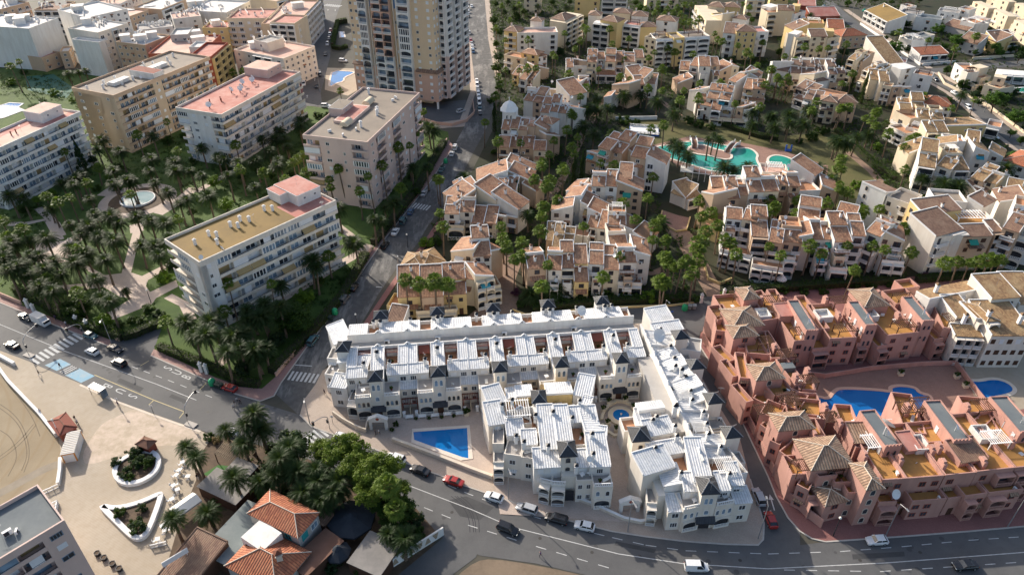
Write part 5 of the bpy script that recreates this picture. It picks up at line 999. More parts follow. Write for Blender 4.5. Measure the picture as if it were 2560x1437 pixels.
def bush(px,py,r,mat='bush_leaf',sq=.75,z=None):
 c=P(px,py,r*.5);t=thing('bush','','bush',(c.x,c.y,z or 0),R.uniform(0,6.28),'garden bushes');link('foliage',round_crown(R.choice((3,4)),mat,'round',26,50,.10),(0,0,r*sq*.7),t,0,(r,r,r*sq));return reg(t,'bush')
def conifer(px,py,h,r,shape='column',mat='cypress_leaf',name='cypress',kind='cypress tree'):
 c=P(px,py,h/2);t=thing(name,'','tree',(c.x,c.y,0),0,kind+'s');link('trunk',trunk_me('fan'),(0,0,0),t,0,(.8,.8,h*.6));link('crown',round_crown(5,mat,shape,70,40,.075),(0,0,h*.52),t,0,(r,r,h*.48));return reg(t,kind)
def fl(s):v=[float(x)for x in s.replace('\n',' ').replace(';',' ').replace(',',' ').split()];return[(v[i],v[i+1])for i in range(0,len(v),2)]
for x,y in fl('1013,700;1050,703;1085,705;1120,703'):fan_palm(x,y,12.5,1.1)
VF='''1097,446;1100,530;1105,566;1337,449;1371,446;1357,415;1408,424;1371,464;1393,500;1359,515;1354,542;1345,576;1460,564;1254,564;1259,591;1266,615;1305,606;1286,650;1310,640;1371,662;1357,713;1508,684;1552,640;1562,510;1594,547;1619,495;1633,444;1636,562;1633,600;1663,596;1658,640;1675,655;1687,665;1660,703;1650,547;1496,407;1535,412
1747,502;1754,541;1784,533;1800,562;1765,579;1813,600;1827,608;1847,633;1740,600;1756,604;1738,620;1761,625;1719,650;1748,650;1736,683;1700,658;1673,654;1659,637;1665,600;1661,708;1921,616;1954,637;2027,612;2054,631;2119,614;2133,670;1923,500;1927,521;1940,514;1917,529;1998,500;2008,504;2031,523;2071,508;2102,471;2125,481;1992,533;2137,529
2148,530;2157,526;2201,521;2260,569;2276,629;2361,655;2401,651;2427,655;2449,648;2471,648;2489,648;2507,649;2184,615;2214,622
2104,269;2124,268;2188,280;2159,293;2181,302;2196,313;2225,332;2266,368;2277,346;2293,343;2313,350;2346,346;2266,424;2104,398;2097,420;2108,424;2075,446;2100,460;2119,479
1837,259;1746,248;1626,319;1663,312;1526,332;1572,340;1432,288;1415,324;1444,342;1436,384;1432,367;1386,351;1246,351;1296,359;1375,386;1275,401;1359,407;1409,417;1338,443;1394,497;1210,303
1322,100;1526,73;1460,69;1468,73;1414,84;1439,121;1478,127;1522,127;1572,96;1606,123;1382,134;1389,142;1318,171;1336,169;1297,177;1261,173;1418,184;1499,173;1551,192;1574,198;1622,186;1451,242;1466,219;1430,282
1629,12;1650,8;1675,8;1694,19;1710,12;1727,10;1635,31;1660,35;1685,31;1702,35;1714,44;1696,52;1710,56;1727,54;1740,56;1643,21;1668,23;1618,22;1748,28
1750,48;1767,46;1698,106;1717,102;1735,134;1658,171;1623,144;1788,84;1796,98;1808,104;1846,113;1869,129;1907,106;1712,225;1748,238;1806,209;1752,207;1894,163;1932,173;1944,192;1915,213;1904,267;1858,10;1875,19
2011,117;2048,121;2073,119;1908,106;1927,171;1946,196;1965,194;1973,207;1954,209;2134,184;2109,209;2044,255;2100,269;2190,278;2029,276;2321,100;2390,121'''
for x,y in fl(VF):fan_palm(x,y,R.uniform(9.3,11)if y>160 else R.uniform(10,12))
VD='1163,442;1320,535;1325,738;1384,728;1648,558;1815,421;1834,425;1869,421;1998,408;2048,425;2081,450;2141,343;2170,339;2097,357;2115,361;2310,449;2361,460;2394,466;2519,424;2500,493;2467,497;1644,255;1686,285;1694,265;1879,312;1935,319;1973,308;2007,312;2026,278;1886,282;1928,297;1610,353;1686,361;1701,368;1720,391;2090,353;1467,275;1492,275;1519,271;1484,334;1461,317;1286,21;1345,17;1416,19;1560,240;1604,238;1491,246;1472,269;2025,40;1973,288;1931,292;2406,236'
for x,y in fl(VD):date_palm(x,y,R.uniform(6,8)if y<700 else 2.6,1.12)
for x,y in fl('1773,350;1784,338;1796,350'):date_palm(x,y,8.5,.8)
PKF='8,553;54,573;173,493;143,503;110,490;326,485;441,548;190,625;161,377;196,264;227,285;248,297;342,337;442,377;417,302;600,423;490,233;582,179;607,177;513,229;755,385;742,396;734,404;713,446;765,429;782,431;1061,277;1041,332;995,367;1020,363;959,411;926,440;853,417;811,425;828,446;897,476;830,469;1093,444;851,227;668,710;568,707;30,165;50,155'
for x,y in fl(PKF):fan_palm(x,y,14 if(x,y)in((959,411),(926,440),(853,417),(995,367),(1020,363))else 12.5 if(x,y)in((568,707),(668,710),(30,165),(50,155))else R.uniform(9,11))
PKD='39,605;73,605;115,595;175,565;183,463;200,440;233,498;241,535;273,540;331,458;393,458;341,543;449,510;248,590;286,603;348,615;386,615;414,560;376,555;216,635;175,625;8,628;43,670;108,675;138,655;188,660;261,653;100,718;125,731;238,700;253,746;271,756;25,490;58,500;160,460;8,648;246,376;382,343;325,454;188,450;506,371;544,394;653,348;753,304;438,408;600,408;640,404;673,383;713,348;431,250;461,248;1074,317;1082,325;1053,317;1068,419;750,318;934,550;954,553;981,510;890,610;774,654;787,674;703,714;847,523;464,804;484,841;521,837;534,801;581,844;611,834;628,770;600,866;640,872;30,615;60,690;75,640;150,690;205,590;225,565;300,560;420,600;395,640;620,800;655,760;172,185;195,182;212,178;640,470;560,400;690,420;480,430;370,430;280,430;820,330;700,330'
for x,y in fl(PKD):date_palm(x,y,R.uniform(7.5,9.5),1.0)
date_palm(316,728,2.6,.55);
for x,y,h,s in((640,1035,10,1.0),(615,1062,9,1.0),(655,1075,7,.95),(470,1118,8,.95),(492,1142,8,1.0),(590,1192,8,.9),(430,1290,8,.85),(520,1282,3.5,1.0),(697,1150,9.5,1.15),(690,1190,7,.9),(780,1172,8,.9),(850,1205,7,1.0),(975,1330,6.5,.9),(1008,1348,6,.95)):date_palm(x,y,h,s)
fan_palm(962,1207,11,1.15,True);fan_palm(988,1262,9,1.15,True)
for x,y,h in((1436,428,11),(1456,422,13),(1236,294,12),(1292,486,10),(2094,182,11),(2161,221,14),(2132,205,9),(1738,192,7),(1652,72,6),(2068,128,6),(1975,135,6),(1560,512,5)):conifer(x,y,h,1.35 if h>9 else.9)
conifer(200,395,13,2.8,'cone','cypress_leaf','monkey_puzzle_tree','araucaria tree')
for x,y,r,h,sq in((2241,117,4.2,5,.8),(2346,71,4,5,.75),(2394,100,5,6,.6),(2459,108,3.2,4,.9),(2492,246,5.6,6.5,.62),(2546,288,5,5,.62),(2492,117,3.6,4,.6),(2452,71,3.5,4,.7),(2255,105,3,4,.7)):broad_tree(x,y,r,h,'pine_leaf','round',sq,'round pine','pine_tree')
for x,y,r,h in((345,60,0,0),):
 pass
def ficus():
 c=P(915,1230,3);t=thing('ficus_tree','huge bright green ficus tree spreading over the restaurant yard','tree',(c.x,c.y,0));link('trunk',limbs_me(1),(0,0,0),t,0,(8,8,7))
 for x,y,z,r in((840,1128,8,3.6),(875,1110,8.5,3.2),(800,1120,7.5,2.4),(905,1140,8,3),(950,1160,8.5,3.2),(985,1165,7.5,2.4),(920,1185,9,3.4),(880,1165,9,3.0),(920,1235,8,3.0),(955,1215,7.5,2.6),(1000,1225,6,2.6),(960,1260,5.5,3.0),(1010,1275,4,3.0),(985,1310,3,3.0),(900,1205,7,2.4)):
  p=P(x,y,z);link('crown',round_crown(R.choice((11,12)),'ficus_leaf' if y<1250 else 'bush_leaf','round',60,70,.07),(p.x-c.x,p.y-c.y,z),t,R.uniform(0,6),(r,r,r*.8))
ficus()
broad_tree(735,1110,4.2,5,'cypress_leaf','round',.9,'dark leafy tree');broad_tree(720,1160,3.5,4,'cypress_leaf','round',.9,'dark leafy tree')
broad_tree(737,795,5.4,4.2,'bush_leaf','round',.85,'dark leafy tree',fine=True);broad_tree(565,508,3.4,3.2,'bright_leaf','round',.7,'bright leafy tree');broad_tree(535,452,2.8,3,'bright_leaf','round',.9,'bright leafy tree');broad_tree(190,765,4.6,3,'bush_leaf','round',.7,'dark leafy tree',fine=True);broad_tree(548,400,2.2,2.5,'bright_leaf','round',.9,'bright leafy tree')
for x,y,r,m in((1623,738,2.9,'bright_leaf'),(1590,742,2,'bush_leaf'),(1565,735,2.2,'bush_leaf'),(1520,735,2,'bush_leaf'),(1490,745,1.8,'bush_leaf'),(1450,745,1.8,'bush_leaf'),(1410,755,2,'bush_leaf'),(1290,730,1.8,'purple_leaf'),(1660,745,2.2,'bush_leaf'),(1700,742,2,'bush_leaf'),(1740,745,1.8,'bush_leaf'),(1300,760,1.6,'bush_leaf'),(1068,605,3.0,'bright_leaf'),(1090,600,2.6,'bush_leaf'),(1820,735,2.2,'bright_leaf'),(1850,740,1.8,'bush_leaf'),(1880,730,1.8,'bush_leaf'),(1560,300,3.4,'bush_leaf'),(1590,305,2.6,'bush_leaf'),(1720,300,3,'bush_leaf'),(1750,310,2.8,'bush_leaf'),(1780,315,2.6,'bush_leaf'),(2030,340,3.2,'bush_leaf'),(2060,325,3,'bush_leaf'),(2000,352,2,'bush_leaf'),(2195,365,2.4,'bright_leaf'),(2140,460,2.6,'bright_leaf'),(2318,690,1.8,'purple_leaf'),(2140,715,1.7,'bush_leaf'),(2180,715,1.7,'bush_leaf'),(2230,712,1.7,'bush_leaf'),(1960,725,1.7,'bush_leaf'),(2010,728,1.7,'bush_leaf'),(2060,728,1.7,'bush_leaf'),(1370,725,1.6,'bush_leaf'),(375,770,2.4,'bush_leaf'),(330,800,2,'bush_leaf'),(395,785,2,'cypress_leaf'),(300,810,1.6,'bush_leaf'),(360,800,2.2,'bush_leaf'),(20,160,3,'bush_leaf'),(30,205,3,'bright_leaf'),(135,230,2.8,'bright_leaf'),(60,180,2.4,'bush_leaf'),(180,250,2,'bright_leaf'),(710,690,1.6,'bush_leaf'),(860,700,1.8,'bush_leaf'),(240,470,2,'bush_leaf'),(1010,470,2,'bush_leaf'),(1030,440,2,'bush_leaf'),(820,290,3.2,'bush_leaf'),(795,288,2.6,'bush_leaf'),(845,285,2.2,'bush_leaf'),(1480,260,2,'bush_leaf'),(1250,400,2.2,'bush_leaf'),(1235,380,2,'bush_leaf'),(1210,420,2,'bush_leaf'),(1150,450,2.2,'bush_leaf'),(1135,470,2,'bush_leaf'),(1230,250,2.6,'bush_leaf'),(1245,220,2.4,'bush_leaf'),(655,1240,1.8,'bush_leaf'),(905,1425,1.8,'bush_leaf'),(830,1420,2,'cypress_leaf'),(520,1090,1.5,'bush_leaf'),(540,1100,1.3,'dry_leaf'),(290,470,2,'cypress_leaf'),(355,530,1.3,'cypress_leaf')):
 bush(x,y,r,m)
def hedge(px,w,h,mat='bush_leaf',label=''):
 pts=PP(px);rr=random.Random(len(PLANTS));mb=MB();L=sum((b-a).length for a,b in zip(pts,pts[1:]));n=int(min(4200,L*w*h*22))
 core=path_mesh([Vector((p.x,p.y,0))for p in pts],w*.75,h*.85)
 for _ in range(n):
  s=rr.uniform(0,L)
  for a,b in zip(pts,pts[1:]):
   l=(b-a).length
   if s<=l:break
   s-=l
  d=(b-a)/l;k=Vector((-d.y,d.x,0));f=rr.choice((0,0,1,2));u=rr.uniform(-.5,.5)*w if f==0 else(-.5 if f==1 else.5)*w+rr.uniform(-.08,.08);z=h+rr.uniform(-.15,.12)if f==0 else rr.uniform(.05,h)
  c=a+d*s+k*u+Vector((0,0,z));n_=Vector((rr.gauss(0,1),rr.gauss(0,1),rr.gauss(0,1)+1)).normalized();e=n_.orthogonal().normalized();g=n_.cross(e);q=rr.uniform(.10,.24);mb.face((c-e*q,c-g*q*.6,c+e*q,c+g*q*.6))
 o=pts[0];t=thing('hedge',label,'hedge',(o.x,o.y,0));mb.v=[(x-o.x,y-o.y,z)for x,y,z in mb.v];core.v=[(x-o.x,y-o.y,z)for x,y,z in core.v]
 link('foliage',mb.mesh('foliage',[mat]),(0,0,0),t);link('stems',core.mesh('stems',['undergrowth']),(0,0,0),t);return t
hedge((120,772,150,790,200,815,255,833,310,848),2.4,2.2,label='dark clipped hedge along the park pavement left of the driveway')
hedge((310,848,345,838,380,822,410,815),2.2,2.0,label='clipped hedge bending up beside the park driveway')
hedge((400,872,470,900,545,928,600,958,650,965),2.2,1.8,label='hedge along the park pavement right of the driveway, above the bus lane')
hedge((680,935,740,873,800,812,860,740,915,640),2.8,2.0,label='long hedge inside the salmon wall along the side street')
hedge((935,612,985,550,1045,475,1110,360),3.0,2.2,label='hedge along the upper side street in front of the beige block')
hedge((40,730,80,750,120,768),2,2,label='short hedge beside the white park gate at the left edge')
hedge((2090,330,2130,360,2180,410,2235,450),2.0,1.6,label='curving hedge at the right side of the dry garden lawn')
hedge((1795,310,1850,330,1900,345,1945,350),2.2,1.8,label='clipped hedge between the lagoon terrace and the arched villa')
hedge((832,120,838,90,845,62,868,58),2.0,3.0,label='tall hedge round the tiny pool beside the street')
hedge((832,122,850,126,868,120),2.0,2.0,label='low hedge corner in front of the tiny pool')
hedge((1830,735,1900,728,2000,722,2100,715,2260,705),2.6,2.0,label='dark hedge between the four storey terrace and the pink complex')
hedge((2290,705,2400,695,2520,690),2.4,1.8,label='dark hedge in front of the tall cream apartment villa')
hedge((1330,775,1420,765,1520,757,1640,752,1730,752),2.2,1.6,label='garden hedge between the long terracotta terrace and the white complex lane')
def inside(pt,poly):
 x,y=pt;c=False;j=len(poly)-1
 for i in range(len(poly)):
  (a,b),(d,e)=poly[i],poly[j]
  if(b>y)!=(e>y)and x<(d-a)*(y-b)/(e-b)+a:c=not c
  j=i
 return c
def undergrowth(name,polys,holes,dens,mat,seed,size=.34,hmax=1.2):
 rr=random.Random(seed);mb=MB();polys=[fl(p)for p in polys];holes=[fl(p)for p in holes]
 for poly in polys:
  w=[P(*q)for q in poly];xs=[q.x for q in w];ys=[q.y for q in w];W=[(q.x,q.y)for q in w];n=int((max(xs)-min(xs))*(max(ys)-min(ys))*dens);HW=[[(P(*q).x,P(*q).y)for q in h]for h in holes]
  for _ in range(n):
   p=(rr.uniform(min(xs),max(xs)),rr.uniform(min(ys),max(ys)))
   if not inside(p,W)or any(inside(p,h)for h in HW):continue
   hh=rr.uniform(.2,hmax);k=rr.uniform(.5,1.3)
   for _ in range(9):
    c=Vector((p[0]+rr.gauss(0,.5)*k,p[1]+rr.gauss(0,.5)*k,rr.uniform(.05,hh)));nn=Vector((rr.gauss(0,.7),rr.gauss(0,.7),1)).normalized();e=nn.orthogonal().normalized();g=nn.cross(e);q=size*rr.uniform(.5,1.2);t=rr.uniform(0,3);e,g=e*math.cos(t)+g*math.sin(t),g*math.cos(t)-e*math.sin(t)
    mb.face((c-e*q,c-g*q*.55,c+e*q,c+g*q*.55))
 struct(name,mb.mesh(name,[mat]),kind='stuff')
undergrowth('garden_undergrowth',['1000,600;1110,600;1250,640;1310,640;1320,740;1640,760;1720,735;1700,560;1660,540;1640,440;1560,300;1500,250;1240,420;1160,460;1060,600','1700,600;1780,560;1860,640;2260,700;2260,560;2120,480;1900,520;1780,510','1800,705;2260,690;2260,715;1810,735','2290,685;2560,670;2560,690;2290,705','1240,200;1500,200;1640,290;1830,290;1950,300;2240,300;2300,440;2150,520;2100,380;1700,330;1560,260;1400,420;1240,430','1225,0;1640,0;1760,0;1760,100;1960,170;2120,150;2240,280;1700,250;1240,210','2130,380;2560,480;2560,560;2260,560','1900,0;2060,0;2160,110;1960,150','1740,130;1960,150;1960,210;1760,230'],['1640,560;1700,590;1770,740;1800,740;1700,540;1655,525','1615,365;1720,340;1850,352;1960,375;2070,415;2065,470;1900,476;1690,412','1540,320;1600,285;1850,320;1960,335;2150,345;2200,480;2100,540;2050,430;1700,345'],.24,'bush_leaf',5,.42,1.9)
undergrowth('park_undergrowth',['700,800;740,850;860,720;900,640;840,660;760,720','440,330;760,280;800,440;700,520;560,560;440,470','200,330;430,320;440,440;330,470;230,440','0,480;170,480;90,600;0,640','0,650;90,640;160,690;120,750;0,725','830,500;930,540;1040,440;1080,330;960,500','0,180;180,190;190,250;120,260;60,250;0,240'],['340,450;440,470;430,540;330,560;250,520'],.19,'bush_leaf',6,.36,1.0)
# the white complex
def balus_me(m='white_paint'):
 def f():
  mb=MB();mb.box(-.5,-.1,0,.5,.1,.12);mb.box(-.5,-.11,.8,.5,.11,.95);mb.box(-.5,-.14,0,-.44,.14,1.02);mb.box(.44,-.14,0,.5,.14,1.02)
  for k in range(8):x=-.385+k*.11;mb.lathe([(.022,.12),(.036,.35),(.018,.6),(.03,.8)],6,0,(x,0),2.6)
  return mb.mesh('balustrade',[m])
 return lib(('bl',m),f)
def balus(b,w0,w1,z):
 w0,w1=Vector(w0),Vector(w1);d=w1-w0;c=(w0+w1)/2;b.part('balustrade',balus_me(),(c.x,c.y,z),math.atan2(d.y,d.x),(d.length,1,1))
def gable_me():
 def f():
  mb=MB();p=[(-1.1,0),(-.75,.12),(-.55,.45),(0,.85),(.55,.45),(.75,.12),(1.1,0)]
  for y in(-.14,.14):mb.face([(x,y,z)for x,z in p][::(1 if y<0 else-1)])
  for a,c in zip(p,p[1:]):mb.face(((a[0],-.14,a[1]),(c[0],-.14,c[1]),(c[0],.14,c[1]),(a[0],.14,a[1])))
  mb.lathe([(.18,0),(.12,.01)],10);mb.v[-20:]=[(v[0],-.15-v[2],.36+v[1])for v in mb.v[-20:]];mb.m[-11:]=[1]*11
  return mb.mesh('gable_ornament',['white_paint','metal_dark'])
 return lib('gable',f)
WT,BT,CH='white_tiles','black_tiles',None
def white_bld(label,px):
 b=Bld('townhouse_row',label,px,'townhouses',None,WT,'white_paint','white_paint',2.9);b.chim=('white_paint',BT);b.lw='pale_cream_wall';return b
def chim(b,w,s=1.0):b.part('chimney',chimney_me('white_paint',BT),w,R.uniform(-.1,.1),(s,s,s))
O_=P(937,950,11.5);E_=P(1556,904,11.5);O_.z=E_.z=0;U_=(E_-O_).normalized();V_=Vector((-U_.y,U_.x,0));SP=(E_-O_).length/4;AN=math.atan2(U_.y,U_.x)
G=lambda u,v,z=0.0:O_+U_*u+V_*v+Vector((0,0,z))
def rowblock(b,u0,u1,v0,v1,z,roof,wall='w',face='',**k):return block(b,0,0,0,0,z,v1-v0,roof,wall,face,world=(G(u0,v0),G(u1,v0)),**k)
b=white_bld('long white townhouse row with black pyramid towers facing the blue pool',(1240,1010));b.o=G(SP*2,5);b.e.location=b.o
LW='c'
for i in range(5):
 c=i*SP
 rowblock(b,c-1.35,c+1.35,0,3.0,11.4,'H','p','',rmat=BT,slope=.62)
 for f in(.55,-.55):b.part('arched_window',arch_window_me('white_paint','glass_blue'),G(c+f,0,8.3),AN,(.75,1,1.9))
 b.part('arched_window',arch_window_me('white_paint','glass_blue'),G(c,0,5.2),AN,(1.0,1,1.3));b.part('door',door_me('dark_wood'),G(c,.0,.1),AN,(1.4,1,2.5))
 mb=MB();a=[(-1.7,-1.3,3.1),(1.7,-1.3,3.1),(1.7,.05,3.9),(-1.7,.05,3.9)];mb.face(a,0,[(0,0),(3.4,0),(3.4,1.5),(0,1.5)]);mb.face([(x,y,z-.14)for x,y,z in a][::-1],0);mb.face([a[1],a[0],(-1.7,-1.3,2.96),(1.7,-1.3,2.96)],0);b.part('porch_roof',mb.mesh('porch_roof',[BT]),G(c,0,0),AN)
 for s in(-1,1):
  u0,u1=(c+1.36,c+4.9)if s>0 else(c-4.9,c-1.36);um=(u0+u1)/2
  rowblock(b,u0,u1,-.25,4.6,6.75,'T','p','',floor='grey_floor',par=.12);balus(b,G(u0+.2,-.13),G(u1-.2,-.13),6.72)
  for k in(-1,0,1):b.part('arched_window',arch_window_me('cream_wall',R.choice(('glass','glass','glass_blue'))),G(um+k*1.0,-.25,3.9),AN,(.72,1,1.5))
  b.part('loggia',lib(('lgw',i%2),lambda:loggia_me('pale_cream_wall','glass','white_paint',True)),G(um,-.25,0.3),AN,(3.2,.35,2.9))
  for k in range(3):b.part('stair_flight',lib('step',lambda:step_me()),G(c+s*1.75,3.2+k*1.2,6.7+k*.5),AN,(.8,1.3,.5))if False else None
  w0,w1=(c+2.2,c+6.9)if s>0 else(c-6.9,c-2.2)
  rowblock(b,w0,w1,4.6,7.4,8.7,'F','w','sw' if s>0 else 'ws',slope=.16);chim(b,G((w0+w1)/2-s*1.7,6.6,9.6))
  t0,t1=(c+1.5,c+4.7)if s>0 else(c-4.7,c-1.5)
  rowblock(b,t0,t1,7.42,13.0,7.9,'T','w','',par=.7)
  b.part('pergola',pergola_me('pipe_red'),G((t0+t1)/2,12.1,7.3),AN,(2.9,1.4,2.3))if(i+s)%3 else b.part('awning',awning_me('pipe_red'),G((t0+t1)/2,12.9,8.2),AN,(2.6,1.8,1.6))
  p0,p1=(c+4.72,c+6.9)if s>0 else(c-6.9,c-4.72)
  rowblock(b,p0,p1,7.42,13.0,9.3,'F','w','',slope=.13)
 rowblock(b,c-1.48,c+1.48,3.1,13.0,8.8,'F','w','',slope=.13);chim(b,G(c,9.5,9.9),1.15)
 if i<4:
  rowblock(b,c+4.92,c+SP-4.92,2.6,4.58,6.0,'F','p','ww',slope=.22);b.part('pergola',pergola_me('pipe_red'),G(c+SP/2,1.6,0),AN,(3.6,2.0,3.2))
  mb=MB();mb.box(-.1,-2.2,0,.1,.0,1.8);b.part('garden_wall',mb.mesh('garden_wall',['cream_wall']),G(c+SP/2,2.5,0),AN)
  for s in(-1.4,1.4):mb=MB();mb.box(-.3,-.25,0,.3,.25,1.5);mb.box(-.36,-.3,1.5,.36,.3,1.65);b.part('gate_post',mb.mesh('gate_post',['white_paint']),G(c+SP/2+s,-.3,0),AN)
 for s in(0,.5):
  if i==4 and s:continue
  b.part('gable_ornament',gable_me(),G(c+s*SP,13.1,10.2),AN)
  b.part('gable_ornament',gable_me(),G(c+s*SP,16.8,11.25),AN)
rowblock(b,-7.2,4*SP+6.9,13.0,13.3,10.3,'P');rowblock(b,-7.2,4*SP+6.9,13.3,16.6,8.8,'P','g');rowblock(b,-7.2,4*SP+6.9,16.6,16.9,11.3,'P')
al=MB();q=[G(-7.2,13.31,8.83),G(4*SP+6.9,13.31,8.83),G(4*SP+6.9,16.59,8.83),G(-7.2,16.59,8.83)];al.face([p-b.o for p in q]);link('roof',al.mesh('roof',['grey_roof']),(0,0,0),b.e)
for u in(2,14,30,47):b.part('air_conditioner',ac_me(),G(u,15.6,8.85),AN,(1.3,)*3);mb=MB();mb.box(-2,-.4,0,2,.4,.55);b.part('skylight_kerb',mb.mesh('skylight_kerb',['stone_trim']),G(u+6,14.5,8.84),AN)
b2=white_bld('white townhouse row with sunlit white roofs along the back lane',(1240,800));b2.o=G(SP*2,20);b2.e.location=b2.o;k=0;u=-7.2
while u<4*SP+6:
 w=(4.4,2.9,5.2)[k%3];u1=min(u+w,4*SP+6.9)
 if k%3==1:rowblock(b2,u,u1,16.92,22.5,9.4,'T','w','',par=.8);balus(b2,G(u,22.4),G(u1,22.4),8.7)
 else:rowblock(b2,u,u1,16.92,22.5,10.5,'B','w','',slope=.14)
 if k%2:chim(b2,G((u+u1)/2,21.6,9.9),1.0)
 u=u1;k+=1
for i in range(5):
 c=i*SP+.4;rowblock(b2,c-1.5,c+1.5,22.52,25.2,11.2,'H','w','',rmat=BT,slope=.62);chim(b2,G(c,20.6,10.2),1.2)
b2.part('satellite_dish',dish_me(),G(49,18.5,10.4),.5,(2.0,)*3)
b=white_bld('white corner house with round terraces at the street corner, left end of the row',(870,960));b.e.location=b.o
def rows(b,L):
 for r in L:
  o=dict(r[9])if len(r)>9 else{};block(b,*r[:6],r[6],r[7],r[8]if len(r)>8 else '',**o)
BL=dict(rmat=BT,slope=.62);GR=dict(floor='grey_floor',par=.5);TC=dict(floor='terrace_floor',par=.8);SL=dict(slope=.14)
rows(b,[(869,935,913,938,8.4,6,'F','w','ws',SL),(824,966,866,970,6.2,4,'F','w','w',SL),(869,1000,898,1003,4.6,3.5,'T','w','A',GR),(896,968,926,966,7,6,'T','w','ww',GR),(841,877,869,877,11.2,3.2,'H','w','',BL),(845,908,893,905,8.6,5,'L','w','',SL),(817,895,843,897,7.4,4,'T','w','w',GR),(811,934,838,938,6,5,'T','w','w',GR),(882,862,922,863,8.6,8,'T','w','',TC),(838,862,880,850,9.4,8,'L','w','',SL),(893,905,925,905,8,6,'T','w','',GR)])
for x,y in((822,902),(816,942)):pass
mb=path_mesh([p-b.o for p in PP((833,1037,860,1056,890,1072,915,1082,918,1065,922,1050))],.35,1.3);link('garden_wall',mb.mesh('garden_wall',['stone_trim']),(0,0,0),b.e)
b=white_bld('white townhouse wing with tiled roofs running down the narrow street',(1720,1000));b.e.location=b.o
W0=P(1846,1070,11);W1=P(1756,903,11);W0.z=W1.z=0;D_=(W1-W0).normalized();N_=Vector((-D_.y,D_.x,0));AW=math.atan2(D_.y,D_.x);Gw=lambda s,t,z=0.0:W0+D_*s+N_*t+Vector((0,0,z))
def wing(s0,s1,t0,t1,z,roof,wall='w',face='',**k):return block(b,0,0,0,0,z,t1-t0,roof,wall,face,world=(Gw(s0,t0),Gw(s1,t0)),**k)
for i,s in enumerate((-0.5,9.3,20.3,31.0)):
 wing(s-1.4,s+1.4,.2,3.2,10.8,'H','p','a',**BL)
 wing(s+1.42,s+4.6,-.3,4,6.4,'T','p','wa',**GR);balus(b,Gw(s+1.5,-.2),Gw(s+4.5,-.2),6.2)
 wing(s-4.6,s-1.42,-.3,4,6.4,'T','p','a',**GR)
 wing(s-4.6,s-1.42,4.02,9.4,8.0,'F','w','',slope=.22);wing(s+1.42,s+4.6,4.02,9.4,8.2,'F' if i%2 else 'T','w','',slope=.2);wing(s-1.4,s+1.4,3.22,9.4,8.6,'F','w','',slope=.16)
 chim(b,Gw(s,6.5,9.4),1.1);chim(b,Gw(s-3,5,8.8));chim(b,Gw(s+3.4,5.5,8.9))
 b.part('pergola',pergola_me('white_paint'),Gw(s+3,7,7.6),AW,(2.8,3.0,2.4))if i in(0,1)else None
 for k in(-.5,.5):b.part('arched_window',arch_window_me('white_paint','glass'),Gw(s+k,.2,7.8),AW,(.7,1,1.6))
wing(-6.5,37,9.4,9.8,10.2,'P');wing(3.0,27,9.82,13.2,8.3,'P','g');
al=MB();al.face([Gw(*q)-b.o for q in((3,9.82,8.33),(27,9.82,8.33),(27,13.2,8.33),(3,13.2,8.33))]);link('roof',al.mesh('roof',['grey_roof']),(0,0,0),b.e)
for i in range(12):
 if i%2==0 or i>8:b.part('gable_ornament',gable_me(),Gw(-4+i*3.3,9.6,10.15),AW)
A_=P(1626,886,8.6);B_=P(1714,1018,8.6);A_.z=B_.z=0
for k in range(5):
 p,q=A_.lerp(B_,k/5),A_.lerp(B_,(k+1)/5);z=8.6+(.5 if k%2 else 0);block(b,0,0,0,0,z,5.6,'F','p','aw',world=(p,q),slope=.22)
 if k==2:chim(b,(p+q)/2+Vector((3,.5,9.6)),1.2)
b.part('satellite_dish',dish_me(),P(1640,862,9.2),.6,(2.7,)*3);chim(b,P(1686,1030,9.6),1.4)
rows(b,[(1628,806,1684,797,8.0,5,'F','w','',dict(slope=.12)),(1640,838,1712,828,8.4,4,'F','w','w',dict(slope=.12)),(1655,866,1722,858,8.0,3.5,'F','w','w',dict(slope=.15)),(1690,870,1752,880,7.6,5,'T','w','',GR)])
b=white_bld('white corner townhouse with arched balconies at the lower right street corner',(1740,1260));b.e.location=b.o
rows(b,[(1671,1278,1709,1276,5.7,3.6,'F','p','w',SL),(1709,1275,1756,1265,6.5,4.2,'T','p','',GR),(1756,1233,1797,1231,10.4,3.6,'H','p','',BL),(1790,1265,1836,1256,6.5,4.2,'T','p','',GR),(1836,1257,1881,1253,6.0,3.4,'F','p','w',SL),(1711,1226,1754,1225,8.6,4,'F','w','ss',SL),(1797,1225,1827,1223,8.6,4,'F','w','w',SL),(1828,1212,1861,1210,8.4,5,'F','w','w',SL),(1662,1216,1709,1211,8.2,5,'L','w','',SL),(1735,1203,1782,1202,9.2,10,'F','w','',dict(slope=.13)),(1608,1187,1688,1163,9.6,5,'F','p','',dict(slope=.18)),(1688,1203,1737,1200,8.0,8,'T','w','',TC),(1784,1192,1832,1186,8.0,7,'T','w','',TC),(1836,1190,1870,1180,8,8,'T','w','w',GR),(1619,1090,1688,1077,9.4,4,'F','w','',SL),(1583,1102,1624,1099,10.3,3.6,'H','p','a',BL),(1647,1125,1698,1114,8.3,4,'T','w','',TC),(1626,1142,1716,1127,8.9,3.2,'F','w','',SL),(1590,1150,1626,1149,6,5,'T','p','',GR),(1600,1069,1636,1065,8.6,5,'F','w','',SL),(1561,1078,1598,1074,7,4,'T','w','',TC),(1598,1027,1662,1019,10,2.5,'B','w','',SL),(1634,1064,1672,1053,8.7,5,'T','w','',TC),(1617,1256,1643,1258,5.3,4,'T','p','A',GR),(1646,1240,1664,1238,7,5,'P','p',''),(1726,1110,1760,1118,8.4,10,'T','w','',dict(floor='grey_floor',par=.7))])
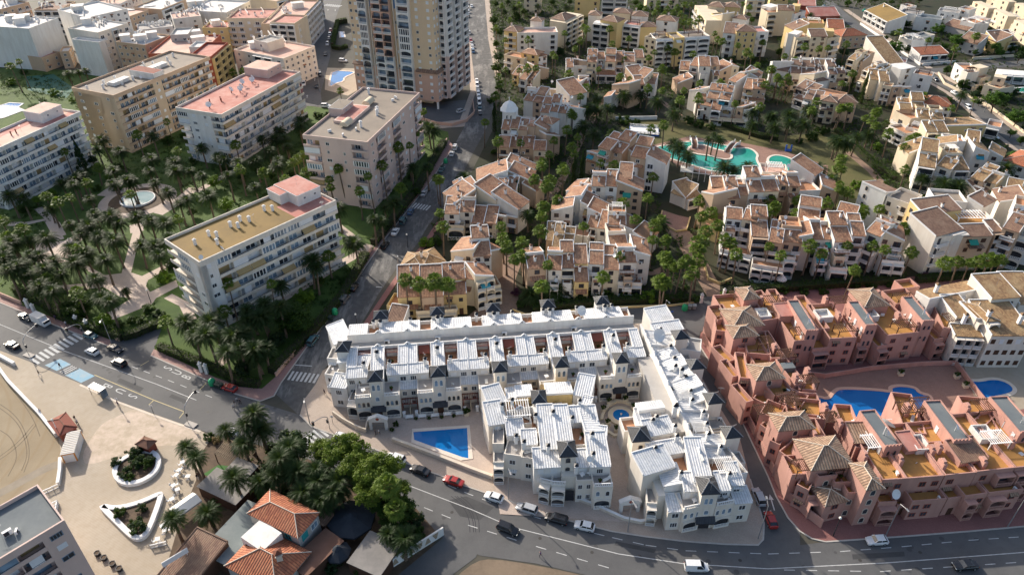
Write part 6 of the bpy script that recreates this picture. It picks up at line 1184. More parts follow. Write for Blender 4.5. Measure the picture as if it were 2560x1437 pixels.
for x,y,z in((1630,1060,9),(1700,1192,9),(1640,1052,9.4),(1685,1075,9.6),(1820,1195,9),(1636,1130,9.2),(1690,1100,9.5)):chim(b,P(x,y,z),1.0)
def arches(b,x0,y0,x1,y1,zt,wins=3,big=True):
 A,B=P(x0,y0,zt),P(x1,y1,zt);d=(B-A).normalized();n=Vector((d.y,-d.x,0));a=math.atan2(d.y,d.x);L=(B-A).length;balus(b,A+d*.15+n*-.1,B-d*.15+n*-.1,zt-.05)
 for k in range(wins):p=A+d*(L*(k+.5)/wins);b.part('arched_window',arch_window_me('white_paint',R.choice(('glass','glass_blue'))),Vector((p.x,p.y,zt-2.75)),a,(min(.85,L/wins*.6),1,1.5))
 if big:p=(A+B)/2;b.part('loggia',lib('lgw2',lambda:loggia_me('pale_cream_wall','glass','white_paint',True)),Vector((p.x,p.y,.35)),a,(L*.86,.4,2.7))
arches(b,1709,1275,1756,1265,6.5);arches(b,1790,1265,1836,1256,6.5)
A,B=P(1756,1233,10.4),P(1797,1231,10.4)
for k in(.35,.65):p=A.lerp(B,k);b.part('arched_window',arch_window_me('white_paint','glass_blue'),Vector((p.x,p.y,7.2)),0,(.75,1,1.8))
p=A.lerp(B,.5);b.part('arched_window',arch_window_me('white_paint','glass_blue'),Vector((p.x,p.y,4.2)),0,(1,1,1.3));b.part('door',door_me('metal_dark'),Vector((p.x,p.y,.1)),0,(2.2,1,2.5))
mb=MB();a=[(-1.9,-1.2,2.9),(1.9,-1.2,2.9),(1.9,.05,3.7),(-1.9,.05,3.7)];mb.face(a,0,[(0,0),(3.4,0),(3.4,1.5),(0,1.5)]);mb.face([a[1],a[0],(-1.9,-1.2,2.7),(1.9,-1.2,2.7)],0);b.part('porch_roof',mb.mesh('porch_roof',[BT]),Vector((p.x,p.y,0)))
b.part('pergola',pergola_me('white_paint'),P(1808,1180,7.2),.1,(3.6,4,2.3))
b=white_bld('white townhouse block with red roof terraces between the pool and the fountain court',(1370,1150));b.e.location=b.o
rows(b,[(1221,1013,1267,1001,9.5,5,'F','w','',SL),(1267,998,1291,996,9.2,4,'B','y','',SL),(1291,992,1333,989,9.5,4,'B','y','',SL),(1366,986,1432,982,9.5,4,'B','y','',SL),(1433,985,1477,993,9.2,6,'F','w','',SL),(1333,1006,1364,1005,10.5,3.4,'H','w','',BL),(1267,1028,1341,1016,9.4,.35,'P','w'),(1366,1026,1437,1013,9.4,.35,'P','w'),(1221,1063,1267,1055,8.8,6,'F','p','s',SL),(1269,1064,1330,1057,8.0,8,'T','w','',TC),(1267,1088,1312,1084,8.3,4,'F','w','s',SL),(1304,1111,1344,1109,8.3,3.6,'F','w','s',SL),(1260,1134,1302,1140,7,6,'T','p','w',GR),(1302,1142,1341,1148,7,7,'T','p','w',GR),(1233,1155,1260,1155,5.4,4,'T','p','A',GR),(1231,1109,1260,1109,7.6,5,'T','p','',GR),(1341,1041,1377,1034,9.6,3,'P','w'),(1352,1122,1395,1120,9,11,'F','w','',dict(slope=.13)),(1396,1113,1434,1111,9.2,10,'F','w','',dict(slope=.13)),(1402,1140,1440,1138,10.8,3.6,'H','p','a',BL),(1335,1169,1402,1165,8,4.5,'F','w','ss',SL),(1350,1201,1378,1208,5.2,4,'T','p','A',GR),(1378,1209,1414,1211,5.2,4,'T','p','A',GR),(1443,1167,1473,1165,8.2,4,'F','w','s',SL),(1474,1165,1527,1163,8.8,8,'F','w','w',SL),(1441,1201,1483,1199,6.5,7,'T','p','ww',GR),(1484,1217,1533,1215,6.5,7,'T','p','',GR),(1433,1113,1468,1111,8.2,9,'T','w','',TC),(1470,1101,1516,1106,8.6,4,'F','w','',SL),(1466,1094,1506,1090,9.2,9,'R','w','',SL),(1418,1055,1495,1051,9.3,4,'F','w','',SL),(1441,1030,1466,1037,8.5,5,'F','w','',SL),(1379,1059,1418,1055,8,6,'T','w','',TC),(1312,1085,1350,1080,7.4,6,'T','w','',TC),(1404,1190,1441,1190,6.5,5,'P','p')])
arches(b,1484,1217,1533,1215,6.5,2);
for x0,y0,x1,y1,z in((1350,1201,1378,1208,5.2),(1378,1209,1414,1211,5.2)):balus(b,P(x0,y0,z),P(x1,y1,z),z-.05)
for x,y,z in((1290,1100,9.2),(1310,1115,9.2),(1370,1125,9.2),(1482,1145,9.6),(1479,1095,9.6),(1430,1055,9.6),(1448,1012,9.6),(1255,1022,9.8),(1280,1010,9.6),(1382,1040,9.6),(1338,1048,9.2),(1440,1175,8.8)):chim(b,P(x,y,z),1.0)
for x,y in((1300,1020),(1405,1018)):b.part('gable_ornament',gable_me(),P(x,y,9.35),.1)
b.part('pergola',pergola_me('white_paint'),P(1294,1040,7.2),.1,(5,5,2.6));p=P(1421,1180,3);b.part('door',door_me('metal_dark'),P(1423,1196,6.5)*1-Vector((0,.1,6.4)),0,(2.2,1,3.0))
for x,y,z,rz in((1465,1030,9.3,1),(1365,1055,8.2,2),(1473,1155,9,0)):b.part('satellite_dish',dish_me(),P(x,y,z),rz)
g=thing('entrance_gate','white gabled entrance gate with round crest beside the pool','gate',P(948,1072));mb=MB();mb.box(-2,-.4,0,-1.4,.4,3.0);mb.box(1.4,-.4,0,2,.4,3.0);mb.box(-1.4,-.4,2.5,1.4,.4,3.0);link('gate_frame',mb.mesh('gate_frame',['white_wall']),(0,0,0),g)
mb=MB();pr=[(-2.2,3.0),(2.2,3.0),(2.2,3.3),(0,4.4),(-2.2,3.3)]
for y,s in((-.5,1),(.5,-1)):mb.face([(x,y,z)for x,z in pr][::s])
for a,c in zip(pr[1:]+pr[:1],pr[2:]+pr[:2]):mb.face(((a[0],-.5,a[1]),(a[0],.5,a[1]),(c[0],.5,c[1]),(c[0],-.5,c[1])))
gm=mb.mesh('gable',['white_wall']);link('gable',gm,(0,0,0),g);mb=MB();mb.cyl((0,-.5,3.55),(0,-.56,3.55),.38,.38,14);link('crest',mb.mesh('crest',['brick_red_wall']),(0,0,0),g);mb=MB();
for k in range(12):mb.box(-1.35+k*.235,-.05,0,-1.29+k*.235,.05,2.4)
mb.box(-1.4,-.06,1.2,1.4,.06,1.3);link('barred_gate',mb.mesh('barred_gate',['metal_grey']),(0,0,0),g)
g2=g.copy();COL.objects.link(g2);g2.location=P(1572,1278);g2['label']='white gabled entrance gate at the coast road end of the fountain court';g2.rotation_euler=(0,0,.1)
for ch in list(g.children):c2=ch.copy();COL.objects.link(c2);c2.parent=g2
def wall_thing(name,px,w,h,mat,label,z=0.0,cat='wall',cap=None,closed=False):
 pts=PP(px);c=pts[0];t=thing(name,label,cat,(c.x,c.y,0));link('wall',path_mesh([Vector((p.x-c.x,p.y-c.y,0))for p in pts],w,h,z,closed).mesh('wall',[mat]),(0,0,0),t)
 if cap:link('coping',path_mesh([Vector((p.x-c.x,p.y-c.y,0))for p in pts],w+.14,.09,z+h,closed).mesh('coping',[cap]),(0,0,0),t)
 return t
wall_thing('garden_wall',(982,1103,1020,1117,1100,1147,1180,1178,1232,1197),.5,1.1,'stone_trim','long cream stone wall between pool terrace and coast road pavement',0,'wall','stone_trim')
wall_thing('garden_wall',(1437,1248,1478,1263,1560,1300,1600,1308,1640,1302),.4,.9,'stone_trim','low angled stone wall and ramp before the second entrance gate',0,'wall','white_paint')
o=P(1552,1042);t=thing('court_fountain','small round court fountain with blue water and scalloped cream rim','fountain',(o.x,o.y,0));mb=MB();mb.lathe([(3.0,.14),(3.0,.6),(1.9,.75),(1.75,.5)],18);link('basin',mb.mesh('basin',['cream_wall']),(0,0,0),t);mb=MB();mb.lathe([(1.9,.66),(.01,.66)],18);link('water',mb.mesh('water',['pool_water']),(0,0,0),t);mb=MB();mb.lathe([(.12,.5),(.1,1.0),(.25,1.1),(.05,1.2)],8);link('spout',mb.mesh('spout',['stone_trim']),(0,0,0),t)
wall_thing('curved_bench',(1503,1052,1508,1035,1520,1018,1540,1005,1562,1007,1585,1018),.7,.6,'cream_wall','curved cream bench wall round the back of the court fountain',.14,'bench');wall_thing('curved_bench',(1506,1062,1515,1078,1535,1092,1560,1090),.7,.6,'cream_wall','curved cream bench wall on the near side of the court fountain',.14,'bench')
def potted(px,py,label,r=.55):
 c=P(px,py);t=thing('potted_plant',label,'plant pot',(c.x,c.y,.14),0,'potted plants of the courts');mb=MB();mb.box(-.55,-.55,0,.55,.55,.75);mb.box(-.62,-.62,.75,.62,.62,.9);link('pot',mb.mesh('pot',['cream_wall']),(0,0,0),t);link('foliage',round_crown(3,'bush_leaf','round',26,50,.10),(0,0,1.4),t,0,(r*1.3,r*1.3,r*1.4))
for(x,y),w in zip(((1563,1004),(1584,1022),(1522,1009),(1508,1028),(1519,1062),(1541,1078)),('right behind the court fountain, the tallest','at the right side of the court fountain','behind left of the court fountain','at the far left of the court fountain','at the near left of the court fountain','nearest the camera beside the court fountain')):potted(x,y,'potted shrub in cream square pot '+w)
for i,(x,y)in enumerate(((1024,1047),(1056,1045),(1088,1043),(1119,1040),(1149,1038))):
 c=P(x,y);t=thing('bench',('leftmost','second from left','middle','second from right','rightmost')[i]+' of the white benches behind the blue pool','bench',(c.x,c.y,.14),AN,'white benches by the pool');mb=MB();mb.box(-.9,-.25,.42,.9,.25,.5);link('seat',mb.mesh('seat',['white_paint']),(0,0,0),t);mb=MB();mb.box(-.9,.2,.5,.9,.27,1.0);link('backrest',mb.mesh('backrest',['white_paint']),(0,0,0),t)
 for s in(-.75,.75):mb=MB();mb.box(s-.05,-.22,0,s+.05,.22,.42);link('leg',mb.mesh('leg',['white_paint']),(0,0,0),t)
 bush(x+16,y,.55,'bush_leaf',1.0,.14)if i<4 else None
potted(1167,1037,'white planter box with a shrub at the end of the benches',.8)
bush(990,1060,.9,'bush_leaf',1,.14);bush(980,1075,.7,'bush_leaf',1,.14)
# the pink complex and the cream building beside it
PT='pink_tiles'
def pink(label,px):
 b=Bld('townhouse_row',label,px,'townhouses',None,PT,'pink_wall','brick_red_wall',2.9);b.lw='pink_wall';b.rail='pink_wall';return b
OC=dict(floor='ochre_floor',par=1.0);HP=dict(slope=.38);SLT=dict(floor='slate_roof',par=.3)
def strip(b,x0,y0,x1,y1,bx,by,z):
 A,B=P(x0,y0,z),P(x1,y1,z);C=P(bx,by,z);d=(B-A).normalized();n=Vector((-d.y,d.x,0));block(b,x0,y0,x1,y1,z,(C-A).dot(n),'T','k','',**SLT)
 L=(B-A).length;a=math.atan2(d.y,d.x)
 for k in(.3,.7):p=A+d*(L*k);b.part('arched_window',arch_window_me('pink_wall','glass'),Vector((p.x,p.y,z-2.6)),a,(.7,1,1.4));b.part('arched_window',arch_window_me('pink_wall','glass'),Vector((p.x,p.y,z-6.2)),a,(.7,1,1.7))
 for k in range(5):mb=MB();mb.box(-.22,-.12,0,.22,.12,.4);b.part('merlon',lib('merlon',lambda:mb.mesh('merlon',['pink_wall'])),Vector((0,0,0))+A+d*(L*(k+.5)/5)+n*.12+Vector((0,0,0 if A.z else z)),a)
 for k in(.12,.45):p=A+n*((C-A).dot(n)*k)-d*.02;b.part('door',door_me('shutter_white'),Vector((p.x,p.y,z-3.4)),a-math.pi/2,(.9,1,2.1))
 p=A+d*(L*.5)+n*3;b.part('satellite_dish',dish_me(),Vector((p.x,p.y,z-.3)),1.0)
def perg(b,x,y,z,w,d,a=0.1,m='dark_wood',h=2.3):b.part('pergola',pergola_me(m),P(x,y,z),a,(w,d,h))
def pier(b,x,y,z,h=2.0):
 mb=MB();mb.box(-.4,-.9,-.6,.4,.9,h);mb.box(-.3,-.5,h,.3,.5,h+.5);b.part('pier',lib('pier',lambda:mb.mesh('pier',['pink_wall'])),P(x,y,z),.1)
b=pink('pink north row of townhouses with ochre terraces and slate strip roofs',(2150,900));b.e.location=b.o
rows(b,[(2075,846,2143,843,8.7,14,'T','k','ww',OC),(1986,852,2016,850,8.7,14,'T','k','w',OC),(2218,838,2298,830,8.7,14,'T','k','ww',OC),(2359,818,2410,824,8.7,11,'T','k','w',OC),(2031,872,2072,868,6,6,'T','k','l',OC),(2143,858,2166,856,6,7,'T','k','l',OC),(2194,866,2219,862,6,6,'T','k','l',OC),(2298,846,2310,845,6,6,'T','k','',OC),(2336,848,2360,845,6,6,'T','k','l',OC),(2162,768,2222,763,10.3,7.5,'H','k','',HP),(2048,822,2075,820,8.7,14,'T','k','',OC),(1905,802,1966,792,9,12,'T','k','',OC),(1966,792,1990,790,8.8,12,'T','k','',OC),(2240,760,2300,752,9.2,6,'T','k','',OC),(2260,722,2300,716,9,4,'T','k','',OC)])
strip(b,2016,828,2047,827,1972,750,11.2);strip(b,2165,815,2194,814,2118,753,11.2);strip(b,2308,804,2337,803,2255,741,11.2)
block(b,1950,790,1985,788,10,4.5,'F','k','',rmat='red_roof',slope=.1);
for x,y in((2110,842),(2255,832),(2380,815),(2000,850),(2098,772),(2255,764),(1925,770)):perg(b,x,y-6,7.7,5,3.2)
for x,y in((2092,800),(2120,790),(2240,800),(2270,790),(2380,795),(2060,760),(2190,745),(2330,745),(1950,760),(2135,835),(2285,822)):pier(b,x,y,8)
for q in((1900,792,1930,790),(2050,795,2085,792),(2170,793,2200,790)):block(b,*q,9.4,3.5,'T','w','',floor='white_roof',par=.9)
for x,y in((1945,800),(2065,800),(2205,790)):roofbit(b,ac_me(),(x,y),7.9)
wall_thing('garden_wall',(2010,938,2060,945,2180,925,2300,915,2385,912),.3,1.3,'pink_wall','pink garden wall in front of the shaded north row, beside the courtyard',.13)
wall_thing('garden_wall',(2385,912,2400,930,2440,985,2462,1012),.3,1.4,'pink_wall','sloping pink wall dividing the two pool courtyards',.13)
b=pink('pink west row of townhouses with hip roofed stair towers along the narrow street',(1920,960));b.e.location=b.o
rows(b,[(1833,820,1908,812,10.6,7.5,'H','k','',HP),(1835,844,1894,838,10.5,4.6,'H','k','w',HP),(1861,749,1897,745,11,5,'H','k','',HP),(1807,778,1902,770,9,7,'T','k','w',OC),(1794,800,1833,795,9,6,'T','k','w',OC),(1790,826,1834,830,8.4,6,'T','k','ww',OC),(1868,882,1928,887,8.5,9,'T','k','w',OC),(1892,918,1967,911,7.6,6,'T','k','w',OC),(1892,950,1959,944,10.5,5,'H','k','a',HP),(1850,944,1876,946,8.5,9,'T','k','w',OC),(1832,942,1851,938,7.6,6,'T','k','w',OC),(1818,905,1840,898,7.4,6,'T','k','w',OC),(1936,990,1987,980,8.5,9,'T','k','',OC),(1987,962,2016,958,8.4,9,'T','k','',OC),(1997,972,2041,975,8,5,'T','k','',OC),(1882,994,1918,1011,6.6,5,'T','k','',OC),(1946,1003,1997,1026,8,6,'T','k','',OC),(1866,1005,1884,1000,7,6,'T','k','w',OC),(1900,1030,1946,1049,8,5,'T','k','w',OC),(1995,1034,2062,1039,8.2,7,'T','k','',OC),(1928,895,1965,892,8.4,10,'T','k','',OC),(1845,868,1868,870,7.8,6,'T','k','',OC),(1948,1075,2034,1068,10.5,4.6,'H','k','a',HP),(1970,1038,2064,1048,8.4,6,'T','k','',OC),(2000,1092,2064,1088,8.5,5,'T','k','',OC),(2030,1173,2134,1163,10.2,7.6,'H','k','a',HP),(1947,1126,1993,1158,7.6,5,'T','k','w',OC),(1980,1186,2027,1183,7.6,5,'T','k','w',OC),(2047,1192,2094,1186,9,4,'T','k','a',OC),(2087,1206,2134,1204,8,5,'T','k','',OC),(1925,1100,1950,1112,7.4,6,'T','k','w',OC),(1992,1210,2022,1225,6.4,5,'T','k','w',OC),(2064,1262,2117,1249,5.5,4.5,'H','k','w',HP),(2022,1240,2060,1238,5.2,5,'T','k','l',OC),(1960,1150,1985,1168,6,4,'T','k','',OC),(1900,1060,1925,1078,6.2,5,'T','k','w',OC)])
for x,y,w in((1800,800,3.5),(1838,752,3),(1905,868,4),(1960,900,4),(2015,965,4),(1905,1040,4),(1965,1010,4.5),(1975,1020,3),(1985,1080,3),(2070,1060,3.5),(2000,1180,3.5),(2075,1182,3.5),(1930,790,3)):perg(b,x,y,7.4,w,3,.15,'dark_wood')
for x,y in((1932,880),(1985,955),(2015,940),(2058,1030),(1900,760),(2030,1100),(2095,1070)):pier(b,x,y,8)
roofbit(b,lib('shed',lambda:(lambda mb:(mb.box(-1.4,-1,0,1.4,1,1.5),mb.mesh('shed',['slate_roof']))[1])(MB())),(1967,925),7.4,.1)
wall_thing('garden_wall',(1755,850,1790,905,1825,972,1866,1050,1933,1188,1955,1236,1985,1262,2015,1290,2052,1319),.35,2.2,'pink_wall','curving pink street wall along the narrow street',.13)
b=pink('pink south row of townhouses facing the coast road, in shade below its ochre terraces',(2300,1200));b.e.location=b.o
rows(b,[(2167,1222,2207,1218,10.8,6,'H','k','a',HP),(2120,1232,2167,1230,7.4,6,'T','k','aw',OC),(2207,1199,2267,1195,9.2,13,'T','k','ww',OC),(2267,1195,2361,1188,9.2,14,'T','k','-ww',OC),(2364,1187,2441,1180,9.2,14,'T','k','w-',OC),(2443,1178,2538,1168,9.2,15,'T','k','wl',OC),(2540,1168,2640,1158,9.2,15,'T','k','lw',OC),(2197,1256,2243,1253,5.6,3.6,'T','k','A',OC),(2281,1253,2368,1246,5.6,3.6,'T','k','ww-',OC),(2370,1246,2412,1240,5.2,3,'T','k','d',OC),(2414,1240,2470,1232,6.0,3.6,'T','k','Aw',OC),(2472,1232,2560,1222,6.0,3.6,'T','k','Aw',OC),(2243,1262,2281,1258,3.2,3,'T','k','d',OC),(2107,1068,2152,1071,8.6,7,'T','k','',OC),(2134,1106,2196,1105,9.2,5,'F','k','w',dict(rmat=PT,slope=.12)),(2140,1118,2200,1116,8.6,5,'T','k','',OC),(2262,1078,2317,1085,8.6,12,'T','k','',OC),(2321,1106,2368,1102,8.4,4,'T','k','',OC),(2267,1126,2304,1122,9.4,4.5,'F','k','',dict(rmat='red_roof',slope=.1)),(2430,1052,2458,1068,8.6,12,'T','k','',OC),(2440,1072,2500,1077,8.6,10,'T','k','',OC),(2401,1156,2471,1144,9.6,5,'F','k','w',dict(rmat=BR,slope=.18)),(2294,1124,2330,1122,9.6,4,'T','w','',dict(floor='white_roof',par=.9)),(2455,1098,2495,1096,9.6,4,'T','w','',dict(floor='white_roof',par=.9)),(2185,1112,2214,1110,9.6,4,'T','w','',dict(floor='white_roof',par=.9))])
strip(b,2214,1117,2256,1113,2155,1025,11.2);strip(b,2386,1102,2431,1100,2315,1000,11.2);strip(b,2552,1082,2600,1080,2484,990,11.2)
for x,y,m in((2180,1120,'shutter_white'),(2300,1025,'dark_wood'),(2480,1110,'white_paint'),(2452,1030,'dark_wood'),(2265,1035,'dark_wood')):perg(b,x,y,7.9,4.5,3.6,.1,m)
for x,y in((2322,1135),(2340,1128),(2243,1160),(2520,1115),(2262,1030),(2410,1030),(2500,1060),(2360,1060),(2155,1150),(2350,1170),(2450,1165)):pier(b,x,y,8.2)
b.part('satellite_dish',dish_me(),P(2208,1085,11),2.2,(2.3,)*3);b.part('satellite_dish',dish_me(),P(2230,1248,5),.3,(1.6,)*3)
b=Bld('apartment_building','cream building with straw coloured roofs and brown shutters beside the kidney shaped pool',(2460,860),'building',None,ST,'white_paint','brown_roof',2.9);b.lw='pale_cream_wall';b.e.location=b.o
rows(b,[(2325,748,2455,722,11.6,4.5,'B','w','',SL),(2360,765,2400,778,10.5,9,'P','w','',{}),(2392,794,2440,791,10.5,8,'F','p','',SL),(2388,838,2458,842,8.4,4,'F','p','lll',SL),(2468,802,2496,800,12,7,'H','p','A',SL),(2480,838,2585,838,10.2,12,'F','p','sssss',SL),(2480,747,2552,742,13,9,'F','p','aa',SL),(2440,800,2470,798,11,7,'R','p','l',SL),(2550,760,2620,760,11,12,'F','p','w',SL)])
for x,y,z in((2410,800,11.5),(2550,800,12),(2340,725,12),(2470,790,12.2)):b.part('chimney',chimney_me('white_paint',ST),P(x,y,z),0,(1.2,)*3)
for x,y,l in((2390,945,'planter box with dark shrub by the dividing pink wall, further one'),(2412,968,'planter box with dark shrub by the dividing pink wall, nearer one'),(2250,938,'small planter in front of the pink north row')):potted(x,y,l,.6)
# restaurant yard and promenade
def hut(name,label,A,B,C,z,roof,wall_m,roof_m,cat,slope=.35,rail=None,face='',base=None):
 b=Bld(name,label,((A[0]+B[0]+C[0])/3,(A[1]+B[1]+C[1])/3),cat,None,roof_m,'white_paint','white_paint',2.7);a,q,c=P(*A,z),P(*B,z),P(*C,z);d=(q-a).normalized();n=Vector((-d.y,d.x,0));dep=(c-q).dot(n)
 PAL['*']=wall_m;b.trim=roof_m;b.e.location=b.o;block(b,*A,*B,z,dep,roof,'*',face,'',rmat=roof_m,slope=slope)
 if roof=='P':
  mb=MB();o=.2;L=(q-a).length;T_=lambda p:tuple(a+d*p[0]+n*p[1]+Vector((0,0,p[2]-z))-b.o);mb.box(-o,-o,z,L+o,dep+o,z+.12,0,T_);link('roof',mb.mesh('roof',[roof_m]),(0,0,0),b.e)
 return b,a,d,n,dep
mk('grey_canvas',(.27,.25,.23),(.18,.17,.16),scale=.5,fine=3,amt=.8);mk('corrugated',(.17,.20,.20),(.26,.28,.27),scale=.2,fine=3,amt=.9)
b,a,d,n,dep=hut('restaurant_house','old restaurant house with bright orange hip roof and white roof box, bottom of the photo',(623,1281),(744,1340),(792,1281),6.3,'H','grey_wall','orange_tiles','house',.38)
PAL['*']='grey_wall';A2,B2=P(567,1412,4.2),P(690,1478,4.2);block(b,567,1412,690,1478,4.2,(P(749,1369,4.2)-A2).dot(Vector((-(B2-A2).normalized().y,(B2-A2).normalized().x,0))),'H','*','',rmat='orange_tiles',slope=.38)
block(b,602,1342,655,1378,6.2,(P(690,1325,6.2)-P(655,1378,6.2)).length,'P','w','ww');b.part('window',window_me('teal_wood','glass'),a+d*9+Vector((0,0,4-6.3)),math.atan2(d.y,d.x),(1.4,1,1.4));b.part('window',window_me('white_paint','glass'),a+d*5+Vector((0,0,4-6.3)),math.atan2(d.y,d.x),(1.2,1,1.2))
e_=a+d*(P(744,1340,6.3)-a).length;rz_=math.atan2(d.y,d.x)+math.pi/2
b.part('shutter',shutter_me('teal_wood'),e_+n*1.6+Vector((0,0,-2.6)),rz_,(1.6,1,1.7));b.part('window',window_me('white_paint','glass_blue'),e_+n*4.2+Vector((0,0,-2.6)),rz_,(1.8,1,1.6))
b.part('chimney',chimney_me('stone_trim','orange_tiles'),P(700,1400,5.2),.5,(1.6,1.6,1.5))
hut('yard_shelter','shelter with grey corrugated roof, left of the orange roofed restaurant',(500,1378),(566,1411),(642,1262),3.2,'P','dark_wood','corrugated','shelter')
hut('yard_shelter','shelter with pale grey canvas roof between the date palms',(495,1215),(589,1260),(637,1214),3.0,'P','dark_wood','grey_canvas','shelter')
hut('yard_shelter','dark canvas roof shelter beside the thatched pergola',(560,1180),(612,1200),(645,1165),3.0,'P','dark_wood','grey_canvas','shelter')
b,*_=hut('tiled_annex','long annex with brown and orange tiled roof beside the promenade',(392,1440),(470,1480),(515,1338),3.1,'F','dark_wood','brown_tiles','annex',.14)
mb=MB();mb.box(-2.3,-.08,.3,2.3,.08,1.5);mb.box(-2,-.05,-.6,-1.9,.05,.3);mb.box(1.9,-.05,-.6,2,.05,.3);b.part('sign_board',mb.mesh('sign_board',['white_paint']),P(441,1400,4.2),.75)
hut('yard_shelter','long dark brown flat roofed shelter right of the restaurant house',(722,1407),(765,1440),(835,1337),3.3,'P','dark_wood','brown_roof','shelter')
hut('yard_shelter','dark red flat shelter touching the restaurant house on its far right side',(770,1290),(812,1312),(830,1285),3.4,'F','dark_wood','brown_tiles','shelter',.1)
hut('yard_shelter','flat grey canvas shelter beside the white zigzag wall',(870,1405),(948,1440),(1000,1360),3.0,'P','dark_wood','grey_canvas','shelter')
def canopy_tent(px,r,z,label,m='canvas_black',n=8):
 c=P(*px);t=thing('canopy_tent',label,'parasol',(c.x,c.y,0));mb=MB();mb.cyl((0,0,0),(0,0,z+1.4),.09,.09,8);link('pole',mb.mesh('pole',['metal_dark']),(0,0,0),t)
 mb=MB();mb.lathe([(r,z-.4),(r,z),(r*.32,z+.95),(r*.3,z+1.1),(.05,z+1.6)],n);link('canopy',mb.mesh('canopy',[m]),(0,0,0),t,.3)
canopy_tent((883,1320),4.6,2.9,'large black octagonal canopy in the shade of the ficus tree');canopy_tent((850,1400),2.4,2.6,'smaller black canopy between the big canopy and the grey shelter')
c=P(590,1135);t=thing('thatched_pergola','lattice pergola of dry reed over the restaurant terrace','pergola',(c.x,c.y,0));Q=[P(*q,2.7)-c for q in((537,1133),(567,1096),(640,1128),(604,1166))]
for p in Q:mb=MB();mb.cyl((p.x,p.y,0),(p.x,p.y,2.7),.1,.1,6);link('post',mb.mesh('post',['dark_wood']),(0,0,0),t)
rr=random.Random(4)
for k in range(18):
 s=k/17;a,e=Q[0].lerp(Q[1],s),Q[3].lerp(Q[2],s);mb=MB();mb.cyl(tuple(a+Vector((0,0,rr.uniform(-.05,.1)))),tuple(e+Vector((0,0,rr.uniform(-.05,.1)))),.07,.05,5);link('reed_slat',mb.mesh('reed_slat',['thatch']),(0,0,0),t)
 a,e=Q[0].lerp(Q[3],s),Q[1].lerp(Q[2],s);mb=MB();mb.cyl(tuple(a+Vector((0,0,.12))),tuple(e+Vector((0,0,.12))),.06,.06,5);link('reed_slat',mb.mesh('reed_slat',['thatch']),(0,0,0),t)
area('turf_mat',(508,1185,545,1162,590,1166,570,1192,540,1198),'turf',.05)
c=P(470,1278);t=thing('white_tent','small white ridge tent at the edge of the restaurant yard','tent',(c.x,c.y,0),.9);mb=MB();
mb.face(((-2.6,-1.6,2.1),(2.6,-1.6,2.1),(2.6,0,2.8),(-2.6,0,2.8)));mb.face(((2.6,1.6,2.1),(-2.6,1.6,2.1),(-2.6,0,2.8),(2.6,0,2.8)));mb.face(((2.6,-1.6,2.1),(2.6,1.6,2.1),(2.6,0,2.8)));mb.face(((-2.6,1.6,2.1),(-2.6,-1.6,2.1),(-2.6,0,2.8)));mb.face(((-2.6,-1.6,1.7),(2.6,-1.6,1.7),(2.6,-1.6,2.1),(-2.6,-1.6,2.1)));link('canopy',mb.mesh('canopy',['canvas_white']),(0,0,0),t)
for x in(-2.5,2.5):
 for y in(-1.5,1.5):mb=MB();mb.cyl((x,y,0),(x,y,2.1),.05,.05,6);link('pole',mb.mesh('pole',['white_paint']),(0,0,0),t)
def table_set():
 t=thing('cafe_table','','table',(0,0,0),0,'white cafe tables');mb=MB();mb.box(-.45,-.45,.7,.45,.45,.75);link('tabletop',mb.mesh('tabletop',['white_paint']),(0,0,0),t);mb=MB();mb.cyl((0,0,0),(0,0,.7),.22,.05,8);link('pedestal',mb.mesh('pedestal',['white_paint']),(0,0,0),t);return t
def copy_tree(o,parent=None):
 c=o.copy();COL.objects.link(c)
 if parent:c.parent=parent
 for ch in o.children:copy_tree(ch,c)
 return c
def chair_set():
 t=thing('cafe_chair','','chair',(0,0,0),0,'white cafe chairs');mb=MB();mb.box(-.22,-.22,.42,.22,.22,.47);link('seat',mb.mesh('seat',['white_paint']),(0,0,0),t);mb=MB();mb.box(-.22,.18,.47,.22,.23,.9);link('backrest',mb.mesh('backrest',['white_paint']),(0,0,0),t)
 lm=MB();lm.box(-.02,-.02,0,.02,.02,.42);lm=lm.mesh('leg',['white_paint'])
 for x in(-.18,.18):
  for y in(-.18,.18):link('leg',lm,(x,y,0),t)
 return t
T0=table_set();C0=chair_set();first=True
for i,(x,y)in enumerate(((458,1160),(450,1180),(443,1192),(472,1195),(436,1218),(446,1228),(432,1252),(408,1318),(414,1330),(396,1352))):
 p=P(x,y);t=T0 if first else copy_tree(T0);t.location=(p.x,p.y,.03);t.rotation_euler[2]=R.uniform(0,1.5);reg(t,'cafe table')
 for k in range(2 if i%2 else 3):
  a=R.uniform(0,6.28)if k==0 else a+2;c=C0 if first and k==0 else copy_tree(C0);c.location=(p.x+.75*math.cos(a),p.y+.75*math.sin(a),.03);c.rotation_euler[2]=a-math.pi/2;reg(c,'cafe chair')
 first=False
pts=PP((948,1440,1110,1337));c=pts[0];L=(pts[1]-c).length;d=(pts[1]-c)/L;t=thing('zigzag_wall','white yard wall painted with tan zigzag triangles, beside the dark driveway','wall',(c.x,c.y,0),math.atan2(d.y,d.x));mb=MB();mb.box(0,0,0,L,.3,2.3);link('wall',mb.mesh('wall',['white_wall']),(0,0,0),t)
for k in range(7):x=L*(.12+k*.125);mb=MB();s=1 if k%2 else-1;zs=((.5,2.0)if s>0 else(2.0,.5));mb.face([(x-.7,-.02,zs[0]),(x+.7,-.02,zs[0]),(x+.25,-.02,zs[1]),(x-.1,-.02,zs[1])][::(1 if s>0 else-1)]);link('painted_panel',mb.mesh('painted_panel',['thatch']),(0,0,0),t)
PAL['*']='corten'
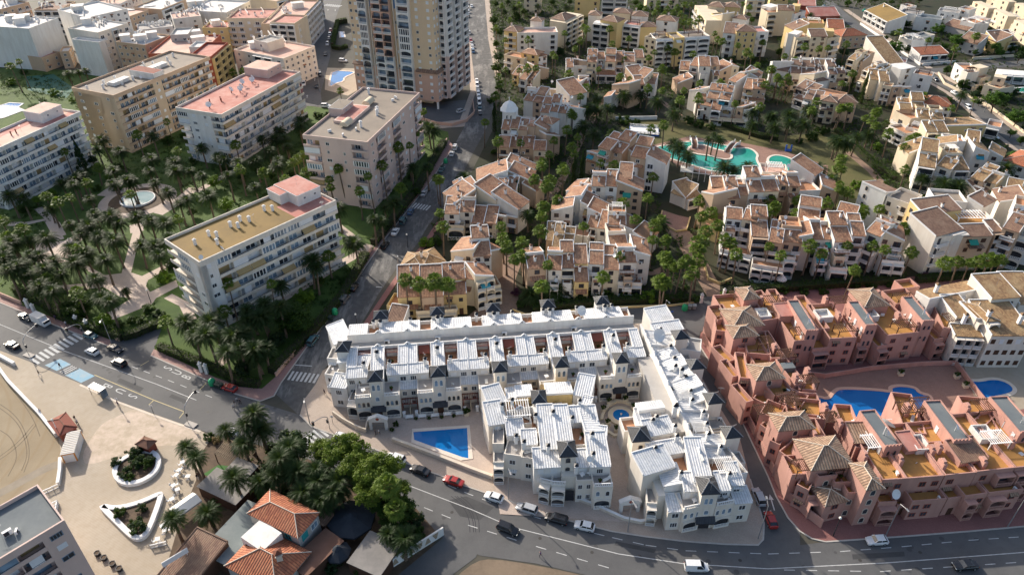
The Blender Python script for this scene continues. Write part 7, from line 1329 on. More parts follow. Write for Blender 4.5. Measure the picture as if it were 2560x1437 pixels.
b,a,d,n,dep=hut('kiosk','dark red wooden kiosk against the white sea wall',(124,1053),(150,1087),(189,1067),2.7,'H','pipe_red','brown_roof','kiosk',.25);b.e['label']='dark red wooden kiosk against the white sea wall'
for o in b.e.children:
 if o.name.startswith('roof'):o.data.materials[0]=M['pipe_red']
c=P(151,1136,2.6);q=P(184,1130,2.6);d=(q-c).normalized();n=Vector((-d.y,d.x,0));Lc=(q-c).length;Dc=(P(184,1078,2.6)-q).dot(n);t=thing('container_kiosk','white container kiosk with orange corner posts on the promenade','kiosk',(c.x,c.y,.03),math.atan2(d.y,d.x))
mb=MB();mb.box(0,0,0,Lc,Dc,2.5);link('body',mb.mesh('body',['white_wall']),(0,0,0),t)
rf=MB();rf.box(-.1,-.1,2.5,Lc+.1,Dc+.1,2.6);link('roof',rf.mesh('roof',['canvas_white']),(0,0,0),t)
ribm=MB();ribm.box(-.05,-.06,0,Lc+.05,.06,.07);ribm=ribm.mesh('roof_rib',['stone_trim'])
for k in range(12):link('roof_rib',ribm,(0,Dc*(k+.5)/12,2.6),t)
for x in(-.04,Lc-.18):
 for y in(-.04,Dc-.18):mb=MB();mb.box(x,y,0,x+.22,y+.22,2.49);link('corner_post',mb.mesh('corner_post',['orange_paint']),(0,0,0),t)
mb=MB();mb.box(.2,-.05,2.2,Lc-.2,.0,2.48);link('fascia',mb.mesh('fascia',['orange_paint']),(0,0,0),t)
hut('kiosk','small rust brown hut beside the oval planter',(343,1109),(369,1119),(387,1103),2.3,'H','corten','brown_roof','kiosk',.5)
def planter(label,px,w,h):
 pts=smooth_poly(PP(px),2);c=sum(pts,Vector())/len(pts);t=thing('planter',label,'planter',(c.x,c.y,.03));L_=[p-c for p in pts];link('rim',path_mesh(L_,w,h,0,True).mesh('rim',['white_paint']),(0,0,0),t);link('soil',poly_mesh('soil',L_,'soil',h*.6),(0,0,0),t);return t
planter('oval white planter full of shrubs on the promenade',(288,1184,293,1165,312,1149,340,1136,367,1131,388,1136,400,1152,395,1177,373,1198,345,1210,319,1213,298,1204),1.0,.75)
planter('three cornered white planter with curved sides on the promenade',(256,1269,262,1270,294,1275,354,1260,402,1237,405,1242,389,1291,369,1338,351,1350,333,1345,296,1309),1.0,.75)
for x,y,r,m in((333,1135,2.0,'cypress_leaf'),(345,1128,1.4,'cypress_leaf'),(294,1156,1.5,'cypress_leaf'),(312,1185,1.6,'cypress_leaf'),(322,1195,1.3,'bush_leaf'),(340,1160,1.8,'cypress_leaf'),(365,1160,1.7,'bush_leaf'),(378,1150,1.4,'cypress_leaf'),(352,1150,1.7,'cypress_leaf'),(298,1284,1.5,'bush_leaf'),(356,1270,1.3,'cypress_leaf'),(346,1315,2.1,'cypress_leaf'),(330,1310,1.0,'bush_leaf')):bush(x,y,r,m,.8,.4)
wall_thing('sea_wall',(0,925,23,957,100,1037,143,1092),.5,1.0,'white_wall','white sea wall between beach sand and promenade, upper stretch',0,'wall','white_paint');wall_thing('sea_wall',(154,1150,153,1180,148,1214),.5,1.0,'white_wall','white sea wall below the container kiosk',0,'wall','white_paint');wall_thing('sea_wall',(-40,880,0,893,38,914),.6,1.0,'white_wall','short white wall end beside the coast road at the left edge',0,'wall','white_paint')
def balus_run(px,label):
 pts=PP(px);c=pts[0];t=thing('balustrade',label,'balustrade',(c.x,c.y,.03))
 for p,q in zip(pts,pts[1:]):
  L=(q-p).length;k=max(1,round(L/1.3));d=(q-p)/k
  for i in range(k):m=p+d*(i+.5)-c;link('balustrade_panel',balus_me(),(m.x,m.y,0),t,math.atan2(d.y,d.x),(d.length,1,1))
balus_run((148,1217,120,1230,90,1243),'white balustrade at the top of the beach ramp');balus_run((120,1270,146,1258,142,1282),'white balustrade corner beside the beach apartment block');balus_run((378,1370,418,1360),'short white balustrade in front of the brown tiled annex')
pm=None
for i,(x,y)in enumerate(((245,1386),(262,1397),(283,1412),(300,1424))):
 c=P(x,y);t=thing('street_planter',('farthest','second farthest','second nearest','nearest')[i]+' of the four dark hexagonal planters on the promenade','planter',(c.x,c.y,.03),.2,'dark hexagonal planters');mb=MB();mb.lathe([(.55,0),(.62,.7),(.5,.7),(.45,.55)],6);link('pot',mb.mesh('pot',['metal_dark']),(0,0,0),t);mb=MB();mb.lathe([(.46,.6),(.01,.62)],6);link('soil',mb.mesh('soil',['soil']),(0,0,0),t)
c=P(218,966,2.5);q=P(249,980,2.5);d=(q-c).normalized();L=(q-c).length;t=thing('bus_shelter','bus shelter with ribbed metal roof and lit advert panel beside the bus lane','bus shelter',(c.x,c.y,.03),math.atan2(d.y,d.x));mb=MB();mb.box(0,0,2.4,L,1.7,2.52);link('roof',mb.mesh('roof',['metal_grey']),(0,0,0),t)
for k in range(7):mb=MB();mb.box(L*k/6-.04,0,2.52,L*k/6+.04,1.7,2.58);link('roof_rib',mb.mesh('roof_rib',['white_paint']),(0,0,0),t)
mb=MB();mb.box(.1,1.55,.3,L-.1,1.6,2.2);link('glass_wall',mb.mesh('glass_wall',['glass_blue']),(0,0,0),t);mb=MB();mb.box(L-.1,.1,.3,L+.05,1.5,2.3);link('advert_panel',mb.mesh('advert_panel',['glass_blue']),(0,0,0),t);mb=MB();mb.box(.5,1.1,.45,L-.6,1.45,.5);link('seat',mb.mesh('seat',['dark_wood']),(0,0,0),t)
for x in(.1,L-.15):mb=MB();mb.box(x,.1,0,x+.08,.18,2.4);link('post',mb.mesh('post',['metal_dark']),(0,0,0),t)
def lamp(base,h,label,arm=1.6,az=-1.57,mat='metal_grey',globe=False):
 c=P(*base);t=thing('street_lamp',label,'street lamp',(c.x,c.y,.1),az);mb=MB();mb.cyl((0,0,0),(0,0,h),.12,.06,8);
 if not globe:mb.cyl((0,0,h),(arm,0,h+.35),.05,.04,6)
 link('pole',mb.mesh('pole',[mat]),(0,0,0),t);mb=MB();
 if globe:mb.lathe([(.05,h),(.25,h+.12),(.28,h+.3),(.15,h+.5),(.02,h+.55)],10)
 else:mb.box(arm-.1,-.16,h+.28,arm+.6,.16,h+.42)
 link('lamp_head',mb.mesh('lamp_head',['lamp_glass' if globe else 'metal_grey']),(0,0,0),t)
for p,h,l in(((1271,1248),9.2,'tall pale street lamp on the kerb between white car and silver estate car'),((1569,1329),9.2,'tall pale street lamp in front of the second entrance gate'),((1895,1346),9.5,'tall pale street lamp at the tip of the white complex corner'),((2214,1338),9.2,'tall pale street lamp above the white car on the right'),((2518,1317),9.2,'tall pale street lamp at the right edge in front of the pink row'),((775,1060),8.0,'street lamp on the rounded pavement corner by the junction'),((282,864),8.5,'street lamp beside the park driveway'),((997,680),6,'street lamp beside the straw roofed pavilion'),((2408,205),9,'street lamp at the bend of the right street'),((2540,130),9,'street lamp beside the cross street at the right'),((2460,280),9,'street lamp by the wide yellow house'),((2130,40),8,'street lamp at the diagonal street fork'),((800,228),7,'street lamp beside the parked dark car left of the tower'),((1660,788),5,'small lamp beside the green container behind the white complex')):lamp(p,h,l,1.4,R.choice((-1.6,-1.3,1.5)))
lamp((2082,1340),5.2,'dark old style lamp post on the red pavement',globe=True,mat='metal_dark');lamp((152,1092),5,'globe lamp beside the dark red kiosk',globe=True,mat='white_paint');lamp((894,822),4.5,'dark globe lamp beside the side street near the low brown roof',globe=True,mat='metal_dark');lamp((1020,620),4.5,'dark globe lamp on the side street beside the palms',globe=True,mat='metal_dark');lamp((183,628),4,'dark globe lamp in the palm park beside the open plaza',globe=True,mat='metal_dark');lamp((378,757),4,'dark globe lamp by the park path junction',globe=True,mat='metal_dark');lamp((1060,1035),4,'dark globe lamp among the benches by the blue pool',globe=True,mat='metal_dark')
def signal(base,to,h,label,mat='metal_grey',reach=None):
 c=P(*base);q=P(*to,h);d=q-c;d.z=0;L=reach or d.length;t=thing('traffic_signal',label,'traffic light',(c.x,c.y,.1),math.atan2(d.y,d.x));mb=MB();pr=(0,0,0)
 for k in range(1,11):a=k/10;p=(L*max(0,(a-.45)/.55)**1.5,0,h*math.sin(min(1,a*1.15)*math.pi/2));mb.cyl(pr,p,.09,.08,6);pr=p
 link('pole',mb.mesh('pole',[mat]),(0,0,0),t);mb=MB();mb.box(L-.2,-.22,h-.8,L+.2,.22,h+.25);link('signal_head',mb.mesh('signal_head',['metal_dark']),(0,0,0),t);mb=MB();mb.box(.1,-.2,2.2,.42,.2,3.1);link('signal_head',mb.mesh('signal_head',['metal_dark']),(0,0,0),t)
 for k,m in enumerate(('red_plastic','orange_paint','green_bin')):mb=MB();mb.cyl((L+.2,0,h-.02-k*.32),(L+.24,0,h-.02-k*.32),.11,.11,8);link('lens',mb.mesh('lens',[m]),(0,0,0),t)
signal((472,1060),(487,977),5.6,'curved grey traffic signal at the end of the bus lane');signal((73,888),(90,812),5.6,'curved traffic signal on an island beside the left zebra crossing');signal((214,843),(166,822),5.0,'curved traffic signal on the park side of the left zebra crossing');signal((825,1073),(782,1057),4.8,'curved blue grey traffic signal by the junction zebra crossing','metal_grey')
for q,l in(((478,1062),'bus lane'),((73,889),'left zebra crossing')):
 c=P(*q);t=thing('signal_plinth','concrete plinth under the traffic signal at the '+l,'plinth',(c.x,c.y,.05),-.4);mb=MB();mb.box(-1.4,-.7,0,1.4,.7,.25);link('slab',mb.mesh('slab',['kerb']),(0,0,0),t)
for q,h,l in(((300,1020),3.2,'thin sign pole on the promenade behind the person in purple'),((385,1035),2.8,'thin lamp bollard pole beside the paved strip'),((833,1060),2.6,'small road sign on the pavement by the stone wall'),((1678,795),2.4,'small blue road sign behind the white complex')):
 c=P(*q);t=thing('sign_pole',l,'sign',(c.x,c.y,.05));mb=MB();mb.cyl((0,0,0),(0,0,h),.05,.05,6);link('pole',mb.mesh('pole',['metal_dark']),(0,0,0),t);mb=MB();mb.box(-.3,-.03,h-.5,.3,.0,h);link('sign_plate',mb.mesh('sign_plate',['white_paint' if h>2.5 else 'blue_plastic']),(0,0,0),t)
def igloo(px,label):
 c=P(*px);t=thing('bottle_bank',label,'recycling bin',(c.x,c.y,.13),1.2);mb=MB();mb.lathe([(.75,0),(.85,.25),(.85,1.0),(.7,1.5),(.4,1.8),(.1,1.9)],14);link('body',mb.mesh('body',['green_bin']),(0,0,0),t);mb=MB();mb.cyl((0,-.78,1.2),(0,-.9,1.2),.15,.15,8);link('slot',mb.mesh('slot',['metal_dark']),(0,0,0),t);mb=MB();mb.cyl((0,0,1.85),(0,0,2.1),.12,.12,6);link('lifting_ring',mb.mesh('lifting_ring',['metal_grey']),(0,0,0),t)
def bin_(px,label,m='dark_bin'):
 c=P(*px);t=thing('wheelie_bin',label,'bin',(c.x,c.y,.13),R.uniform(.8,1.4));mb=MB();mb.box(-.6,-.45,.15,.6,.45,1.1);link('body',mb.mesh('body',[m]),(0,0,0),t);mb=MB();mb.box(-.65,-.5,1.1,.65,.5,1.22);link('lid',mb.mesh('lid',[m]),(0,0,0),t)
 for x in(-.45,.45):mb=MB();mb.cyl((x,-.4,.1),(x,-.3,.1),.1,.1,8);link('wheel',mb.mesh('wheel',['rubber']),(0,0,0),t)
igloo((532,962),'green bottle bank beside the red car at the park hedge');igloo((838,785),'green bottle bank on the side street pavement');igloo((1711,775),'green bottle bank behind the white complex');igloo((1114,408),'green bottle bank on the upper side street')
bin_((544,967),'dark waste bin between green bottle bank and red car');bin_((553,970),'second dark waste bin nearest to the red car');bin_((826,800),'dark waste bin below the green bottle bank on the side street');bin_((1724,772),'grey lidded bin right of the bottle bank behind the white complex','metal_grey');bin_((1735,772),'rightmost bin behind the white complex','metal_grey');bin_((1105,422),'dark waste bin on the upper side street')
wall_thing('street_wall',(690,942,760,858,827,778,880,705,930,625),.3,1.0,'salmon_wall','long low salmon wall along the side street pavement',.13,'wall','salmon_wall');wall_thing('street_wall',(945,606,1041,478,1118,352),.3,1.0,'salmon_wall','low salmon wall along the upper side street by the beige block',.13,'wall','salmon_wall')
wall_thing('street_wall',(0,739,55,762),.3,1.2,'salmon_wall','short salmon wall at the park gate, left edge',.13);wall_thing('street_wall',(290,850,300,853),.3,1.0,'salmon_wall','salmon wall stub at the park driveway mouth',.0)
wall_thing('car_park_wall',(1052,300,1090,312,1130,316,1165,306,1186,285,1182,255),.3,1.3,'salmon_wall','curved salmon wall round the tower car park',.05)
wall_thing('garden_kerb',(1262,800,1283,776,1314,788,1420,779,1514,771,1681,765,1735,758),.35,.55,'yellow_wall','low yellow kerb wall along the palm garden',0)
wall_thing('street_wall',(2150,62,2250,130,2300,165),.3,1.3,'white_wall','white street wall below the house with green awnings',0);wall_thing('street_wall',(2305,165,2390,158),.3,1.4,'white_wall','white wall along the cross street below the bungalow',0);wall_thing('street_wall',(2345,186,2360,212,2400,232,2470,268,2560,335),.3,1.2,'cream_wall','cream wall on the pavement of the right street',0);wall_thing('street_wall',(2430,150,2600,138),.3,1.4,'cream_wall','cream wall along the far side of the cross street, right edge',0)
wall_thing('path_wall',(1760,660,1770,700,1800,712,1828,700),.35,.9,'yellow_wall','curved ochre garden wall beside the clay path',0);wall_thing('path_wall',(1655,530,1650,560,1690,580,1716,576,1725,545),.4,.6,'yellow_wall','yellow kerb round the small brick square',0)
for i,(x,y,l)in enumerate(((195,812,'left white gate pillar beside the park pavement'),(221,822,'right white gate pillar beside the park pavement'),(72,770,'white gate pillar at the left edge park entrance'),(88,783,'second white gate pillar at the left edge park entrance'),(505,930,'slim white gate pillar in the hedge above the bus lane'),(518,934,'second slim white gate pillar in the hedge above the bus lane'),(1808,745,'left white pillar of the palm garden gate'),(1836,742,'right white pillar of the palm garden gate'),(1752,757,'white finial pillar at the lane end of the palm garden'))):
 c=P(x,y);t=thing('gate_pillar',l,'gate pillar',(c.x,c.y,.1));mb=MB();mb.box(-.35,-.35,0,.35,.35,2.6);mb.box(-.45,-.45,2.6,.45,.45,2.75);link('shaft',mb.mesh('shaft',['white_wall']),(0,0,0),t);mb=MB();mb.lathe([(.1,2.75),(.3,3.0),(.2,3.25),(.02,3.35)],10);link('finial',mb.mesh('finial',['white_paint']),(0,0,0),t)
t_=P(1610,330);t=thing('white_terrace_bar','white balustraded bar terrace with blue base on the dry lawn','terrace',(t_.x,t_.y,0),-.15);mb=MB();mb.box(-6,-4,0,6,4,.6);link('base',mb.mesh('base',['blue_plastic']),(0,0,0),t);mb=MB();mb.box(-5.8,-3.8,.6,5.8,3.8,.7);link('floor',mb.mesh('floor',['white_paint']),(0,0,0),t)
for k in range(8):
 for y in(-3.9,3.9):link('balustrade_panel',balus_me(),(-5.2+k*1.5,y,.7),t,0,(1.5,1,1))
t_=P(1590,300);t=thing('beam_wall','long white beam behind the balustraded bar terrace','wall',(t_.x,t_.y,0),.05);mb=MB();mb.box(-9,-.2,0,9,.2,1.6);link('wall',mb.mesh('wall',['white_wall']),(0,0,0),t)
def bridge(p,q,label):
 a,b=P(*p),P(*q);c=(a+b)/2;d=b-a;L=d.length;t=thing('footbridge',label,'bridge',(c.x,c.y,.1),math.atan2(d.y,d.x));n=8;mb=MB();f=lambda x:1.3*(1-(2*x/L)**2)+.3
 for k in range(n):x0,x1=-L/2+L*k/n,-L/2+L*(k+1)/n;mb.face(((x0,-1,f(x0)),(x1,-1,f(x1)),(x1,1,f(x1)),(x0,1,f(x0))))
 link('deck',mb.mesh('deck',['brown_roof']),(0,0,0),t)
 for y in(-1.1,1.1):
  mb=MB()
  for k in range(n):x0,x1=-L/2+L*k/n,-L/2+L*(k+1)/n;mb.face(((x0,y,f(x0)-.3),(x1,y,f(x1)-.3),(x1,y,f(x1)+.8),(x0,y,f(x0)+.8)));mb.face(((x0,y-.12,f(x0)+.8),(x1,y-.12,f(x1)+.8),(x1,y+.12,f(x1)+.8),(x0,y+.12,f(x0)+.8)))
  link('parapet',mb.mesh('parapet',['white_paint']),(0,0,0),t)
 for x in(-L/2,L/2):
  for y in(-1.1,1.1):mb=MB();mb.box(x-.2,y-.2,0,x+.2,y+.2,1.9);link('post',mb.mesh('post',['white_paint']),(0,0,0),t)
bridge((1736,372),(1731,352),'small arched white footbridge to the palm island, left one');bridge((1818,384),(1842,362),'small arched white footbridge to the palm island, right one')
c=P(1970,378);t=thing('blue_frame','blue play frame beside the lagoon terrace','frame',(c.x,c.y,0));
for x in(-1,1):mb=MB();mb.box(x-.25,-.25,0,x+.25,.25,2.6);link('post',mb.mesh('post',['blue_plastic']),(0,0,0),t)
mb=MB();mb.box(-1.2,-.5,0,1.2,.5,.7);link('base',mb.mesh('base',['blue_plastic']),(0,0,0),t)
c=P(1765,447);t=thing('beam_pergola','pergola with white steel beams below the lagoon pool','pergola',(c.x,c.y,0),-.25);mb=MB();mb.box(-9.5,-2.5,2.9,-5,2.5,3.0);link('canvas',mb.mesh('canvas',['canvas_white']),(0,0,0),t)
for k in range(7):mb=MB();x=-5+k*2.2;mb.box(x-.1,-3,2.9,x+.1,3,3.1);link('beam',mb.mesh('beam',['white_paint']),(0,0,0),t);mb=MB();mb.box(x-.08,-2.9,0,x+.08,-2.75,2.9);link('post',mb.mesh('post',['white_paint']),(0,0,0),t)
for y in(-2.9,0,2.9):mb=MB();mb.box(-9.5,y-.1,3.1,8.5,y+.1,3.25);link('beam',mb.mesh('beam',['white_paint']),(0,0,0),t)
for q,m in(((2180,40),'awning_green'),((2163,35),'awning_green'),((2195,58),'awning_green')):pass
for i,(x,y)in enumerate(((2158,37),(2176,52),(2192,62),(2206,72))):c=P(x,y);canopy_tent((x,y),1.7,2.3,('topmost','second','third','lowest')[i]+' green parasol along the terrace of the house with golden brown roof','awning_green' if i<2 else 'canvas_white',4)
canopy_tent((1950,712),1.5,2.2,'white parasol under the four storey terrace of villas','canvas_white');canopy_tent((2540,200),2.5,2.4,'teal parasol at the low white house, right edge','awning_blue',4)
# cars
def car_body(kind):
 """side profile stations: y, half width, sill, belt, (roof z or None)"""
 H={'hatch':1.46,'sedan':1.42,'suv':1.68,'van':1.85}[kind];L={'hatch':4.0,'sedan':4.45,'suv':4.5,'van':4.4}[kind];hl=L/2;W=.88
 st=[(-hl,.62,.30,.58),(-hl+.12,.78,.22,.70),(-hl+.5,.86,.18,.84),(-hl+1.15,W,.18,.95),(0,W,.18,.97),(hl-.9,W,.18,1.0),(hl-.3,.86,.2,.99 if kind!='sedan' else.98),(hl-.06,.78,.25,.95),(hl,.66,.32,.80)]
 wb,rs,re,rb={'hatch':(-hl+1.1,-.35,hl-.75,hl-.18),'sedan':(-hl+1.25,-.3,hl-1.35,hl-.75),'suv':(-hl+1.15,-.45,hl-.45,hl-.12),'van':(-hl+.8,-hl+1.6,hl-.12,hl-.04)}[kind]
 bz=.94;return H,hl,W,st,wb,rs,re,rb,bz
def car_meshes(kind,paint):
 def f():
  H,hl,W,st,wb,rs,re,rb,bz=car_body(kind);mb=MB();prev=None
  for y,w,z0,z1 in st:
   ring=[(-w*.92,y,z0),(-w,y,z0+.22),(-w,y,z1-.12),(-w*.90,y,z1),(-w*.45,y,z1+.03),(w*.45,y,z1+.03),(w*.90,y,z1),(w,y,z1-.12),(w,y,z0+.22),(w*.92,y,z0)]
   if prev:
    for k in range(9):mb.face((prev[k],prev[k+1],ring[k+1],ring[k]))
   else:mb.face(ring)
   prev=ring
  mb.face(prev[::-1]);rw=.66
  for s in(-1.0,.84):mb.box(s,wb+.3,.95,s+.16,wb+.45,1.08)
  mb.face(((-rw,rs,H-.02),(rw,rs,H-.02),(rw,re,H),(-rw,re,H)));mb.face(((-rw,rs,H-.02),(-rw,re,H),(-rw-.05,re,H-.07),(-rw-.05,rs,H-.09)));mb.face(((rw,re,H),(rw,rs,H-.02),(rw+.05,rs,H-.09),(rw+.05,re,H-.07)))
  for s in(-1,1):
   for(y0,z0,y1,z1,t)in((wb,bz,rs,H-.05,.09),(rb,bz,re,H-.05,.12),((rs+re)/2,bz,(rs+re)/2,H-.05,.07)):
    a=(s*(W*.93),y0,z0);b=(s*(rw+.05),y1,z1);mb.face((a,(a[0],a[1]+t,a[2]),(b[0],b[1]+t,b[2]),b));mb.face((a,b,(b[0]-s*.08,b[1],b[2]),(a[0]-s*.08,a[1],a[2])))
   if kind=='van':mb.face(((s*W*.935,.1,bz),(s*W*.93,rb,bz),(s*(rw+.05),re,H-.05),(s*(rw+.05),.1,H-.05)))
  body=mb.mesh('body',['paint_'+paint]);g=MB();q=.015;A_=[(-W*.91,wb,bz),(W*.91,wb,bz),(W*.91,rb,bz),(-W*.91,rb,bz)];B_=[(-rw,rs,H-.06),(rw,rs,H-.06),(rw,re,H-.05),(-rw,re,H-.05)]
  for k in range(4):j=(k+1)%4;g.face((A_[k],A_[j],B_[j],B_[k]))
  gl=g.mesh('windows',['car_glass']);return body,gl
 return lib(('car',kind,paint),f)
def wheel_me():
 def f():mb=MB();mb.cyl((-.1,0,0),(.1,0,0),.31,.31,14,0);mb.cyl((.1,0,0),(.115,0,0),.19,.17,10,1);mb.cyl((-.1,0,0),(-.115,0,0),.19,.17,10,1);return mb.mesh('wheel',['rubber','metal_grey'])
 return lib('wheel',f)
def light_me(m):
 def f():mb=MB();mb.box(-.17,-.05,-.07,.17,.05,.07);return mb.mesh('headlight',[m])
 return lib(('lt',m),f)
NAMES={'hatch':'hatchback','sedan':'saloon','suv':'estate car','van':'small van'}
def car(px,py,tx,ty,kind,paint,label=None,z=.05,group='cars parked and driving in the streets'):
 a,b=P(px,py),P(tx,ty);d=b-a;t=thing('car' if kind!='van' else 'van',label or '','car' if kind!='van' else 'van',(a.x,a.y,z),math.atan2(d.y,d.x)+math.pi/2,group);body,gl=car_meshes(kind,paint)
 link('body',body,(0,0,0),t);link('windows',gl,(0,0,0),t)
 if py>330:
  H,hl,W,*_=car_body(kind)
  for x in(-.80,.80):
   for y in(-hl+.85,hl-.8):link('wheel',wheel_me(),(x,y,.31),t)
   link('headlight',light_me('lamp_glass'),(x*.75,-hl+.08,.64),t);link('tail_light',light_me('red_plastic'),(x*.82,hl-.06,.78),t)
 if not label:reg(t,NAMES[kind]);t['paint']=paint
 return t
for a in((32,867,-10,850,'sedan','black','black saloon at the left edge of the coast road'),(66,797,100,812,'sedan','black','dark saloon parked in palm shade beside the white box van'),(232,883,190,866,'hatch','white','white hatchback driving right after the left zebra crossing'),(290,876,320,889,'sedan','black','black saloon by the park pavement, above the other black car'),(299,911,262,896,'suv','black','black estate car on the coast road behind the white hatchback'),(228,843,250,850,'hatch','teal','dark car in palm shade beside the zebra crossing'),(575,974,540,963,'hatch','red','red hatchback parked beside the green bottle bank'),(578,1084,540,1070,'hatch','white','white hatchback half hidden under the tall date palms'),(858,1098,890,1108,'hatch','white','white car behind the top of the ficus tree'),(990,1150,960,1139,'suv','white','white car parked at the right edge of the ficus tree'),(1051,1180,1020,1168,'sedan','black','black saloon parked left of the red one on the coast road'),(1134,1207,1100,1195,'sedan','red','dusty red saloon parked on the coast road'),(1235,1247,1200,1235,'hatch','white','white hatchback parked left of the tall street lamp'),(1317,1276,1280,1264,'suv','silver','silver estate car parked by the white complex'),(1391,1301,1350,1289,'suv','black','black estate car parked between silver car and white hatchback'),(1461,1319,1420,1309,'hatch','white','white hatchback parked last in the row by the white complex'),(1270,1326,1310,1342,'suv','black','black car driving right along the coast road centre line'),(2190,1355,2150,1357,'hatch','white','white hatchback with dark roof parked before the pink row'),(2410,1417,2370,1420,'sedan','black','black saloon in deep shade at the lower right'),(1895,1246,1886,1225,'suv','silver','silver car parked in the narrow street mouth'),(1925,1303,1916,1281,'hatch','red','red car behind the silver car in the narrow street mouth'),(783,855,800,832,'suv','teal','teal car parked by the salmon wall near the junction'),(862,752,878,730,'van','grey','blue grey van beside the green bottle bank on the side street'),(886,722,900,700,'hatch','black','black car with green bonnet in front of the blue grey van'),(963,617,975,600,'suv','black','black car on the sunlit bend of the side street'),(989,583,1000,566,'sedan','white','white saloon parked behind the black car on the side street'),(1008,556,1018,540,'van','teal','dark teal van in the middle of the side street row'),(1027,533,1037,516,'hatch','blue','dark blue car beside the upper zebra crossing'),(1060,487,1069,470,'sedan','silver','silver saloon above the upper zebra crossing'),(1130,388,1138,368,'hatch','white','white hatchback near the top of the side street row'),(1138,372,1146,352,'van','white','white van just beyond the white hatchback on the side street'),(1104,428,1114,410,'sedan','teal','dark teal saloon beside the waste bin on the upper side street'),(1152,281,1166,276,'suv','silver','silver car inside the tower car park'),(2060,20,2075,30,'hatch','blue','light blue car on the diagonal street at the top'),(2338,202,2350,210,'sedan','black','dark car under the plain white cube house'),(2386,236,2398,242,'hatch','white','white car by the date palm on the right street'),(2420,272,2432,280,'suv','white','white car under trees on the right street'),(2483,345,2495,350,'sedan','white','white car on the forecourt of the wide yellow house'),(858,155,872,156,'suv','white','white car under the brown gate roof left of the tower'),(815,268,830,268,'suv','white','white car behind the beige apartment block roof')):car(*a)
gt=car(1740,1421,1790,1422,'van','white','white delivery van driving right on the coast road')
for x,y,k,p in((1163,190,'suv','white'),(1192,206,'hatch','white'),(1193,216,'suv','white'),(1194,226,'sedan','silver'),(1196,237,'hatch','white'),(1197,246,'sedan','white'),(1198,258,'van','white'),(1199,270,'suv','teal'),(1200,286,'hatch','black'),(1177,104,'hatch','red'),(1179,112,'sedan','silver'),(1181,121,'hatch','white'),(1183,132,'suv','blue'),(1173,86,'suv','silver'),(1171,44,'hatch','black'),(1171,34,'suv','white'),(1170,25,'van','white'),(1168,12,'hatch','white'),(1179,19,'hatch','white')):car(x,y,x+(2 if y>150 else 1),y+8,k,p)
for x,y,k,p in((802,50,'suv','white'),(801,67,'hatch','red'),(798,79,'hatch','white'),(795,92,'suv','silver'),(827,79,'hatch','red'),(825,90,'suv','silver'),(822,100,'hatch','grey'),(819,113,'suv','white'),(814,139,'hatch','black'),(800,190,'suv','black'),(792,219,'sedan','black'),(762,202,'hatch','black'),(760,213,'suv','white')):car(x,y,x-1.5,y+10,k,p)
c=P(104,808);q=P(130,820);d=q-c;t=thing('box_van','white box van parked in palm shade beside the park gate','van',(c.x,c.y,.05),math.atan2(d.y,d.x)+math.pi/2);mb=MB();mb.box(-1.05,-1.6,.5,1.05,2.4,2.7);link('cargo_box',mb.mesh('cargo_box',['white_wall']),(0,0,0),t);mb=MB();mb.box(-.95,-3.0,.4,.95,-1.62,1.9);link('cab',mb.mesh('cab',['paint_white']),(0,0,0),t);mb=MB();mb.box(-.85,-3.02,1.15,.85,-2.95,1.75);link('windscreen',mb.mesh('windscreen',['car_glass']),(0,0,0),t)
for x in(-.85,.85):
 for y in(-2.3,1.4):link('wheel',wheel_me(),(x,y,.31),t)
# people
def person_me(pose,top_,leg_,hair='hair'):
 V={'walk':[((0,0,.95),.13),((0,.01,1.2),.15),((0,.0,1.42),.14),((0,.0,1.52),.055),((0,-.02,1.66),.10),((0,-.01,1.76),.06),((.10,0,.88),.10),((.11,-.18,.50),.07),((.11,-.12,.08),.045),((.11,-.26,.04),.04),((-.10,0,.88),.10),((-.11,.14,.50),.07),((-.11,.34,.12),.045),((-.11,.24,.04),.04),((.20,0,1.40),.06),((.25,.12,1.14),.045),((.25,.04,.90),.035),((-.20,0,1.40),.06),((-.25,-.10,1.14),.045),((-.24,-.22,.93),.035)]}[pose]
 E=[(0,1),(1,2),(2,3),(3,4),(4,5),(0,6),(6,7),(7,8),(8,9),(0,10),(10,11),(11,12),(12,13),(2,14),(14,15),(15,16),(2,17),(17,18),(18,19)]
 me=bpy.data.meshes.new('p');me.from_pydata([v for v,_ in V],E,[]);o=bpy.data.objects.new('p',me);COL.objects.link(o);m=o.modifiers.new('s','SKIN');o.modifiers.new('u','SUBSURF').levels=1
 for i,(_,r)in enumerate(V):me.skin_vertices[0].data[i].radius=(r,r);me.skin_vertices[0].data[i].use_root=(i==0)
 bpy.context.view_layer.update();me2=bpy.data.meshes.new_from_object(o.evaluated_get(bpy.context.evaluated_depsgraph_get()));bpy.data.objects.remove(o);me2.name='body';me2.materials.clear()
 for n in('skin',top_,leg_,hair,'rubber'):me2.materials.append(M[n])
 for p in me2.polygons:
  c=p.center;z=c.z;arm=abs(c.x)>.17 and z>.85
  p.material_index=4 if z<.08 else 2 if z<.97 and not arm else(0 if z<1.22 else 1)if arm else 1 if z<1.5 else 3 if(z>1.70 or(z>1.58 and c.y>.01))else 0;p.use_smooth=True
 return me2
PM=[person_me('walk',a,b)for a,b in(('cloth_purple','cloth_dark'),('cloth_light','cloth_dark'),('cloth_black','cloth_light'),('cloth_dark','cloth_black'))]
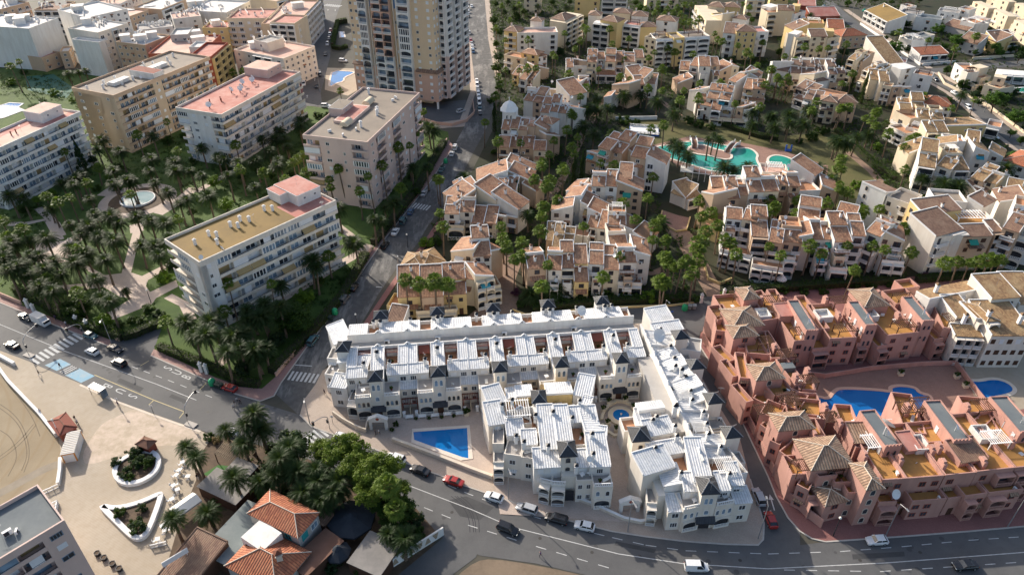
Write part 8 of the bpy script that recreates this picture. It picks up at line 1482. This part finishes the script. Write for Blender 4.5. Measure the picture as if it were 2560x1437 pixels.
for x,y,i,l in((1351,1391,0,'person in dark purple top walking on the dirt edge of the coast road'),(297,1016,0,'person in purple walking on the promenade below the bus shelter'),(190,1052,2,'person in black beside the dark red kiosk'),(196,1062,1,'person in light top near the dark red kiosk, holding nothing'),(940,1088,3,'person in dark clothes before the pool entrance gate, left'),(948,1086,1,'person in light top before the pool entrance gate, right'),(588,1014,2,'person in black crossing the road, front of the walking group'),(594,1006,1,'person in light top in the walking group on the road'),(602,1010,3,'person in dark clothes in the walking group on the road'),(585,1024,1,'person in light top trailing the walking group on the road'),(812,986,3,'person in dark clothes on the pavement beside the white corner house'),(100,940,2,'person in black standing near the left zebra crossing'),(103,1035,1,'person leaning at the white sea wall'),(152,920,3,'person with long shadow on the promenade near the blue bay'),(167,815,1,'person in light top on the pavement by the park hedge'),(140,800,0,'person in purple on the pavement beside the box van'),(728,897,3,'person in dark clothes on the salmon wall pavement'),(495,1198,2,'person in black seated side of the restaurant yard entrance'),(1228,103,3,'person far up the powdery street'),(1195,84,2,'person crossing the powdery street near the top')):
 p=P(x,y);tag(link('person',PM[i],(p.x,p.y,.06),None,R.uniform(0,6.28)),l,'person')
# more planting, far gardens, roof odds and ends
PK2='20,590;90,560;130,520;150,545;100,640;60,660;170,690;215,700;255,670;210,600;260,540;300,590;320,620;360,660;400,690;410,560;440,590;470,500;480,560;420,480;440,430;520,420;570,440;620,450;660,430;700,400;560,380;590,360;620,380;720,370;240,420;270,400;300,380;340,380;260,350;290,460;470,460;520,490;350,420;120,690;20,680;150,760;190,730;290,720;320,760;410,800;440,830;560,880;590,890;640,900;660,870;680,840;700,770;730,740;560,780;660,790;800,690;820,640;900,560;960,520;1000,470;870,540;1030,420;1050,390;690,350;500,440;540,450;380,400;310,425;215,455'
for i,(x,y)in enumerate(fl(PK2)):
 if i%5 in(1,3)or 200<x<460 and 480<y<780:continue
 (date_palm if i%3 else fan_palm)(x,y,R.uniform(6,10))
for i,(x,y)in enumerate(fl('60,520;90,500;130,480;230,400;270,440;300,420;420,350;460,340;480,400;560,420;600,440;640,420;680,440;730,440;760,290;690,330;640,360;20,620;60,680;110,700;150,730;200,760;260,800;410,690;430,660;470,620;480,530;500,500;840,560;870,600;960,560;1000,520;1040,480;1070,420;1090,380;720,810;760,740;800,700;660,880;690,850;560,850;610,920')):broad_tree(x,y,R.uniform(1.6,3.2),R.uniform(1.2,2.6),R.choice(('bush_leaf','cypress_leaf','bush_leaf','bright_leaf')),'round',.8,'leafy shrub tree','shrub_tree')
for x,y,h,s in((720,1130,8,1),(745,1175,7.5,1.05),(810,1200,7,1),(650,1210,6,.9),(760,1230,6.5,1),(800,1250,6,1),(830,1235,7,1),(610,1110,7,.8),(565,1075,6,.7)):date_palm(x,y,h,s)
for x,y,r in((700,1230,2.6),(730,1250,2.2),(770,1260,2.6),(800,1160,2.8),(680,1120,2.2),(1010,1330,2),(1030,1300,2.6),(1045,1325,1.8),(980,1380,2),(800,1290,2),(540,1250,1.6),(660,1180,2.2)):bush(x,y,r,'cypress_leaf' if r>2.1 else 'bush_leaf')
for i,(x,y)in enumerate(fl('1240,10;1260,30;1290,40;1235,50;1250,80;1270,5;1310,30;1380,5;1400,30;1425,5;1590,5;1610,40;1600,20;1240,110;1245,140;1240,170;1860,60;1870,85;1880,50;1890,110;1940,60;1960,100;1950,130;2000,130;2110,130;2130,100;2180,120;2120,8;2150,2;2190,-2;2230,6;2080,-4;2260,-5;2300,0;2270,60;2330,60;2420,85;2380,140;2400,100;2440,130;2500,130;2530,120;2550,140;2410,210;2440,235;2470,215;2520,240;2540,300;2450,320;2420,330;2500,370;2540,390;2370,250;2400,300;2490,400;2200,140;2240,150;1830,150;1790,150;1760,130;1660,140;1550,130;1400,130;1420,110')):broad_tree(x,y,R.uniform(1.8,3.6),R.uniform(2.2,4),R.choice(('pine_leaf','bush_leaf','bush_leaf','cypress_leaf')),'round',R.uniform(.65,.95),'garden tree','garden_tree')
for i,(x,y)in enumerate(fl('1255,15;1300,12;1240,70;1275,50;1260,100;1870,40;1885,75;1900,95;1880,140;1960,140;1990,150;2115,110;2150,130;2250,80;2440,90;2310,240;2440,250;2380,270;1245,190;1250,210;1240,240;1700,80;1690,130;1670,120;1640,130;1530,110;1560,150;1450,100;1620,220;1655,225;1700,250')):fan_palm(x,y,R.uniform(8,11))
for i,(x,y)in enumerate(fl('2215,95;2235,85;2262,60;2320,85;2340,100;2360,115;2375,90;2412,118;2430,70;2442,105;2475,75;2510,112;2540,118;2555,125;2350,55;2300,60;2400,60;2430,210;2450,220;2480,225;2540,230;2510,260;2450,255;2530,330;2555,350;2300,105;2270,120;2290,115;2230,110;2390,160;2370,175;2400,190')):broad_tree(x,y,R.uniform(1.6,3),R.uniform(1.6,3),R.choice(('pine_leaf','bush_leaf','cypress_leaf')),'round',R.uniform(.65,.95),'garden tree','garden_tree')
undergrowth('far_undergrowth',['1224,0;1300,0;1430,20;1470,60;1230,90','1590,0;1770,0;1740,110;1600,60','2050,0;2300,-10;2300,40;2180,20;2120,20','2240,60;2420,60;2560,120;2560,150;2320,165;2230,110','2390,160;2560,160;2560,330;2480,270;2380,215','2440,310;2560,390;2560,480;2400,420'],[],.10,'bush_leaf',11,.5,1.6)
undergrowth('yard_undergrowth',['640,1080;800,1130;960,1180;1050,1280;1040,1330;900,1300;800,1290;690,1250;620,1220;600,1150'],[],.35,'cypress_leaf',12,.3,1.0)
# furniture on the terraces, patches on the roads
def terrace_bits(pts,z,kinds):
 for x,y in pts:
  k=R.choice(kinds);p=P(x,y,z)
  if k=='table':o=copy_tree(T0);o.name='terrace_table';o['group']='tables on the roof terraces';o.location=(p.x,p.y,z);reg(o,'white terrace table')
  elif k=='chair':o=copy_tree(C0);o.name='terrace_chair';o['group']='chairs on the roof terraces';o.location=(p.x,p.y,z);o.rotation_euler[2]=R.uniform(0,6);reg(o,'white terrace chair')
  elif k=='plant':
   t=thing('terrace_plant','','plant pot',(p.x,p.y,z),0,'pot plants on the roof terraces');link('pot',lib('tpot',lambda:(lambda mb:(mb.lathe([(.2,0),(.3,.5),(.24,.5),(.2,.42)],10),mb.mesh('pot',['corten']))[1])(MB())),(0,0,0),t);link('foliage',round_crown(3,'bush_leaf','round',26,50,.10),(0,0,.8),t,0,(.5,.5,.55));reg(t,'terrace pot plant')
  else:
   t=thing('sun_lounger','','sun lounger',(p.x,p.y,z),R.uniform(0,6),'sun loungers on the roof terraces');link('bed',lib('bed',lambda:(lambda mb:(mb.box(-.33,-.9,.28,.33,.4,.36),mb.mesh('bed',['canvas_white']))[1])(MB())),(0,0,0),t);link('backrest',lib('bedb',lambda:(lambda mb:(mb.face(((-.33,.4,.34),(.33,.4,.34),(.33,.95,.75),(-.33,.95,.75))),mb.mesh('backrest',['canvas_white']))[1])(MB())),(0,0,0),t);link('frame',lib('bedf',lambda:(lambda mb:(mb.box(-.3,-.8,0,.3,.35,.27),mb.mesh('frame',['metal_grey']))[1])(MB())),(0,0,0),t);reg(t,'sun lounger')
ALL=('table','chair','plant','lounger','plant','chair')
terrace_bits(fl('1990,820;2095,800;2110,815;2125,800;2235,805;2260,790;2275,810;2380,795;2395,805;1925,785;1950,780;1830,770;1870,765'),7.75,ALL)
terrace_bits(fl('2215,1170;2235,1185;2290,1165;2330,1150;2385,1160;2420,1170;2480,1140;2510,1150;2550,1140;2130,1055;2280,1050;2300,1065;2420,1040;2440,1050;2480,1055;2090,1040;2010,1030;1960,980;1920,880;2100,1195'),7.5,ALL)
terrace_bits(fl('1300,1050;1315,1045;1285,1055;1400,1050;1450,1100;1455,1090;1710,1185;1720,1190;1800,1180;1675,1110;1660,1055'),7.3,ALL)
terrace_bits(fl('1290,1128;1320,1132;1455,1190;1470,1185;1500,1205;1515,1200;1735,1255;1810,1245;902,960;855,945;832,925'),6.4,ALL)
for i in range(5):
 for s in(-3.1,3.1):q=G(i*SP+s,1.8,6.65);terrace_bits([PX(q)],6.65,ALL)
 for s in(-3.1,3.1):q=G(i*SP+s,10.2,7.25);terrace_bits([PX(q)],7.25,ALL)
mk('asphalt_new',(.056,.056,.057),(.085,.085,.085),scale=.4,fine=6,amt=.7);mk('iron',(.06,.055,.05),rough=.6)
for q in((1120,1250,1165,1240,1235,1268,1200,1300,1150,1290),(430,985,470,1001,462,1008,422,992),(820,1140,880,1165,870,1176,812,1150),(1540,1352,1640,1372,1636,1382,1536,1362),(2130,1385,2260,1378,2262,1390,2132,1398),(300,945,360,970,350,980,292,954)):
 o=struct('road_patch',poly_mesh('road_patch',PP(q),'asphalt_new',.0521+.0004*(q[0]%7)));o.parent=road;del o['kind']
for x,y in((640,1040),(700,1075),(1130,1280),(1350,1345),(1600,1390),(1850,1400),(2150,1400),(2300,1380),(520,1030),(420,975),(150,880),(1480,1380),(980,1200)):
 c=P(x,y);o=struct('manhole_cover',poly_mesh('manhole_cover',[c+Vector((.34*math.cos(k*.524),.34*math.sin(k*.524),0))for k in range(12)],'iron',.0535));o.parent=road;del o['kind']
for x,y in((760,905),(830,800),(905,690),(1010,580),(1100,470),(1190,330)):
 c=P(x,y);o=struct('manhole_cover',poly_mesh('manhole_cover',[c+Vector((.34*math.cos(k*.524),.34*math.sin(k*.524),0))for k in range(12)],'iron',.048));o.parent=side;del o['kind']
mk('sand_dark',(.20,.155,.10),scale=.6,fine=4,amt=.6);mk('wet_sand',(.24,.20,.15),(.34,.29,.22),scale=.3,fine=3,amt=.8)
bch=bpy.data.objects['beach']
for q in((0,1140,30,1118,58,1092,75,1070,84,1060),(0,1148,32,1126,62,1098,80,1074,90,1062),(0,1010,30,1030,55,1060,70,1100,75,1140,60,1180),(0,1020,28,1040,50,1066,64,1102,69,1140,54,1176),(20,960,60,1010,85,1050,100,1090),(0,1075,25,1090,40,1120,42,1150,20,1190)):
 o=struct('tyre_track',path_mesh(smooth_open(PP(q)),.22,.001,.026).mesh('tyre_track',['sand_dark']));o.parent=bch;del o['kind']
o=struct('wet_sand',path_mesh(smooth_open(PP((-60,1262,0,1232,60,1200,110,1172,150,1158))),2.2,.001,.023).mesh('wet_sand',['wet_sand']));o.parent=bch;del o['kind']
def aerial():
 mb=MB();mb.cyl((0,0,-.3),(0,0,2.4),.03,.02,5);mb.box(-.6,-.015,2.2,.6,.015,2.23)
 for k in range(6):x=-.55+k*.22;mb.box(x-.012,-.3+.03*k,2.2,x+.012,.3-.03*k,2.225)
 return mb.mesh('aerial',['metal_grey'])
for o in[q for q in COL.objects if q.get('category')in('townhouses','villa','building','apartment block')]:
 rf=[c for c in o.children if c.name.split('.')[0]in('roof','terrace_floor')]
 for c in R.sample(rf,min(len(rf),max(2,len(rf)//5))):
  f=c.data.polygons[0];link('aerial',lib('aerial',aerial),c.data.polygons[0].center,o,R.uniform(0,3))
 for c in R.sample(rf,min(len(rf),len(rf)//6)):
  if c.name.startswith('terrace'):v=c.data.vertices[1].co.lerp(c.data.polygons[0].center,.25);link('air_conditioner',ac_me(),v,o,R.uniform(0,3))
# labels for repeated plants and cars: what they are, nearest landmark, order from the left
LM=[('pink north row, left terraces',2000,790),('pink north row, middle terraces',2110,805),('pink north row, right terraces',2260,800),('pink north row, last terraces',2385,800),('pink west row',1870,770),('pink west row, lower part',1960,960),('pink west row by the pool',2080,1040),('pink south row, left terraces',2220,1175),('pink south row, middle terraces',2330,1155),('pink south row, right terraces',2450,1155),('pink south row, far right',2540,1145),('pink south row, pool side',2290,1055),('pink south row, upper right',2440,1050),('white centre block, red terraces',1300,1050),('white centre block, middle',1430,1080),('white centre block, front',1490,1195),('white centre block, left front',1305,1130),('white corner townhouse',1730,1200),('white corner townhouse, front',1780,1250),('white corner townhouse, upper side',1670,1080),('first tower of the white row',940,900),('second tower of the white row',1096,890),('third tower of the white row',1250,880),('fourth tower of the white row',1404,865),('fifth tower of the white row',1556,855),('white corner house terraces',860,940),('yellow corner villa',1080,730),('straw roofed pavilion',1050,655),('stepped white and tan villas',1200,540),('pink shaded villas',1270,450),('long terracotta terrace',1400,715),('right end of the terracotta terrace',1600,690),('jumbled white villas',1450,570),('mossy porch roofs',1370,620),('brick square',1695,550),('garden bar roofs',1700,480),('clay path bend',1740,650),('palm garden gate',1700,720),('four storey terrace, left end',1820,620),('four storey terrace, middle',1960,640),('four storey terrace, right end',2150,620),('round chimney villa',1920,510),('tall cream apartment villa',2260,580),('cream villa front',2430,650),('domed tower',1265,340),('domed palace villa',1340,390),('white window frame villa',1530,400),('lagoon island',1790,350),('lagoon pool, left shore',1680,370),('lagoon pool, near shore',1840,425),('right turquoise pool',2000,420),('balustraded bar terrace',1620,310),('dry lawn, far side',1920,300),('dry lawn, right side',2120,400),('straw roof cluster',2270,310),('big white straw roofed villa',2350,420),('right edge houses',2520,450),('white end with arched windows',2150,520),('arched terrace villa',1780,270),('path tower villa',1870,220),('cypress terrace villa',2060,240),('palm grove by the shaded row',1950,190),('three palm cream flats',2040,110),('stepped cream villas',2170,200),('tan arched villas',1760,190),('tall yellow arch flats',1860,110),('white arch flats',1700,110),('small hip roof flats',1790,50),('top palm grove, left half',1640,25),('top palm grove, right half',1715,40),('red terrace flats',1600,90),('pillared balcony flats',1500,80),('pink roof terrace flats',1330,90),('yellow loggia villa',1300,170),('speckled roof row',1480,180),('small stepped villas',1570,220),('broad red brown roofs',1400,270),('shadowed garden below the broad roofs',1460,300),('top edge trees',1350,15),('tower base',1070,280),('tower pool',850,220),('beige block, camera side',860,440),('beige block, street side',1000,370),('beige block lawn',940,560),('upper side street',1110,430),('red roof dish block, left end',500,380),('red roof dish block, front',640,390),('red roof dish block, right end',740,320),('tan block, left end',230,280),('tan block, front',400,270),('white block at the left edge',120,430),('fountain',345,500),('left of the fountain',220,490),('lawn below the fountain',270,570),('open park plaza',120,620),('park path junction',320,690),('lower park hedge',240,750),('park corner at the left edge',30,620),('white park gate',70,710),('middle park lawn',210,640),('gold roofed block, far side',440,520),('gold roofed block, left end',390,640),('gold roofed block, near corner',560,800),('gold roofed block, street front',760,680),('park driveway',380,800),('bus lane lawn',500,860),('junction lawn',620,860),('tennis court',120,200),('long annex',450,1300),('thatched pergola',600,1080),('grey canvas shelter',550,1200),('black canopy',850,1230),('zigzag wall',990,1340),('ficus tree',740,1140),('oval planter',340,1160),('three cornered planter',335,1290),('promenade terrace edge',440,1200),('pool gate',985,1065),('pool benches',1090,1045),('upper right bungalow',2330,120),('dark roofed yellow villa',2470,110),('right street',2480,260),('white and orange small house',2270,90),('orange roofed bungalow garden',2420,130),('cross street corner',2400,180),('cream cubic villas',2460,220),('powdery street, top',1172,25),('powdery street, middle',1178,110),('powdery street, lower',1196,240),('left tower street, far end',805,70),('left tower street, pool side',822,95),('left tower street, near end',785,200),('west end of the terrace lane',1180,760),('red tiled block roofs',590,190),('dark hedge by the pink complex',2050,725),('side street bend',1080,600),('upper garden edge',1240,220)]
ORD=['first','second','third','fourth','fifth','sixth','seventh','eighth','ninth','tenth','eleventh','twelfth','thirteenth','fourteenth','fifteenth','sixteenth','seventeenth','eighteenth','nineteenth','twentieth','twenty-first','twenty-second','twenty-third','twenty-fourth','twenty-fifth','twenty-sixth']
G_={}
for o,k in PLANTS:
 v=o.location;h=8 if 'palm' in k else v.z+1;x,y=PX((v.x,v.y,h));n=min(LM,key=lambda l:(l[1]-x)**2+((l[2]-y)*1.3)**2);kk=k
 if 'paint' in o.keys():kk=o['paint']+' '+k;del o['paint']
 if k=='bush':
  m=o.children[0].data.materials[0].name;kk={'bright_leaf':'bright green bush','purple_leaf':'purple bush','cypress_leaf':'dark bush','dry_leaf':'dry bush'}.get(m,'green bush')
 G_.setdefault((kk,n[0]),[]).append((x,o,n))
for(k,nm),L in G_.items():
 L.sort(key=lambda q:q[0])
 for i,(x,o,n)in enumerate(L):
  if len(L)==1:s=k+' standing by the '+nm
  elif i==len(L)-1:s='rightmost '+k+' by the '+nm
  elif i==0:s='leftmost '+k+' by the '+nm
  else:s=(ORD[i]if i<26 else 'later')+' '+k+' from left by the '+nm
  o['label']=s
SUBN={'window':['pane'],'arched_window':['pane'],'loggia':['glass_door','balustrade'],'chimney':['cap'],'wheel':['rim']};SPLIT={}
def split_me(me,names):
 if me.name not in SPLIT:
  out=[]
  for k in range(len(me.materials)):
   fs=[p for p in me.polygons if p.material_index==k];idx={};vs=[];F=[]
   for p in fs:
    for v in p.vertices:
     if v not in idx:idx[v]=len(vs);vs.append(tuple(me.vertices[v].co))
    F.append([idx[v]for v in p.vertices])
   n=bpy.data.meshes.new(([me.name.split('.')[0]]+names)[min(k,len(names))]);n.from_pydata(vs,[],F);n.materials.append(me.materials[k]);out.append(n)
   if me.uv_layers:
    uv=me.uv_layers[0].data;n.uv_layers.new(name='UVMap').data.foreach_set('uv',[c for p in fs for l in p.loop_indices for c in uv[l].uv])
  SPLIT[me.name]=out
 return SPLIT[me.name]
for o in[q for q in COL.objects if q.parent and q.type=='MESH' and q.name.split('.')[0]in SUBN]:
 x,y=PX(o.parent.location)
 if y<430 or len(o.data.materials)<2:continue
 nm=SUBN[o.name.split('.')[0]];ms=split_me(o.data,nm);o.data=ms[0]
 for n,m in zip(nm,ms[1:]):link(n,m,(0,0,0),o)
